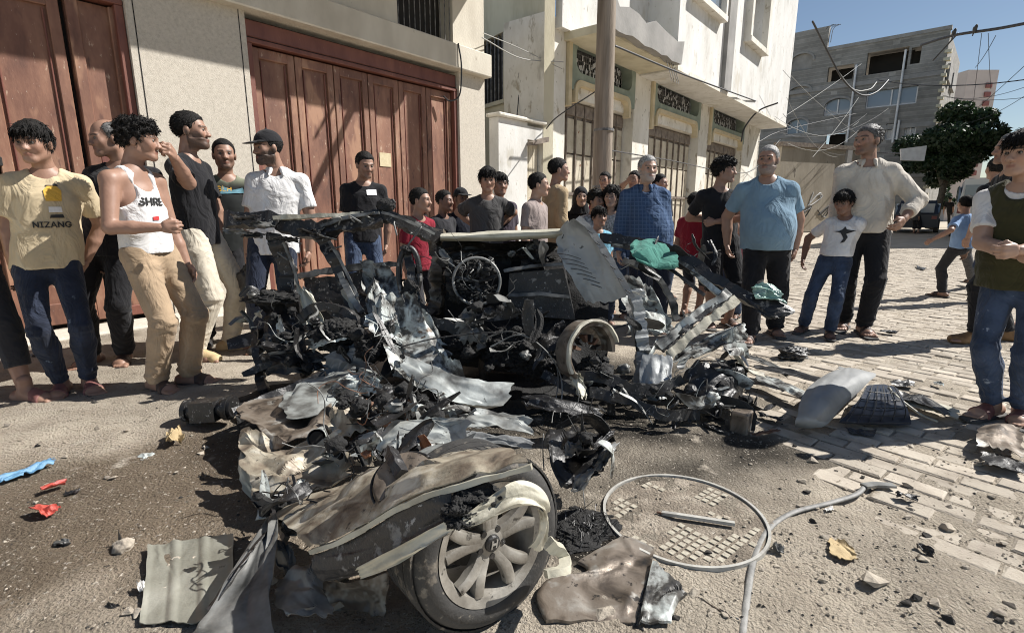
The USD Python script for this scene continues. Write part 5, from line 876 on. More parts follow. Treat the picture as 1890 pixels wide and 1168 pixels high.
look('galvanised', [(0.3, (0.19, 0.185, 0.15)), (0.55, (0.33, 0.325, 0.275)), (0.75, (0.46, 0.45, 0.39))], scale=5, detail=9, rough=0.4, bump=0.25, bscale=60, metal=.45, spots=[(8, 0.7, (0.56, 0.56, 0.5)), (20, .68, (0.1, 0.09, 0.07))])
look('rust', [(0.3, (0.07, 0.035, 0.02)), (0.7, (0.2, 0.11, 0.07))], scale=14, detail=8, rough=0.85, bump=0.5, bscale=80)
look('copper', [(0.3, (0.2, 0.09, 0.05)), (0.7, (0.4, 0.2, 0.12))], scale=20, rough=0.45, bump=0, metal=.6)
look('cream_lip', [(0.25, (0.12, 0.1, 0.075)), (0.5, (0.42, 0.4, 0.32)), (0.75, (0.55, 0.53, 0.45))], scale=6, detail=8, rough=0.5, bump=0.3, bscale=50)
look('tyre', [(0.3, (0.016, 0.016, 0.016)), (0.7, (0.045, 0.043, 0.04))], scale=10, detail=8, rough=0.75, bump=0.3, bscale=90, spots=[(12, 0.58, (0.11, 0.097, 0.08)), (40, 0.62, (0.15, 0.135, 0.11))])
look('alloy', [(0.25, (0.07, 0.06, 0.048)), (0.5, (0.2, 0.185, 0.16)), (0.75, (0.38, 0.365, 0.33))], scale=9, detail=7, rough=0.5, bump=0.2, bscale=80, metal=.2, spots=[(25, .62, (.05, .045, .038))])
M['teal_glass'] = M['teal_cloth']; look('glass_shards', [(0.3, (0.07, 0.15, 0.13)), (0.5, (0.17, 0.29, 0.25)), (0.75, (0.42, 0.52, 0.48))], scale=26, detail=6, rough=0.2, bump=0.9, bscale=60, bdist=.006)
car = thing('wrecked_car', 'burnt and torn-open wreck of a car filling the middle of the street', 'wrecked car', gp(800, 800))
def crumple(uv, seed, n1_=14, n2_=60):
    r_ = np.random.default_rng(seed); out = 0
    for n, a in ((n1_, 1.0), (n2_, .38)):
        p = np.vstack([r_.uniform(-.1, 1.1, (n, 2)), [(-.3, -.3), (-.3, 1.3), (1.3, -.3), (1.3, 1.3)]]); out = out + a * LinearNDInterpolator(p, r_.normal(0, 1, len(p)))(uv)
    return np.nan_to_num(out)
def sheet(name, rows, m, parent=None, thick=.003, crum=.012, rag=.03, n=(34, 26), seed=1, smooth=25, rib=None, **kw):
    """bent, torn sheet metal through rows of pixels with their distances; creased, ragged, with thickness"""
    parent = car if parent is None else parent
    C = np.array([[at(*p) for p in r_] for r_ in rows]); nr, nc = C.shape[:2]; a, b_ = np.linspace(0, 1, nr), np.linspace(0, 1, nc)
    nu, nv = n; u, v = np.meshgrid(np.linspace(0, 1, nu), np.linspace(0, 1, nv), indexing='ij'); r_ = np.random.default_rng(seed)
    def edge(t, k): x = np.linspace(0, 1, max(5, int(6 * k))); return np.interp(t, x, r_.uniform(0, 1, len(x))) * rag
    lo_u, hi_u = edge(v, 2), 1 - edge(v, 2); uu = lo_u + (hi_u - lo_u) * u; lo_v, hi_v = edge(uu, 2), 1 - edge(uu, 2); vv = lo_v + (hi_v - lo_v) * v
    P = np.stack([RectBivariateSpline(a, b_, C[..., k], kx=min(2, nr - 1), ky=min(2, nc - 1)).ev(uu, vv) for k in range(3)], -1)
    du, dv = np.gradient(P, axis=0), np.gradient(P, axis=1); nn = np.cross(du, dv); nn /= np.linalg.norm(nn, axis=2, keepdims=True) + 1e-9
    d = crum * crumple(np.stack([uu, vv], -1).reshape(-1, 2), seed).reshape(nu, nv) + crum * .25 * (meshkit.fbm(P * 25, 3, seed) - .5)
    if rib: d = d + rib[0] * np.maximum(0, np.cos(vv * math.pi * 2 * rib[1]) - .35)
    P = P + nn * d[..., None]; id_ = np.arange(nu * nv).reshape(nu, nv)
    f = np.stack([id_[:-1, :-1], id_[1:, :-1], id_[1:, 1:], id_[:-1, 1:]], -1).reshape(-1, 4); f = np.vstack([f[:, [0, 1, 2]], f[:, [0, 2, 3]]])
    V = np.vstack([P.reshape(-1, 3) + (nn * thick / 2).reshape(-1, 3), P.reshape(-1, 3) - (nn * thick / 2).reshape(-1, 3)]); k = nu * nv
    bd = np.concatenate([id_[:, 0], id_[-1, 1:], id_[-2::-1, -1], id_[0, -2:0:-1]]); e = np.stack([bd, np.roll(bd, -1)], 1)
    f = np.vstack([f, f[:, ::-1] + k, np.stack([e[:, 0], e[:, 1] + k, e[:, 1]], 1), np.stack([e[:, 0], e[:, 0] + k, e[:, 1] + k], 1)])
    V[:, 2] = np.maximum(V[:, 2], .004 + .01 * r_.random()); return obj(name, (V, f), m, parent, smooth, **kw)
def beam(name, pts, w, h, m, parent=None, seed=0, jag=.28, n=48, hollow=True, **kw):
    """dented pressed-steel member along the pixels"""
    parent = car if parent is None else parent; P = spline([at(*p) for p in pts], n); r_ = np.random.default_rng(seed + 77); P = P + .3 * w * (np.stack([meshkit.fbm(P * 11, 3, seed + k) for k in range(3)], 1) - .5) * 2
    pr = np.array([(-w, -h), (-w * .35, -h), (-w * .2, -h * .5), (w * .2, -h * .5), (w * .35, -h), (w, -h), (w, h), (-w, h)]) * .5
    sc = 1 + jag * 2 * (meshkit.fbm(P * 10, 2, seed + 9) - .5); V, F = sweep(P, pr, up=np.array([0, -1, .3]), scale=sc * 1.0); V = V + (.32 * min(w, h) * (np.stack([meshkit.fbm(V * 26, 3, seed + 20 + k) for k in range(3)], 1) - .5) * 2); V[:, 2] = np.maximum(V[:, 2], .005); return obj(name, (V, F), m, parent, 50, **kw)
def cable(name, pts, r, m, parent=None, n=40, **kw):
    V, F = sweep(spline([at(*p) for p in pts], n), circ(r, 6)); V[:, 2] = np.maximum(V[:, 2], .006); return obj(name, (V, F), m, car if parent is None else parent, True, **kw)
def lump(name, c, r, m, parent=None, seed=0, sub=4, rough=.5, sq=(1, 1, .8), **kw):
    s = trimesh.creation.icosphere(subdivisions=sub); v = s.vertices; d = 1 + rough * (meshkit.fbm(v * 2.2 + seed * 7.1, 5, seed) - .5) * 2 + rough * .4 * (meshkit.noise(v * 12 + seed, seed) - .5); V = v * d[:, None] * np.array(sq) * r + np.asarray(c); V[:, 2] = np.maximum(V[:, 2], .0); return obj(name, (V, s.faces), m, car if parent is None else parent, 50, **kw)
# front wheel
wn_ = norm([.60, -.79, .10]); wc = at(912, 1004, 1.245) - wn_ * .1; wu = norm(Zv - wn_ * wn_[2]); wr = np.cross(wu, wn_)
RS = [.81, .74]
def revolve(prof, n=72): 
    prof = [(q * (RS[0] if q > .2115 else RS[1]), z) for q, z in prof]
    a = np.linspace(0, 2 * math.pi, n + 1)[:-1]; k = len(prof); V = np.vstack([wc + wn_ * p[1] + (wr * math.cos(t) + wu * math.sin(t)) * p[0] for t in a for p in [tuple(q) for q in prof]]); V = V.reshape(-1, 3); F = []
    for i in range(n):
        for j in range(k - 1): A, B_ = i * k + j, ((i + 1) % n) * k + j; F.append((A, B_, B_ + 1, A + 1))
    return V, np.array(F)
wheel = obj('wheel', revolve([(.205, -.1), (.24, -.105), (.275, -.1), (.292, -.085), (.296, -.05), (.297, 0), (.296, .05), (.292, .075), (.277, .098), (.25, .108), (.225, .107), (.212, .098), (.207, .085), (.205, .05), (.2, -.1)]), 'tyre', car, 40)
blk = []
for k in range(64):
    t = k / 64 * 2 * math.pi
    for s in (-.066, -.022, .022, .066):
        o = wc + wn_ * s + (wr * math.cos(t + (s > 0) * .05) + wu * math.sin(t + (s > 0) * .05)) * .2965 * .81; B_ = np.array([wr * -math.sin(t) + wu * math.cos(t), wn_, wr * math.cos(t) + wu * math.sin(t)]); v = (np.array(trimesh.creation.box((.0255, .040, .006)).vertices)) @ B_ + o; blk.append(trimesh.Trimesh(v, trimesh.creation.box((1, 1, 1)).faces, process=False))
obj('tread', cat_(blk), 'tyre', wheel)
rim = obj('rim', revolve([(.202, -.09), (.190, -.05), (.186, .03), (.190, .07), (.199, .093), (.212, .102), (.211, .092), (.204, .07)]), 'alloy', car, 40)
obj('brake_disc', revolve([(.0, -.02), (.14, -.02), (.14, -.005), (.0, -.005)]), 'soot', car, 30)
for k in range(5):
    for da in (-.17, .17):
        t = k * 2 * math.pi / 5 + .3; pts = [(.045, .075, t + da * .9), (.10, .083, t + da * .75), (.16, .088, t + da * 1.15), (.196, .088, t + da * 1.5)]
        P = spline([wc + wn_ * z + (wr * math.cos(a) + wu * math.sin(a)) * q * .74 for q, z, a in pts], 12); obj('spoke', sweep(P, np.array([(-.017, -.016), (.017, -.016), (.015, .006), (.008, .010), (-.008, .010), (-.015, .006)]), up=wn_, scale=np.linspace(1.15, .95, 12)), 'alloy', rim, 35)
obj('hub', revolve([(.0, .09), (.03, .09), (.06, .086), (.066, .075), (.066, .04)], 40), 'alloy', rim, 35); cp_ = obj('hub_cap', revolve([(.0, .1), (.024, .1), (.031, .096), (.033, .088)], 32), 'soot', rim, 35)
def hubbox(x0, x1, y0, y1, z, sl=0.0): 
    x0, x1, y0, y1 = (q * .8 for q in (x0, x1, y0, y1))
    v = [wc + wr * (x + sl * y) + wu * y + wn_ * zz for x in (x0, x1) for y in (y0, y1) for zz in (z, z + .003)]; return trimesh.convex.convex_hull(np.array(v))
obj('emblem', cat_([hubbox(-.012, -.007, -.013, .013, .1005, .3), hubbox(.007, .012, -.013, .013, .1005, .3), hubbox(-.0069, .0069, -.003, .003, .1005, .3)]), 'alloy', rim)
for k in range(5):
    t = k * 2 * math.pi / 5 + .3 + math.pi / 5; o = wc + wn_ * .084 + (wr * math.cos(t) + wu * math.sin(t)) * .039; c = trimesh.creation.cylinder(.0085, .012, sections=14); T = np.eye(4); T[:3, 0], T[:3, 1], T[:3, 2], T[:3, 3] = wr, wu, wn_, o; c.apply_transform(T); obj('nut', c, 'soot', rim, 30)
# wing over the near wheel
A_ = [(575, 1018, 1.17), (650, 988, 1.11), (760, 925, 1.02), (860, 893, .985), (980, 862, .98)]
sheet('wing', [[(480, 945, 1.62), (560, 905, 1.62), (660, 862, 1.62), (770, 835, 1.56), (880, 820, 1.46)], [(520, 965, 1.42), (610, 918, 1.38), (720, 880, 1.29), (830, 850, 1.22), (930, 842, 1.16)], A_], 'ash_panel', crum=.026, rag=.02, n=(60, 80), seed=3)
beam('wing_flange', A_, .012, .014, 'cream_lip', seed=4, n=40)
sheet('wing_side', [[(572, 1022, 1.167), (650, 992, 1.107), (760, 929, 1.017), (835, 905, .985)], [(575, 1050, 1.15), (640, 1040, 1.09), (745, 1000, 1.0), (830, 960, .96)], [(590, 1075, 1.14), (650, 1066, 1.08), (720, 1040, .995), (830, 985, .95)]], 'soot', crum=.006, rag=.02, seed=5)
sheet('wing_lip', [[(655, 1048, 1.07), (720, 1014, .985), (800, 972, .945), (838, 955, .935)], [(662, 1068, 1.065), (725, 1046, .98), (800, 1000, .94), (838, 978, .93)]], 'cream_lip', crum=.005, rag=.05, n=(14, 40), seed=6)
sheet('wing_top', [[(740, 845, 1.50), (800, 822, 1.50), (870, 818, 1.45), (915, 830, 1.38)], [(770, 880, 1.24), (830, 868, 1.18), (880, 862, 1.13), (930, 850, 1.10)]], 'pale_steel', crum=.008, rag=.06, seed=7)
sheet('arch_lip', [[(846, 962, .93), (900, 918, .96), (955, 886, 1.0), (1000, 903, 1.03), (1012, 945, 1.04)], [(852, 968, .925), (905, 940, .945), (958, 915, .98), (998, 925, 1.01), (1010, 952, 1.03)], [(860, 976, .92), (912, 952, .935), (960, 934, .965), (998, 938, 1.0), (1008, 958, 1.02)]], 'cream_lip', crum=.004, rag=.02, n=(20, 44), seed=8)
sheet('torn_strip', [[(992, 938, 1.02), (1010, 944, 1.03)], [(996, 975, 1.03), (1012, 978, 1.04)], [(975, 1012, 1.04), (1000, 1020, 1.05)]], 'cream_lip', crum=.004, rag=.06, n=(20, 12), seed=9)
dk = at(746, 884, 1.17); dn = norm([-.1, -.5, .9]); d1 = norm(np.cross(dn, [0, 1, 0])); d2 = np.cross(dn, d1)
pr_ = [(0, .012), (.05, .012), (.075, .006), (.08, -.01)]; a_ = np.linspace(0, 2 * math.pi, 37)[:-1]; V = np.vstack([dk + dn * z + (d1 * math.cos(t) + d2 * math.sin(t)) * q for t in a_ for q, z in pr_]); F = [(i * 4 + j, ((i + 1) % 36) * 4 + j, ((i + 1) % 36) * 4 + j + 1, i * 4 + j + 1) for i in range(36) for j in range(3)]
obj('strut_cap', (V, np.array(F)), 'burnt_brown', car, 40); obj('strut_ring', sweep(np.array([dk - dn * .012 + (d1 * math.cos(t) + d2 * math.sin(t)) * .086 for t in np.linspace(0, 2 * math.pi, 40)]), circ(.004, 6)), 'soot', car, True)
beam('strut_bolt', [(722, 838, 1.24), (730, 852, 1.2), (738, 872, 1.165)], .03, .03, 'soot', seed=2)
# bonnet and front left
sheet('bonnet', [[(448, 742, 2.45), (520, 720, 2.6), (600, 692, 2.75), (645, 672, 2.8)], [(432, 765, 2.28), (520, 760, 2.35), (600, 735, 2.45), (668, 715, 2.6)], [(470, 790, 2.12), (530, 800, 2.1), (600, 780, 2.15), (660, 752, 2.3)], [(500, 832, 1.98), (545, 822, 1.95), (610, 800, 2.0), (650, 778, 2.1)]], 'burnt_brown', crum=.034, rag=.05, n=(60, 64), seed=11)
sheet('bonnet_skin', [[(520, 722, 2.58), (595, 688, 2.70), (652, 666, 2.76)], [(510, 750, 2.3), (600, 732, 2.38), (668, 708, 2.52)], [(540, 775, 2.15), (610, 760, 2.22), (668, 745, 2.3)]], 'pale_steel', crum=.016, rag=.08, seed=12)
beam('bonnet_edge', [(428, 760, 2.42), (510, 725, 2.62), (600, 690, 2.76)], .035, .03, 'soot', seed=13)
sheet('front_panel', [[(438, 815, 1.98), (500, 835, 1.95), (560, 800, 1.98), (640, 790, 1.95)], [(440, 850, 1.88), (500, 862, 1.84), (570, 850, 1.85), (650, 830, 1.83)], [(452, 890, 1.78), (505, 900, 1.74), (580, 890, 1.74), (660, 858, 1.72)], [(470, 940, 1.70), (505, 915, 1.66), (570, 905, 1.68), (655, 868, 1.70)]], 'ash_panel', crum=.026, rag=.12, n=(50, 50), seed=14)
sheet('torn_tail', [[(440, 822, 1.93), (470, 830, 1.92), (490, 860, 1.88)], [(438, 880, 1.83), (462, 885, 1.81), (475, 900, 1.8)], [(466, 930, 1.75), (472, 935, 1.74), (476, 940, 1.73)]], 'cream_lip', crum=.01, rag=.1, seed=15)
hc = at(585, 808, 1.93); hd_ = norm([.15, -.8, .25]); obj('pipe_mouth', sweep([hc - hd_ * .14, hc, hc + hd_ * .012], circ(.034, 24), scale=[1, 1, 1.08], cap=False), 'burnt_white', car, 40); obj('pipe_dark', sweep([hc - hd_ * .1, hc + hd_ * .013], circ(.027, 20)), 'gap_black', car)
sheet('inner_wing', [[(655, 800, 1.8), (720, 780, 1.85), (800, 770, 1.85), (880, 790, 1.75)], [(640, 850, 1.68), (720, 840, 1.68), (800, 815, 1.7), (880, 810, 1.62)]], 'pale_steel', crum=.02, rag=.12, seed=16)
# strips hanging at the front corner
sheet('torn_strip', [[(494, 952, 1.52), (506, 945, 1.52)], [(455, 1010, 1.36), (512, 992, 1.36)], [(395, 1110, 1.19), (500, 1105, 1.17)], [(350, 1180, 1.08), (520, 1190, 1.05)]], 'bare_steel', crum=.006, rag=.03, seed=17, n=(50, 26))
sheet('torn_strip', [[(470, 1000, 1.45), (500, 975, 1.43)], [(425, 1060, 1.3), (452, 1040, 1.28)], [(372, 1130, 1.2), (400, 1125, 1.18)]], 'soot', crum=.006, rag=.05, seed=18)
sheet('torn_panel', [[(505, 1072, 1.28), (560, 1035, 1.26), (588, 1065, 1.24)], [(500, 1105, 1.2), (560, 1090, 1.18), (605, 1090, 1.18)], [(530, 1140, 1.12), (570, 1140, 1.12), (622, 1140, 1.11)]], 'bare_steel', crum=.008, rag=.12, seed=19)
sheet('torn_panel', [[(500, 985, 1.42), (540, 1000, 1.4)], [(520, 1060, 1.3), (560, 1080, 1.3)]], 'bare_steel', crum=.01, rag=.2, seed=20)
sheet('splash_shield', [[(585, 1065, 1.33), (650, 1070, 1.32), (720, 1050, 1.3)], [(600, 1120, 1.28), (670, 1120, 1.28), (720, 1090, 1.28)], [(610, 1170, 1.22), (660, 1180, 1.22), (700, 1180, 1.22)]], 'burnt_brown', crum=.008, rag=.04, seed=21)
lump('hub_end', at(540, 968, 1.46), .035, 'soot', seed=3, rough=.2); obj('hub_ring', sweep(np.array([at(540, 968, 1.44) + np.array([math.cos(t) * .026, 0, math.sin(t) * .034]) for t in np.linspace(0, 2 * math.pi, 30)]), circ(.006, 6)), 'bare_steel', car, True)
beam('link_rod', [(505, 925, 1.6), (515, 960, 1.5), (528, 995, 1.42)], .018, .018, 'bare_steel', seed=22); beam('link_rod', [(470, 915, 1.62), (500, 930, 1.58), (560, 928, 1.55)], .03, .025, 'soot', seed=23)
lump('charred_lump', at(850, 945, .96), .036, 'char', seed=5, rough=.6, sub=5); lump('charred_lump', at(885, 912, .985), .034, 'char', seed=6, rough=.5, sq=(1.3, 1, .6))
beam('lower_arm', [(1012, 1000, 1.24), (1040, 1030, 1.3), (1035, 1052, 1.22), (1005, 1060, 1.2)], .03, .02, 'cream_lip', seed=24)
# headlamp and right front corner
sheet('lamp_housing', [[(1000, 800, 1.95), (1040, 785, 1.98), (1080, 795, 1.92)], [(1010, 850, 1.75), (1050, 855, 1.75), (1110, 850, 1.75)], [(1040, 905, 1.66), (1070, 900, 1.66), (1112, 880, 1.66)]], 'soot', crum=.02, rag=.1, seed=25)
sheet('lamp_reflector', [[(1042, 815, 1.76), (1072, 815, 1.76)], [(1040, 842, 1.7), (1078, 835, 1.7)]], 'bare_steel', crum=.012, rag=.1, seed=26, n=(18, 18)); sheet('lamp_reflector', [[(1060, 880, 1.62), (1105, 855, 1.62)], [(1052, 912, 1.58), (1080, 905, 1.58)]], 'bare_steel', crum=.006, rag=.1, seed=27, n=(18, 18))
sheet('torn_strip', [[(1088, 825, 1.75), (1135, 783, 1.85)], [(1080, 845, 1.7), (1145, 800, 1.8)]], 'soot', crum=.008, rag=.2, seed=28); sheet('torn_strip', [[(1085, 850, 1.68), (1150, 808, 1.78)], [(1095, 880, 1.62), (1120, 858, 1.66)]], 'bare_steel', crum=.008, rag=.2, seed=29)
# left frame: roof rail, pillars, door
Y3 = 3.35
beam('roof_rail', [(425, 408, Y3), (500, 408, Y3), (585, 430, Y3), (640, 412, Y3), (700, 402, Y3)], .09, .09, 'soot', seed=30, jag=.3, n=50); beam('roof_rail', [(700, 400, Y3), (735, 408, Y3), (800, 440, Y3 + .1), (806, 470, Y3 + .1)], .075, .07, 'soot', seed=31, n=40)
beam('rail_edge', [(505, 402, Y3 - .05), (600, 398, Y3 - .05), (690, 394, Y3)], .028, .02, 'cream_lip', seed=32); beam('door_pillar', [(505, 432, Y3), (530, 500, Y3), (548, 590, Y3)], .085, .07, 'soot', seed=33, n=40); beam('door_pillar', [(592, 438, Y3), (622, 490, Y3 - .05), (648, 550, Y3 - .1), (672, 595, Y3 - .15)], .075, .06, 'soot', seed=34, n=40)
beam('pillar_trim', [(628, 505, Y3 - .12), (645, 540, Y3 - .15), (668, 575, Y3 - .2)], .035, .03, 'bare_steel', seed=35); beam('pillar_trim', [(632, 535, Y3 - .14), (648, 562, Y3 - .17), (660, 592, Y3 - .2)], .025, .02, 'cream_lip', seed=36)
beam('far_pillar', [(806, 425, Y3 + .25), (806, 500, Y3 + .25), (804, 580, Y3 + .25)], .085, .06, 'burnt_brown', seed=37)
sheet('door_panel', [[(552, 512, 3.9), (640, 498, 3.9), (738, 488, 3.9)], [(565, 560, 3.85), (650, 550, 3.85), (740, 540, 3.85)], [(600, 612, 3.8), (660, 605, 3.8), (745, 600, 3.8)]], 'soot', crum=.02, rag=.1, seed=38); beam('door_top_edge', [(550, 510, 3.86), (640, 496, 3.86), (740, 486, 3.86)], .04, .035, 'bare_steel', seed=39)
for i, (x, y) in enumerate([(425, 425), (440, 400), (455, 432), (470, 412), (520, 440), (560, 425)]): sheet('torn_strip', [[(x - 18, y - 6, Y3 - .1), (x + 40, y - 3, Y3 - .12)], [(x - 15, y + 8, Y3 - .12), (x + 38, y + 7 + i, Y3 - .1)]], 'soot' if i % 3 else 'bare_steel', crum=.015, rag=.25, n=(12, 20), seed=50 + i)
lump('burnt_mirror', at(712, 380, Y3), .055, 'char', seed=9, rough=.25, sq=(1.1, .7, .8)); beam('mirror_arm', [(690, 398, Y3), (710, 385, Y3), (728, 370, Y3)], .03, .03, 'soot', seed=40)
for i, (x, y) in enumerate([(600, 420), (625, 415), (655, 410), (690, 405), (735, 415), (765, 428), (520, 470), (538, 520), (610, 465), (638, 520), (655, 560)]):
    rg = np.random.default_rng(900 + i); o = at(x, y, Y3 - .06); obj('torn_flange', tube([o, o + [rg.uniform(-.05, .05), -.02, rg.uniform(-.04, .05)], o + [rg.uniform(-.1, .1), -.04, rg.uniform(-.1, .06)]], .006, 5, 8), 'bare_steel', car, True); obj('bolt', trimesh.creation.icosphere(subdivisions=1, radius=.009).apply_translation(o - [.02, .0, .01]), 'bare_steel', car)
beam('frame_edge', [(592, 418, Y3 - .06), (640, 402, Y3 - .06), (700, 393, Y3 - .06)], .02, .014, 'bare_steel', seed=220); beam('frame_edge', [(608, 445, Y3 - .07), (634, 492, Y3 - .1), (660, 548, Y3 - .15)], .018, .014, 'bare_steel', seed=221); beam('frame_edge', [(520, 440, Y3 - .06), (545, 505, Y3 - .06), (562, 585, Y3 - .06)], .016, .014, 'bare_steel', seed=222); beam('frame_edge', [(705, 392, Y3 - .06), (745, 404, Y3 - .06), (802, 432, Y3 + .02)], .018, .012, 'bare_steel', seed=223)
# head rest ring and seat frame
hr_ = at(755, 505, 3.2); obj('seat_ring', sweep(np.array([hr_ + np.array([math.cos(t) * .065, .02 * math.sin(t), math.sin(t) * .16]) for t in np.linspace(0, 2 * math.pi, 40)]), circ(.018, 8)), 'soot', car, True); beam('seat_frame', [(745, 455, 3.25), (760, 500, 3.2), (770, 560, 3.15), (800, 580, 3.1)], .05, .035, 'soot', seed=41); beam('seat_frame', [(742, 470, 3.22), (738, 520, 3.2), (745, 575, 3.15)], .02, .02, 'bare_steel', seed=42); lump('charred_lump', at(758, 540, 3.15), .06, 'char', seed=11, sq=(.8, .6, 1.3)); lump('charred_lump', at(752, 462, 3.22), .035, 'char', seed=12)
# left lower mass
sheet('torn_panel', [[(462, 540, 3.2), (520, 548, 3.2), (555, 580, 3.1)], [(480, 600, 3.1), (530, 610, 3.05), (570, 620, 3.0)], [(490, 655, 2.95), (530, 660, 2.95), (575, 655, 2.95)]], 'soot', crum=.04, rag=.14, seed=43); lump('charred_lump', at(500, 550, 3.15), .1, 'char', seed=13, sq=(1.6, 1, .4))
sheet('torn_panel', [[(548, 520, 3.25), (570, 530, 3.2)], [(560, 580, 3.15), (600, 590, 3.1)], [(585, 650, 3.05), (610, 640, 3.0)]], 'cream_lip', crum=.02, rag=.1, seed=44); beam('wheel_arch', [(555, 590, 3.1), (590, 565, 3.1), (640, 575, 3.05), (668, 615, 3.0)], .05, .04, 'soot', seed=45)
sheet('torn_panel', [[(555, 640, 2.9), (600, 615, 2.9), (648, 622, 2.9)], [(570, 655, 2.85), (610, 640, 2.85), (650, 632, 2.85)]], 'burnt_white', crum=.03, rag=.15, seed=46); sheet('torn_panel', [[(470, 620, 3.0), (540, 640, 2.95), (575, 660, 2.9)], [(480, 668, 2.9), (545, 680, 2.85), (585, 690, 2.8)]], 'soot', crum=.03, rag=.15, seed=47); sheet('torn_panel', [[(590, 668, 2.85), (640, 640, 2.85), (680, 660, 2.85)], [(600, 700, 2.75), (650, 690, 2.75), (690, 690, 2.75)]], 'grey_plastic', crum=.03, rag=.15, seed=48)
# centre: torn white bodywork
sheet('body_side', [[(690, 560, 2.95), (728, 540, 3.0), (768, 545, 3.0)], [(700, 620, 2.8), (740, 610, 2.85), (790, 600, 2.9)], [(712, 665, 2.65), (760, 660, 2.7), (830, 655, 2.75)], [(725, 690, 2.55), (790, 712, 2.5), (870, 700, 2.55)]], 'burnt_white', crum=.055, rag=.06, n=(60, 50), seed=60)
sheet('sill', [[(745, 655, 2.6), (800, 672, 2.52), (870, 695, 2.48), (950, 706, 2.5)], [(740, 680, 2.5), (800, 708, 2.42), (870, 735, 2.38), (948, 725, 2.42)], [(760, 700, 2.46), (820, 735, 2.36), (880, 748, 2.33), (935, 748, 2.36)]], 'pale_steel', crum=.012, rag=.05, n=(30, 60), seed=61)
sheet('torn_panel', [[(660, 590, 2.9), (700, 555, 2.95), (730, 600, 2.9)], [(680, 650, 2.75), (720, 640, 2.78), (745, 660, 2.75)]], 'burnt_white', crum=.04, rag=.2, seed=62); sheet('torn_panel', [[(765, 560, 2.95), (785, 575, 2.95), (812, 630, 2.9)], [(770, 640, 2.8), (800, 650, 2.8), (830, 668, 2.8)]], 'burnt_white', crum=.03, rag=.2, seed=63)
sheet('torn_panel', [[(835, 590, 2.9), (870, 575, 2.95), (880, 620, 2.9)], [(845, 640, 2.82), (875, 640, 2.82), (885, 650, 2.82)]], 'bare_steel', crum=.03, rag=.15, seed=64); sheet('torn_panel', [[(600, 720, 2.5), (660, 690, 2.55), (700, 700, 2.5)], [(620, 745, 2.4), (680, 735, 2.4), (720, 730, 2.4)]], 'burnt_white', crum=.03, rag=.2, seed=65)
sheet('torn_panel', [[(840, 760, 2.1), (900, 755, 2.15), (980, 765, 2.1)], [(850, 790, 2.0), (920, 785, 2.0), (990, 800, 1.98)]], 'pale_steel', crum=.015, rag=.08, seed=66); sheet('torn_panel', [[(830, 785, 1.98), (900, 800, 1.95), (990, 815, 1.9)], [(840, 800, 1.9), (910, 815, 1.88), (985, 828, 1.86)]], 'grey_plastic', crum=.015, rag=.08, seed=67)
sheet('torn_panel', [[(960, 720, 2.5), (1040, 735, 2.45), (1120, 760, 2.4)], [(955, 745, 2.35), (1040, 765, 2.3), (1110, 785, 2.3)]], 'soot', crum=.02, rag=.12, seed=211)
sheet('torn_panel', [[(660, 470, 3.6), (700, 480, 3.6), (740, 500, 3.55)], [(665, 530, 3.5), (705, 540, 3.5), (745, 560, 3.45)], [(680, 590, 3.35), (715, 600, 3.3), (750, 610, 3.3)]], 'burnt_white', crum=.03, rag=.14, seed=213); sheet('torn_panel', [[(1260, 700, 2.85), (1320, 670, 2.9), (1380, 680, 2.9)], [(1265, 740, 2.7), (1325, 725, 2.72), (1390, 715, 2.78)], [(1280, 765, 2.6), (1330, 762, 2.62), (1385, 745, 2.68)]], 'soot', crum=.03, rag=.12, seed=214)
beam('cross_member', [(660, 600, 3.05), (720, 580, 3.05), (790, 590, 3.0), (860, 615, 2.95)], .06, .05, 'soot', seed=215); beam('cross_member', [(600, 560, 3.2), (640, 590, 3.1), (700, 640, 2.95)], .05, .045, 'soot', seed=216); beam('cross_member', [(1040, 690, 2.7), (1120, 700, 2.7), (1190, 720, 2.7), (1260, 700, 2.75)], .06, .04, 'soot', seed=217)
# dashboard
sheet('dash_top', [[(815, 462, 3.6), (880, 455, 3.65), (960, 452, 3.65), (1035, 450, 3.6)], [(820, 480, 3.4), (880, 472, 3.42), (960, 475, 3.4), (1040, 470, 3.4)]], 'soot', crum=.02, rag=.06, seed=70)
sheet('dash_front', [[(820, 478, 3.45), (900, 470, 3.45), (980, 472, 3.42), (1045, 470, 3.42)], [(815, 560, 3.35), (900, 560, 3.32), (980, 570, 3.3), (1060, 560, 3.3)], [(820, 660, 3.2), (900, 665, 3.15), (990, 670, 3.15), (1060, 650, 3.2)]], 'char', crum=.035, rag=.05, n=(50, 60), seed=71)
dash = obj('glove_box', trimesh.convex.convex_hull(np.array([at(x, y, Y) for x, y, Y in ((940, 505, 3.25), (1040, 495, 3.25), (1062, 590, 3.22), (935, 580, 3.22), (945, 480, 3.5), (1040, 475, 3.5), (1060, 590, 3.5), (940, 590, 3.5))])), 'soot', car); beam('glove_lip', [(938, 545, 3.2), (990, 543, 3.2), (1052, 548, 3.2)], .02, .012, 'bare_steel', seed=72, n=20)
beam('dash_edge', [(930, 500, 3.22), (990, 490, 3.22), (1040, 488, 3.22)], .02, .02, 'bare_steel', seed=73, n=20)
sc_ = at(880, 519, 3.05); sn_ = norm([.12, -1, .18]); s1 = norm(np.cross(sn_, Zv)); s2 = np.cross(s1, sn_); sw = obj('steering_wheel', sweep(np.array([sc_ + (s1 * math.cos(t) + s2 * math.sin(t)) * .14 for t in np.linspace(0, 2 * math.pi, 64)]), circ(.0085, 8)), 'bare_steel', car, True)
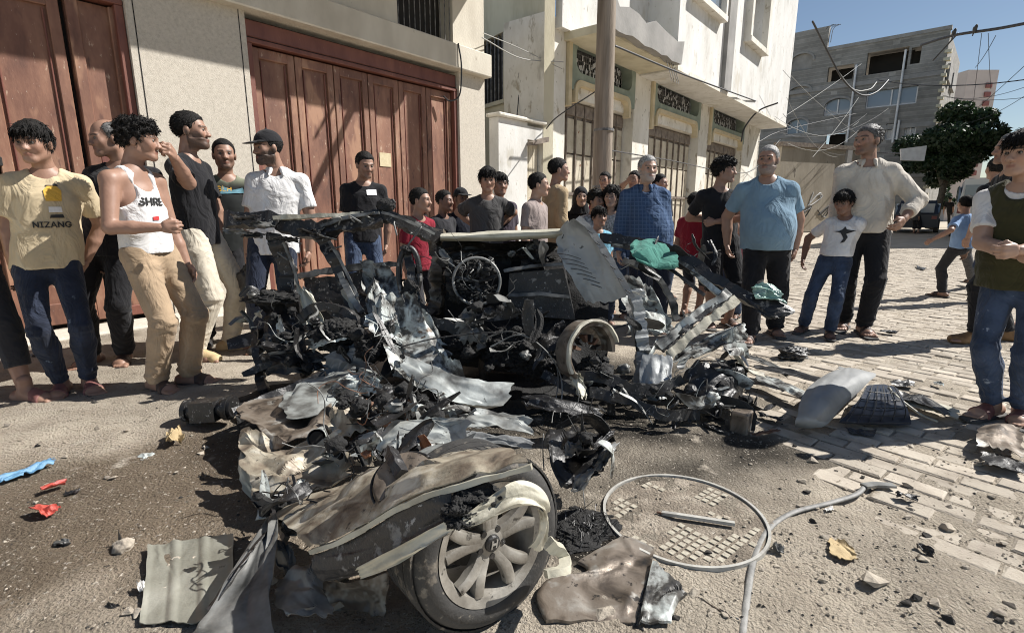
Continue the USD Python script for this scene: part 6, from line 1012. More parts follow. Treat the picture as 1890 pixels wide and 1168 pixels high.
for a in (0.2, 2.9, 4.5): obj('spoke', sweep([sc_ - sn_ * .03, sc_ - sn_ * .015 + (s1 * math.cos(a) + s2 * math.sin(a)) * .14], circ(.012, 6)), 'soot', sw, 30)
for k in range(9): rg = np.random.default_rng(k); lump('charred_lump', sc_ - sn_ * rg.uniform(.03, .12) + s1 * rg.uniform(-.11, .11) + s2 * rg.uniform(-.11, .11), rg.uniform(.035, .07), 'char', seed=20 + k, sub=3, rough=.7)
for k in range(70):
    rg = np.random.default_rng(300 + k); o = sc_ - sn_ * rg.uniform(.0, .05) + s1 * rg.uniform(-.12, .12) + s2 * rg.uniform(-.12, .12); P = [o + rg.normal(0, .018, 3) for _ in range(4)]; obj('melted_strand', tube(P, rg.uniform(.0025, .006), 5, 10), ('bare_steel', 'soot', 'char')[k % 3], sw, True)
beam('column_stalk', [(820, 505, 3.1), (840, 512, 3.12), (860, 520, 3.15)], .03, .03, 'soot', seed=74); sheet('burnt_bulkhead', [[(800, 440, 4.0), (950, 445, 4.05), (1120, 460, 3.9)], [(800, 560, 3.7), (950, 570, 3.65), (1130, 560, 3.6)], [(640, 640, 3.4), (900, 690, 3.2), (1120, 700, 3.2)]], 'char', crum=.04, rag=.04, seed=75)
# roof skin and hanging headliner
sheet('roof_skin', [[(812, 444, 3.35), (880, 443, 3.35), (960, 440, 3.35), (1060, 434, 3.35)], [(814, 434, 3.4), (880, 431, 3.42), (960, 429, 3.42), (1058, 425, 3.42)], [(830, 440, 4.2), (890, 438, 4.25), (960, 436, 4.25), (1060, 434, 4.2)]], 'cream_lip', crum=.006, rag=.02, thick=.02, n=(24, 60), seed=80)
hl = sheet('headliner', [[(1045, 408, 3.25), (1062, 402, 3.2), (1080, 408, 3.12)], [(1025, 452, 3.3), (1070, 445, 3.22), (1112, 446, 3.1)], [(1045, 500, 3.2), (1095, 500, 3.12), (1140, 500, 3.02)], [(1085, 562, 3.12), (1120, 562, 3.05), (1165, 545, 2.95)]], 'headliner', crum=.008, rag=.05, n=(60, 40), seed=81, thick=.004)
beam('headliner_edge', [(1066, 402, 3.16), (1095, 432, 3.09), (1122, 472, 3.03), (1148, 515, 2.97), (1166, 548, 2.93)], .035, .014, 'grey_plastic', seed=82)
for k in range(6): t = k / 5; x, y = 1085 + 70 * t, 425 + 110 * t; obj('clip', sweep([at(x, y, 3.06 - .12 * t), at(x + 9, y + 6, 3.03 - .12 * t)], [(-.004, -.002), (.004, -.002), (.004, .002), (-.004, .002)]), 'soot', hl)
for k in range(9): x, y = 1030 + k * 7, 468 + k * 9; cable('torn_fibre', [(x, y, 3.2), (x + 20, y + 3, 3.1), (x + 42, y + 10, 3.07)], .0022, 'soot', n=10)
# right frame
beam('windscreen_rail', [(1110, 440, 3.6), (1180, 446, 3.5), (1260, 475, 3.4), (1330, 520, 3.25), (1400, 562, 3.1)], .06, .05, 'soot', seed=90, n=50, jag=.25); beam('windscreen_rail', [(1130, 452, 3.55), (1200, 462, 3.45), (1270, 495, 3.35), (1330, 545, 3.2)], .035, .03, 'burnt_white', seed=91, n=40); beam('cross_brace', [(1190, 470, 3.4), (1240, 500, 3.35), (1300, 545, 3.2)], .02, .02, 'soot', seed=92)
sheet('rear_panel', [[(1140, 500, 3.7), (1180, 510, 3.7), (1215, 545, 3.65)], [(1145, 560, 3.6), (1190, 570, 3.6), (1240, 590, 3.55)], [(1150, 620, 3.5), (1200, 620, 3.5), (1245, 620, 3.5)]], 'burnt_white', crum=.03, rag=.12, seed=93); beam('rear_edge', [(1150, 480, 3.65), (1200, 500, 3.6), (1235, 545, 3.55), (1250, 590, 3.5)], .04, .03, 'bare_steel', seed=94)
beam('pillar_post', [(1172, 540, 3.1), (1180, 600, 3.05), (1187, 650, 3.0)], .075, .06, 'headliner', seed=95); beam('pillar_post', [(1187, 650, 3.0), (1180, 700, 2.95), (1172, 735, 2.9)], .07, .05, 'grey_plastic', seed=96); sheet('bracket', [[(1150, 535, 3.08), (1190, 530, 3.08)], [(1155, 552, 3.06), (1195, 548, 3.06)]], 'headliner', crum=.01, rag=.1, seed=97, n=(12, 12))
for i, (a, c) in enumerate([((1345, 538, 3.15), (1215, 640, 2.95)), ((1358, 552, 3.12), (1235, 655, 2.9))]): beam('white_channel', [a, ((a[0] + c[0]) / 2, (a[1] + c[1]) / 2 - 3, (a[2] + c[2]) / 2), c], .05, .035, 'cream_lip' if i else 'pale_steel', seed=98 + i, n=40)
beam('channel_core', [(1350, 545, 3.14), (1285, 590, 3.04), (1222, 648, 2.94)], .03, .02, 'soot', seed=101)
sheet('mudguard', [[(1185, 655, 2.9), (1215, 650, 2.88), (1242, 658, 2.86)], [(1180, 700, 2.78), (1210, 705, 2.76), (1240, 700, 2.76)], [(1195, 738, 2.7), (1215, 742, 2.68), (1232, 735, 2.68)]], 'headliner', crum=.012, rag=.05, seed=102)
sheet('bumper_skin', [[(1240, 660, 2.9), (1290, 625, 2.98), (1350, 600, 3.05), (1375, 590, 3.1)], [(1245, 690, 2.82), (1300, 655, 2.9), (1350, 640, 2.95), (1390, 640, 3.0)]], 'burnt_white', crum=.03, rag=.12, seed=103)
sheet('door_flap', [[(1368, 545, 3.05), (1420, 548, 3.0), (1468, 572, 2.95)], [(1385, 560, 3.0), (1420, 575, 2.95), (1462, 580, 2.92)], [(1415, 590, 2.95), (1430, 588, 2.93), (1440, 585, 2.92)]], 'soot', crum=.008, rag=.03, seed=104); sheet('shattered_glass', [[(1385, 530, 3.06), (1410, 520, 3.05), (1440, 532, 3.02)], [(1388, 552, 3.0), (1420, 556, 2.97), (1455, 562, 2.95)]], 'glass_shards', crum=.012, rag=.14, thick=.012, seed=105)
# drum and wheel house in the middle right
wc = at(1082, 650, 2.75); wn_ = norm([.55, -.8, .12]); wu = norm(Zv - wn_ * wn_[2]); wr = np.cross(wu, wn_)
def arc(prof, t0, t1, n=36):
    a = np.linspace(t0, t1, n); k = len(prof); V = np.vstack([[wc + wn_ * z + (wr * math.cos(t) + wu * math.sin(t)) * q for q, z in prof] for t in a]); F = [(i * k + j, (i + 1) * k + j, (i + 1) * k + j + 1, i * k + j + 1) for i in range(n - 1) for j in range(k - 1)]; V = V + .006 * (np.stack([meshkit.fbm(V * 20, 3, 60 + q) for q in range(3)], 1) - .5) * 2; return V, np.array(F)
obj('torn_drum', arc([(.10, -.05), (.16, -.07), (.175, -.05), (.178, .04), (.165, .06), (.15, .05), (.145, -.03), (.10, -.045)], -.1, 3.9), 'burnt_brown', car, 40, label='brown burnt wheel drum'); obj('drum_lip', arc([(.172, .04), (.188, .05), (.19, .07), (.178, .075), (.168, .06)], .2, 3.6), 'cream_lip', car, 40)
for k in range(6): t = .2 + k * .5; obj('drum_fin', trimesh.convex.convex_hull(np.array([wc + wn_ * z + (wr * math.cos(t + d) + wu * math.sin(t + d)) * q for z in (-.03, .02) for d in (-.1, .1) for q in (.06, .1)])), 'rust' if k % 2 else 'soot', car)
sheet('melted_drip', [[(1045, 690, 2.68), (1070, 685, 2.66)], [(1055, 710, 2.62), (1082, 705, 2.62)], [(1072, 742, 2.56), (1085, 738, 2.56)]], 'cream_lip', crum=.015, rag=.2, seed=106, thick=.015)
lump('charred_lump', at(1095, 690, 2.8), .1, 'char', seed=40, rough=.5, sub=5); lump('charred_lump', at(990, 660, 2.95), .13, 'char', seed=41, rough=.5, sub=5, sq=(1.2, 1, 1)); lump('charred_lump', at(930, 640, 3.0), .14, 'char', seed=42, rough=.5, sub=5); lump('charred_lump', at(850, 640, 3.0), .12, 'char', seed=43, sub=5); lump('charred_lump', at(690, 640, 2.8), .1, 'char', seed=44, sub=5); lump('charred_lump', at(620, 620, 2.95), .12, 'char', seed=45, sub=5)
sheet('belt_cover', [[(990, 640, 2.8), (1020, 600, 2.85), (1045, 590, 2.85)], [(980, 690, 2.7), (1010, 660, 2.75), (1040, 640, 2.75)]], 'soot', crum=.02, rag=.1, seed=107); beam('rail', [(1090, 725, 2.6), (1150, 735, 2.62), (1220, 762, 2.55), (1290, 765, 2.6)], .06, .012, 'soot', seed=108); beam('rail', [(1000, 690, 2.75), (1060, 720, 2.65), (1130, 735, 2.6)], .05, .03, 'soot', seed=109)
# floor of the wreck: charred metal whose black also stands in for shade
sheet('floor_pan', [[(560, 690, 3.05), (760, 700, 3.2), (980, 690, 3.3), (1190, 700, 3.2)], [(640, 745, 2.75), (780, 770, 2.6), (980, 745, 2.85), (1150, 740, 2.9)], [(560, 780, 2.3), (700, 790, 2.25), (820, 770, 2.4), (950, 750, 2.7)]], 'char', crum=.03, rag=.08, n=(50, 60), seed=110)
sheet('floor_pan', [[(425, 735, 2.95), (520, 705, 3.05), (610, 690, 3.1)], [(432, 765, 2.66), (525, 745, 2.72), (620, 722, 2.82)], [(436, 800, 2.42), (530, 785, 2.4), (640, 755, 2.5)]], 'char', crum=.03, rag=.08, seed=230)  # black sheet added near the ground as painted floor shade
sheet('torn_panel', [[(470, 660, 3.0), (540, 640, 3.0), (600, 650, 2.95)], [(478, 700, 2.88), (545, 690, 2.85), (610, 688, 2.82)]], 'soot', crum=.03, rag=.12, seed=231); beam('cross_member', [(478, 640, 3.05), (480, 690, 2.95), (486, 725, 2.85)], .05, .04, 'soot', seed=232); beam('cross_member', [(450, 690, 2.9), (530, 665, 2.95), (640, 660, 2.9)], .04, .035, 'soot', seed=233)
sheet('torn_panel', [[(600, 770, 2.05), (650, 745, 2.15), (700, 755, 2.1)], [(610, 810, 1.92), (660, 800, 1.95), (710, 800, 1.92)]], 'ash_panel', crum=.02, rag=.1, seed=234); sheet('torn_panel', [[(440, 790, 2.1), (480, 800, 2.08), (520, 830, 2.0)], [(436, 830, 1.98), (470, 850, 1.95), (505, 862, 1.9)]], 'ash_panel', crum=.02, rag=.1, seed=235)
# loose wiring
cable('cable', [(900, 622, 2.75), (945, 612, 2.72), (1000, 640, 2.7), (1030, 690, 2.7), (1018, 780, 2.45)], .0035, 'bare_steel'); cable('cable', [(905, 640, 2.7), (960, 618, 2.7), (1010, 650, 2.68), (1036, 700, 2.66), (1034, 770, 2.5)], .004, 'bare_steel'); cable('cable', [(740, 640, 2.6), (800, 625, 2.65), (880, 615, 2.7), (925, 614, 2.72)], .004, 'soot'); cable('cable', [(1003, 800, 1.9), (1002, 830, 1.85), (1004, 868, 1.72)], .0025, 'bare_steel')
# many small torn pieces, strands and lumps
def pieces(cx, cy, rx, ry, Y, dY, n, seed, mats, kinds=('strip', 'cable', 'lump'), size=1.0):
    r_ = np.random.default_rng(seed)
    for i in range(n):
        a, q = r_.uniform(0, 2 * math.pi), r_.uniform(0, 1) ** .5; x, y = cx + rx * q * math.cos(a), cy + ry * q * math.sin(a); o = at(x, y, Y + r_.uniform(-dY, dY)); o[2] = max(o[2], .02); m = mats[r_.integers(len(mats))]; k = kinds[r_.integers(len(kinds))]; s = size * r_.uniform(.6, 1.5)
        if k == 'cable':
            d = norm(r_.normal(0, 1, 3)); P = [o]; [P.append(P[-1] + norm(d + r_.normal(0, .55, 3)) * .05 * s) for _ in range(5)]; V, F = sweep(spline(P, 18), circ(r_.uniform(.0012, .003), 5)); V[:, 2] = np.maximum(V[:, 2], .005); obj('cable', (V, F), m, car, True)
        elif k == 'lump': lump('charred_lump', o, .028 * s, 'char' if r_.random() < .7 else m, seed=seed * 31 + i, sub=2, rough=.7)
        else:
            d = norm(r_.normal(0, 1, 3)); P = spline([o - d * .09 * s, o + r_.normal(0, .02 * s, 3), o + d * .09 * s + r_.normal(0, .02, 3)], 9); w = r_.uniform(.01, .035) * s; V, F = sweep(P, [(-w, -.002), (-w * .3, .004), (w * .4, -.003), (w, .002), (w, .004), (w * .4, -.001), (-w * .3, .006), (-w, 0)], up=norm(r_.normal(0, 1, 3)), scale=np.interp(np.linspace(0, 1, 9), [0, .2, .8, 1], [r_.uniform(.2, 1), 1, r_.uniform(.6, 1.1), r_.uniform(.1, 1)]), twist=r_.normal(0, 1)); V = V + .006 * (np.stack([meshkit.noise(V * 60, q) for q in range(3)], 1) - .5); V[:, 2] = np.maximum(V[:, 2], .005); obj('torn_strip', (V, F), m, car, 30)
dk_ = ('soot', 'soot', 'char', 'bare_steel', 'burnt_white'); cw = ('copper', 'soot', 'rust', 'soot', 'soot')
pieces(700, 750, 70, 45, 2.1, .2, 46, 1, cw, ('cable', 'cable', 'lump')); pieces(790, 770, 80, 35, 2.0, .2, 40, 2, ('soot', 'bare_steel', 'burnt_white', 'char'), ('cable', 'strip', 'lump')); pieces(640, 830, 60, 30, 1.8, .12, 16, 3, dk_); pieces(690, 650, 60, 60, 2.75, .15, 34, 4, dk_)
pieces(560, 630, 70, 60, 2.95, .15, 26, 5, dk_); pieces(920, 620, 90, 70, 2.9, .2, 46, 6, ('soot', 'soot', 'char', 'bare_steel')); pieces(850, 500, 40, 40, 3.2, .15, 24, 7, ('soot', 'char', 'bare_steel')); pieces(1000, 470, 60, 20, 3.35, .1, 14, 8, dk_); pieces(1130, 700, 60, 50, 2.75, .15, 18, 9, dk_); pieces(1230, 600, 80, 50, 3.1, .2, 12, 10, dk_ + ('burnt_white', 'cream_lip'))
pieces(1310, 680, 80, 40, 2.85, .12, 20, 11, dk_ + ('burnt_white', 'cream_lip', 'grey_plastic'), ('strip', 'strip', 'cable')); pieces(1250, 745, 80, 30, 2.62, .1, 26, 12, dk_); pieces(520, 930, 50, 40, 1.55, .08, 16, 13, dk_, ('strip', 'cable', 'lump'), .7); pieces(1060, 830, 60, 40, 1.8, .1, 16, 14, dk_); pieces(1250, 480, 90, 30, 3.4, .1, 14, 15, dk_, ('strip', 'cable')); pieces(1340, 740, 60, 40, 2.65, .1, 20, 16, dk_)
pieces(720, 830, 60, 25, 1.55, .06, 20, 17, dk_ + ('copper',), ('cable', 'strip', 'lump'), .7); pieces(470, 590, 40, 60, 3.1, .1, 16, 18, dk_)
# teal cloth draped over the windscreen rail
sheet('cloth', [[(1160, 450, 3.42), (1200, 438, 3.5), (1240, 455, 3.45)], [(1165, 472, 3.3), (1205, 478, 3.28), (1255, 475, 3.32)], [(1190, 478, 3.3), (1220, 500, 3.25), (1262, 492, 3.3)]], 'teal_cloth', parent=thing('cloth', 'crumpled teal green cloth draped over the wreck before the checked shirt', 'cloth', at(1210, 470, 3.4)), crum=.014, rag=.08, seed=120, thick=.004)
# ---------------------------------------------------------------- loose wreckage and litter on the ground
def on(px, py, z=.02): return gp(px, py, z)
def gsheet(name, label, cat, rows, m, z=.02, lift=None, **kw):
    R = [[(x, y, gp(x, y, (z if lift is None else lift[i][j]))[1]) for j, (x, y) in enumerate(r_)] for i, r_ in enumerate(rows)]; t = thing(name, label, cat, gp(*rows[0][0])); sheet(name if name != 'cloth' else 'fold', R, m, parent=t, **kw); return t
t = gsheet('bumper_corner', 'curved grey plastic bumper corner lying on the pavers at the right', 'bumper', [[(1530, 690), (1565, 678), (1610, 690)], [(1490, 720), (1545, 705), (1612, 700)], [(1470, 770), (1520, 762), (1560, 745)], [(1466, 788), (1505, 792), (1525, 780)]], 'grey_plastic', lift=[[.13, .14, .10], [.17, .2, .12], [.1, .13, .1], [.01, .02, .03]], crum=.006, rag=.03, seed=130, n=(40, 40)); lump('boss', gp(1512, 752, .1), .02, 'grey_plastic', t, seed=2, rough=.1)
t = gsheet('lamp_panel', 'glossy dark panel under a torn wire net beside the grey bumper corner', 'car panel', [[(1600, 712), (1640, 712), (1655, 722)], [(1575, 748), (1640, 748), (1672, 752)], [(1545, 780), (1620, 784), (1682, 784)]], 'car_dark' if 'car_dark' in M else 'soot', lift=[[.11, .1, .09], [.09, .08, .07], [.03, .03, .02]], crum=.003, rag=.02, seed=131, thick=.01)
for k in range(6): o = .012; pts = [(1560 + k * 22, 782 - k * 2), (1580 + k * 18, 750), (1600 + k * 10, 712)]; obj('net_wire', sweep(spline([gp(x, y, zz) for (x, y), zz in zip(pts, (.05, .105, .125))], 14), circ(.003, 5)), 'soot', t, True)
for k in range(5): y = 722 + k * 14; obj('net_wire', sweep(spline([gp(1600 - k * 12, y, .125 - k * .016), gp(1630, y + 3, .12 - k * .016), gp(1658 + k * 5, y + 2, .11 - k * .016)], 14), circ(.003, 5)), 'soot', t, True)
obj('cord', sweep(spline([gp(1640, 715, .11), gp(1660, 735, .09), gp(1700, 765, .03), gp(1730, 778, .02)], 20), circ(.006, 6)), 'cream_lip', t, True)
SC = [('dark ribbed trim strip beyond the net panel', [[(1640, 700), (1690, 704)], [(1642, 710), (1690, 714)]], 'soot', .03), ('pale torn trim strip pointing at the pink sandal', [[(1660, 735), (1720, 742), (1775, 760)], [(1655, 745), (1715, 755), (1770, 772)]], 'cream_lip', .04), ('black splintered trim strip right of the net panel', [[(1650, 722), (1700, 730), (1760, 760)], [(1650, 738), (1700, 748), (1750, 772)]], 'soot', .05),
      ('grey bent strip behind the bumper corner', [[(1545, 676), (1575, 684), (1610, 700)], [(1540, 684), (1570, 694), (1600, 708)]], 'grey_plastic', .05), ('white ribbed moulding left of the bumper corner', [[(1390, 690), (1440, 700), (1510, 735)], [(1392, 702), (1440, 716), (1500, 748)]], 'burnt_white', .08), ('long black moulding left of the bumper corner', [[(1380, 668), (1450, 680), (1530, 700)], [(1382, 678), (1450, 690), (1525, 710)]], 'soot', .09), ('silver moulding nearest the big man', [[(1330, 640), (1400, 660), (1460, 690)], [(1330, 648), (1400, 668), (1455, 700)]], 'bare_steel', .07),
      ('dark bent plate leaning by the pink sandal', [[(1800, 790), (1840, 780), (1890, 785)], [(1800, 820), (1845, 830), (1900, 850)]], 'burnt_brown', .06), ('blackened plate below the bent plate', [[(1805, 835), (1850, 840), (1900, 855)], [(1815, 862), (1850, 866), (1900, 876)]], 'soot', .03), ('dark flake in front of the net panel', [[(1560, 790), (1620, 792)], [(1570, 800), (1615, 806)]], 'soot', .015)]
for i, (lb, rows, m, z) in enumerate(SC): gsheet('scrap_strip', lb, 'scrap', rows, m, z=z, crum=.008, rag=.1, seed=140 + i, n=(12, 30))
SC2 = [('black flake right of the hose clip', [[(1650, 905), (1700, 915)], [(1655, 915), (1695, 925)]], 'soot'), ('dark splinter on the lower right pavers', [[(1690, 1000), (1730, 1020)], [(1688, 1008), (1725, 1027)]], 'soot'), ('grey flake between hose and manhole', [[(1425, 1000), (1450, 1010)], [(1420, 1015), (1448, 1022)]], 'bare_steel'), ('black splinter in front of the big man', [[(1395, 760), (1450, 770)], [(1398, 768), (1445, 778)]], 'soot'), ('brown bent bracket right of the square block', [[(1385, 800), (1440, 790)], [(1388, 808), (1442, 797)]], 'rust'), ('black curved strip behind the square block', [[(1290, 775), (1340, 790)], [(1292, 785), (1338, 800)]], 'soot'), ('small pale shard near the pink sandal', [[(1720, 700), (1745, 708)], [(1722, 708), (1742, 715)]], 'burnt_white'), ('dark shard on the far pavers behind the walking boy', [[(1690, 490), (1712, 494)], [(1692, 496), (1708, 498)]], 'soot'), ('thin black splinter below the pullover man', [[(1620, 608), (1660, 612)], [(1622, 612), (1655, 616)]], 'soot'), ('charred strip at the lower edge beside the hose', [[(1290, 1095), (1370, 1140)], [(1285, 1104), (1362, 1150)]], 'burnt_brown'), ('black shard left of the metal sheet', [[(195, 1110), (235, 1118)], [(198, 1122), (232, 1130)]], 'soot'), ('grey crumpled scrap on the left mud', [[(95, 1000), (130, 992)], [(98, 1010), (135, 1003)]], 'bare_steel'), ('black scrap below the red wrappers', [[(110, 908), (150, 900)], [(115, 916), (148, 909)]], 'soot'), ('pale scrap in the rubbish line by the shock absorber', [[(250, 842), (285, 832)], [(255, 852), (290, 842)]], 'burnt_white')]
for i, (lb, rows, m) in enumerate(SC2): gsheet('scrap_flake', lb, 'scrap', rows, m, z=.025, crum=.008, rag=.2, seed=180 + i, n=(10, 18))
t = thing('scrap_heap', 'black shoe-shaped scrap on the sunny pavers before the white shirt boy', 'scrap', gp(1465, 655)); lump('lump', gp(1465, 652, .04), .075, 'soot', t, seed=50, sq=(1.5, .8, .7), sub=4); sheet('flap', [[(1440, 655, gp(1440, 655, .02)[1]), (1490, 650, gp(1490, 650, .06)[1])], [(1435, 664, gp(1435, 664)[1]), (1496, 664, gp(1496, 664)[1])]], 'bare_steel', t, crum=.01, rag=.1, seed=150, n=(12, 16))
# shock absorber at the left
t = thing('shock_absorber', 'black burnt shock absorber jutting from the front left of the wreck', 'shock absorber', gp(385, 775))
ax_ = [at(350, 757, 2.6), at(420, 752, 2.55)]; obj('cylinder', sweep(spline(ax_, 6), circ(.048, 16)), 'soot', t, 40); obj('shell', sweep(spline([at(362, 757, 2.58), at(408, 754, 2.55)], 4), [(-.06, -.05), (.06, -.05), (.045, .052), (-.045, .052)], up=Zv), 'grey_plastic' if False else 'soot', t)
for a, r_ in ((at(347, 757, 2.6), .06), (at(422, 752, 2.55), .066), (at(428, 750, 2.55), .055)): obj('flange', sweep([a - [.012, 0, 0], a + [.012, 0, 0]], circ(r_, 18)), 'soot', t, 40)
gsheet('metal_sheet', 'ribbed grey-green metal sheet with bolt holes lying at the lower left', 'metal sheet', [[(272, 1008), (350, 994), (432, 985)], [(268, 1065), (348, 1060), (432, 1055)], [(255, 1150), (345, 1150), (430, 1150)]], 'galvanised', z=.035, crum=.006, rag=.015, seed=151, n=(40, 60), rib=(.010, 3.0))
t = thing('broken_slab', 'grey-brown broken panel lying flat beside the wheel', 'panel', gp(1100, 1060)); R = lambda q, z: [[(x, y, gp(x, y, z)[1]) for x, y in r_] for r_ in q]
sheet('plate', R([[(1062, 1040), (1120, 1005), (1150, 990), (1210, 1010)], [(1075, 1060), (1130, 1050), (1170, 1040), (1200, 1050)], [(1000, 1080), (1080, 1075), (1140, 1090), (1185, 1100)], [(1010, 1150), (1080, 1150), (1130, 1150), (1175, 1150)]], .03), 'burnt_brown', t, crum=.006, rag=.02, seed=152, thick=.012)
sheet('plate', R([[(1205, 1030), (1230, 1055), (1270, 1090)], [(1190, 1090), (1215, 1110), (1250, 1115)], [(1180, 1150), (1200, 1150), (1240, 1150)]], .045), 'burnt_white', t, crum=.006, rag=.04, seed=153, thick=.008)
# manhole
mc = gp(1260, 962, 0) * [1, 1, 0] + Zv * .028; t = thing('manhole_cover', 'round studded manhole cover with a pale rim, half dusted over', 'manhole cover', mc); mr = .292; mo = np.array([-.02, 0, 0])
def disc(r0, r1, z0, z1, n=64): 
    a = np.linspace(0, 2 * math.pi, n + 1)[:-1]; pr = [(r0, z0), (r0, z1), (r1, z1), (r1, z0)]; V = np.vstack([[mc + np.array([math.cos(q) * r, math.sin(q) * r, z]) for r, z in pr] for q in a]); F = [(i * 4 + j, ((i + 1) % n) * 4 + j, ((i + 1) % n) * 4 + (j + 1) % 4, i * 4 + (j + 1) % 4) for i in range(n) for j in range(4)]; return V, np.array(F)
look('manhole_iron', [(0.3, (0.13, 0.108, 0.082)), (0.5, (0.24, 0.2, 0.155)), (0.7, (0.38, 0.33, 0.265))], scale=11, detail=10, rough=0.95, bump=1.0, bscale=85, bdist=.02, spots=[(30, 0.6, (0.1, 0.083, 0.065)), (60, .62, (.45, .4, .33))])
look('stud_iron', [(0.3, (0.26, 0.23, 0.18)), (0.7, (0.42, 0.385, 0.31))], scale=40, rough=0.8, bump=0.5, bscale=90); look('worn_rim', [(0.3, (0.27, 0.26, 0.235)), (0.7, (0.42, 0.41, 0.375))], scale=12, rough=0.6, bump=0.3, bscale=60)
obj('rim', disc(mr - .006, mr + .004, -.03, .004), 'worn_rim', t, 30); obj('lid', disc(.0, mr - .009, -.03, -.004), 'manhole_iron', t, 30)
rg = np.random.default_rng(12)
for i in range(-8, 9):
    for j in range(-8, 9):
        c = mc + ea * i * .031 + eb * j * .031
        if np.linalg.norm(c - mc) < mr - .04 and meshkit.noise(np.array([i * .35, j * .35, 3.]), 5) > .56: b_ = trimesh.creation.box((.021, .021, .005)); b_.apply_transform(trimesh.transformations.rotation_matrix(-pa + math.pi / 2, (0, 0, 1))); obj('stud', tm((b_.vertices + c + [0, 0, rg.uniform(-.0055, -.002)], b_.faces)), 'stud_iron', t)
t = thing('metal_bar', 'short pale metal bar lying across the manhole cover', 'metal bar', gp(1290, 955)); obj('bar', sweep([gp(1222, 946, .03), gp(1250, 950, .04), gp(1356, 966, .04)], [(-.008, -.006), (.008, -.006), (.008, .006), (-.008, .006)]), 'worn_rim', t); obj('tip', sweep([gp(1212, 945, .03), gp(1224, 947, .032)], circ(.004, 6)), 'rust', t)
look('hose_grey', [(0.3, (0.13, 0.128, 0.12)), (0.7, (0.25, 0.245, 0.23))], scale=30, rough=.6, bump=.3, bscale=90)
t = thing('hose', 'pale grey flattened hose curving from the lower edge past the manhole cover', 'hose', gp(1400, 1000)); P = spline([gp(x, y, .02) for x, y in ((1370, 1175), (1378, 1110), (1392, 1030), (1420, 975), (1465, 945), (1530, 928), (1580, 912), (1598, 895))], 60); V, F = sweep(P, np.array([(.0105 * math.cos(a), .007 * math.sin(a)) for a in np.linspace(0, 2 * math.pi, 13)[:-1]])); obj('tube', (V, F), 'hose_grey', t, True); obj('end_clip', sweep([gp(1594, 897, .025), gp(1615, 894, .02), gp(1650, 896, .015)], [(-.016, -.004), (.016, -.004), (.016, .006), (-.016, .006)]), 'bare_steel', t)
# ash heap
t = thing('ash_heap', 'black fluffy heap of burnt fibre between wheel and manhole cover', 'ash heap', gp(1072, 985)); ap = gp(1068, 985); lump('mound', ap + [0, 0, .0], .12, 'char', t, seed=60, sub=5, sq=(1.25, 1.0, .35), rough=.5); rg = np.random.default_rng(4); fb = []
for k in range(260): a, q = rg.uniform(0, 2 * math.pi), rg.uniform(0, 1) ** .5; o = ap + [math.cos(a) * q * .15, math.sin(a) * q * .12, .045 * (1 - q * q)]; fb.append(tm(sweep(spline([o, o + rg.normal(0, .012, 3) + [0, 0, .008], o + rg.normal(0, .02, 3)], 5), circ(.0014, 3))))
obj('fibres', cat_(fb), 'soot', t, kind='stuff')
# litter
look('litter_blue', [(0.3, (0.06, 0.16, 0.28)), (0.7, (0.13, 0.28, 0.42))], scale=20, rough=0.5); look('litter_red', [(0.3, (0.32, 0.035, 0.025)), (0.7, (0.45, 0.09, 0.065))], scale=30, rough=0.4, spots=[(40, .66, (0.6, 0.4, 0.35))]); look('litter_white', [(0.3, (0.45, 0.44, 0.42)), (0.7, (0.62, 0.61, 0.58))], scale=20, rough=0.8); look('litter_tan', [(0.3, (0.3, 0.22, 0.115)), (0.7, (0.44, 0.34, 0.19))], scale=30, rough=0.85)
gsheet('litter', 'blue plastic strip lying in the dust at the left edge', 'litter', [[(-20, 885), (50, 858), (104, 842)], [(-15, 895), (56, 870), (106, 850)]], 'litter_blue', z=.05, crum=.012, rag=.2, seed=160, n=(12, 30)); gsheet('litter', 'small red wrapper with a green end on the left ground', 'litter', [[(70, 900), (125, 882)], [(76, 905), (122, 890)]], 'litter_red', z=.05, crum=.006, rag=.1, seed=161, n=(12, 16)); gsheet('litter', 'crumpled red wrapper nearer the camera on the left ground', 'litter', [[(50, 938), (105, 925)], [(75, 952), (115, 935)]], 'litter_red', z=.05, crum=.01, rag=.1, seed=162, n=(14, 16))
gsheet('litter', 'tan board fragment on the pavers right of the hose', 'litter', [[(1522, 990), (1550, 992), (1580, 1015)], [(1528, 1020), (1560, 1035), (1590, 1028)]], 'litter_tan', z=.02, crum=.006, rag=.15, seed=163, n=(16, 20)); gsheet('litter', 'white paper scrap by the hose bend', 'litter', [[(1520, 935), (1536, 932)], [(1524, 945), (1542, 942)]], 'litter_white', z=.02, crum=.004, rag=.2, seed=164, n=(10, 10)); gsheet('litter', 'white shred beside the metal sheet', 'litter', [[(250, 1075), (268, 1068)], [(255, 1095), (270, 1088)]], 'litter_white', z=.04, crum=.006, rag=.3, seed=165, n=(10, 10)); gsheet('litter', 'tan rag heap behind the shock absorber shadow', 'litter', [[(300, 800), (330, 782)], [(305, 818), (350, 808)]], 'litter_tan', z=.06, crum=.02, rag=.25, seed=166, n=(14, 16))
t = thing('broken_stone', 'lone upright clod with a spike before the metal sheet', 'stone', gp(228, 1012)); lump('stone', gp(228, 1010, .025), .032, 'stone', t, seed=70, sub=3, rough=.4); obj('spike', trimesh.creation.cone(.006, .045, sections=8, transform=trimesh.transformations.translation_matrix(gp(222, 998, .04))), 'soot', t)
t = thing('cut_block', 'brown square block standing on the ground right of the wreck', 'block', gp(1360, 795)); bb = ub(0, .1, 0, .09, 0, .12, .008); bb.apply_translation(gp(1345, 798) - [0, 0, 0]); obj('block', bb, 'burnt_brown', t)
rg = np.random.default_rng(21)
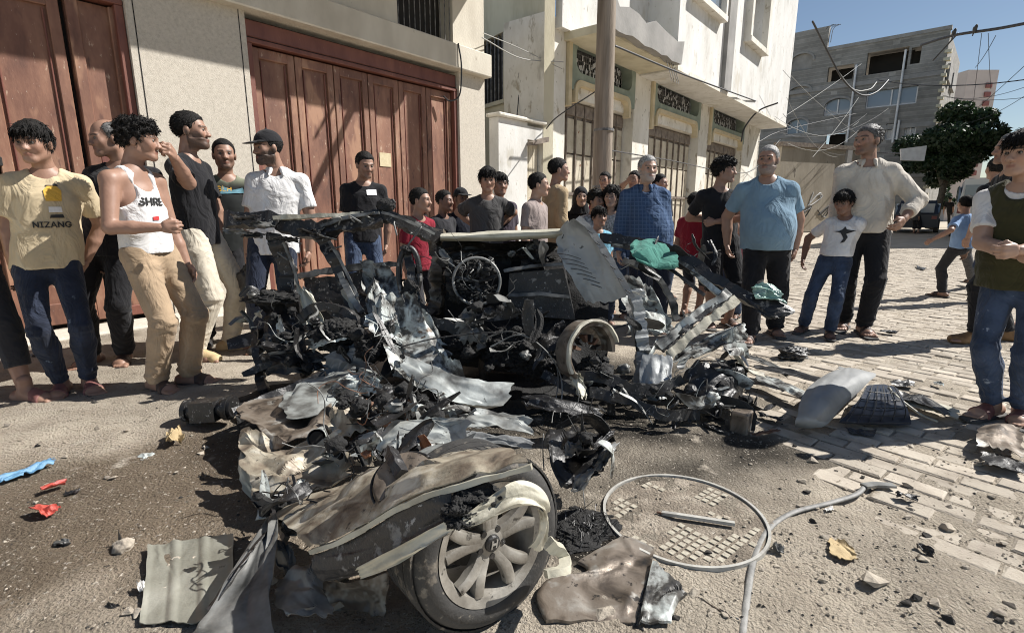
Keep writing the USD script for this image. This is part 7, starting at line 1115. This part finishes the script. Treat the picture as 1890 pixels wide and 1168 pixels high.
def hull_stone(c, s, r_): p = r_.normal(0, 1, (14, 3)); p /= np.linalg.norm(p, axis=1)[:, None]; return trimesh.convex.convex_hull(p * s * r_.uniform(.6, 1.2, (14, 1)) * [1.2, 1, .65] + c)
nst = 0
for k in range(400):
    px, py = rg.uniform(0, 1890), rg.uniform(600, 1160); g = gp(px, py)
    if g[1] > 6 or (420 < px < 1300 and py < 1000) or g @ N < -5.6: continue
    if meshkit.noise(np.array([g[0] * 1.3, g[1] * 1.3, .5]), 17) < .42: continue
    s = rg.uniform(.006, .019) * (1 if rg.random() < .9 else 2.0); z = max(soil_z(g[0], g[1]), -.004)
    obj('stone', hull_stone(g * [1, 1, 0] + Zv * (z + s * .3), s, rg), ('stone', 'stone', 'dark_clod', 'stone')[k % 4], None, label='small loose stone or clod scattered on the street', cat='stone', group='small stones scattered on the street'); nst += 1
    if nst >= 110: break
gr = []; cols = {}
for mname, n, seed in (('stone', 4200, 5), ('dark_clod', 900, 6)):
    r_ = np.random.default_rng(seed); V = []; F = []; o = 0
    for k in range(n):
        px, py = r_.uniform(-50, 1940), 560 + 620 * r_.random() ** .8; g = gp(px, py)
        if abs(g[0]) > 7.5 or g[1] > 9 or g @ N < -5.7: continue
        if meshkit.noise(np.array([g[0] * 1.6, g[1] * 1.6, seed]), seed) < .5 and r_.random() < .9: continue
        if g[0] < .3 and g[1] < 2.6 and r_.random() < .75: continue
        s = r_.uniform(.0018, .0055) * (1 + .25 * g[1]); z = max(soil_z(g[0], g[1]), -.004); p = r_.normal(0, 1, (6, 3)) * 0 + np.array([[1, 0, 0], [-1, 0, 0], [0, 1, 0], [0, -1, 0], [0, 0, 1], [0, 0, -.5]]) * r_.uniform(.6, 1.3, (6, 1)); a = r_.uniform(0, 6.3); p = np.stack([p[:, 0] * math.cos(a) - p[:, 1] * math.sin(a), p[:, 0] * math.sin(a) + p[:, 1] * math.cos(a), p[:, 2] * .7], 1)
        V.append(p * s + g * [1, 1, 0] + Zv * (z + s * .2)); F.append(np.array([[0, 2, 4], [2, 1, 4], [1, 3, 4], [3, 0, 4], [2, 0, 5], [1, 2, 5], [3, 1, 5], [0, 3, 5]]) + o); o += 6
    obj('gravel', (np.vstack(V), np.vstack(F)), mname, None, label=('pale', 'dark')[seed - 5] + ' grit and crumbs strewn over the street', cat='gravel', kind='stuff')
# black bag in the hand of the man in the cap
t = thing('plastic_bag', 'black plastic bag hanging from the hand of the man in the cap', 'bag', BAGHAND); lump('bag', BAGHAND - [0, 0, .24], .1, 'shoe_black', t, seed=80, sub=4, rough=.35, sq=(1, .7, 1.35)); obj('handle', tube([BAGHAND - [.03, 0, .12], BAGHAND - [0, .02, .06], BAGHAND - [-.03, 0, .12]], .006, 6, 16), 'shoe_black', t, True)
# phone
w = ph['wri'][1] * .5 + ph['wri'][0] * .5; t = thing('phone', 'dark phone held up by the bald man', 'phone', w); hb_ = trimesh.creation.box((.075, .009, .15)); hb_.apply_transform(trimesh.transformations.rotation_matrix(1.2, (0, 1, 0))); obj('case', tm((hb_.vertices + w + [-.02, -.03, .05], hb_.faces)), 'shoe_black', t)
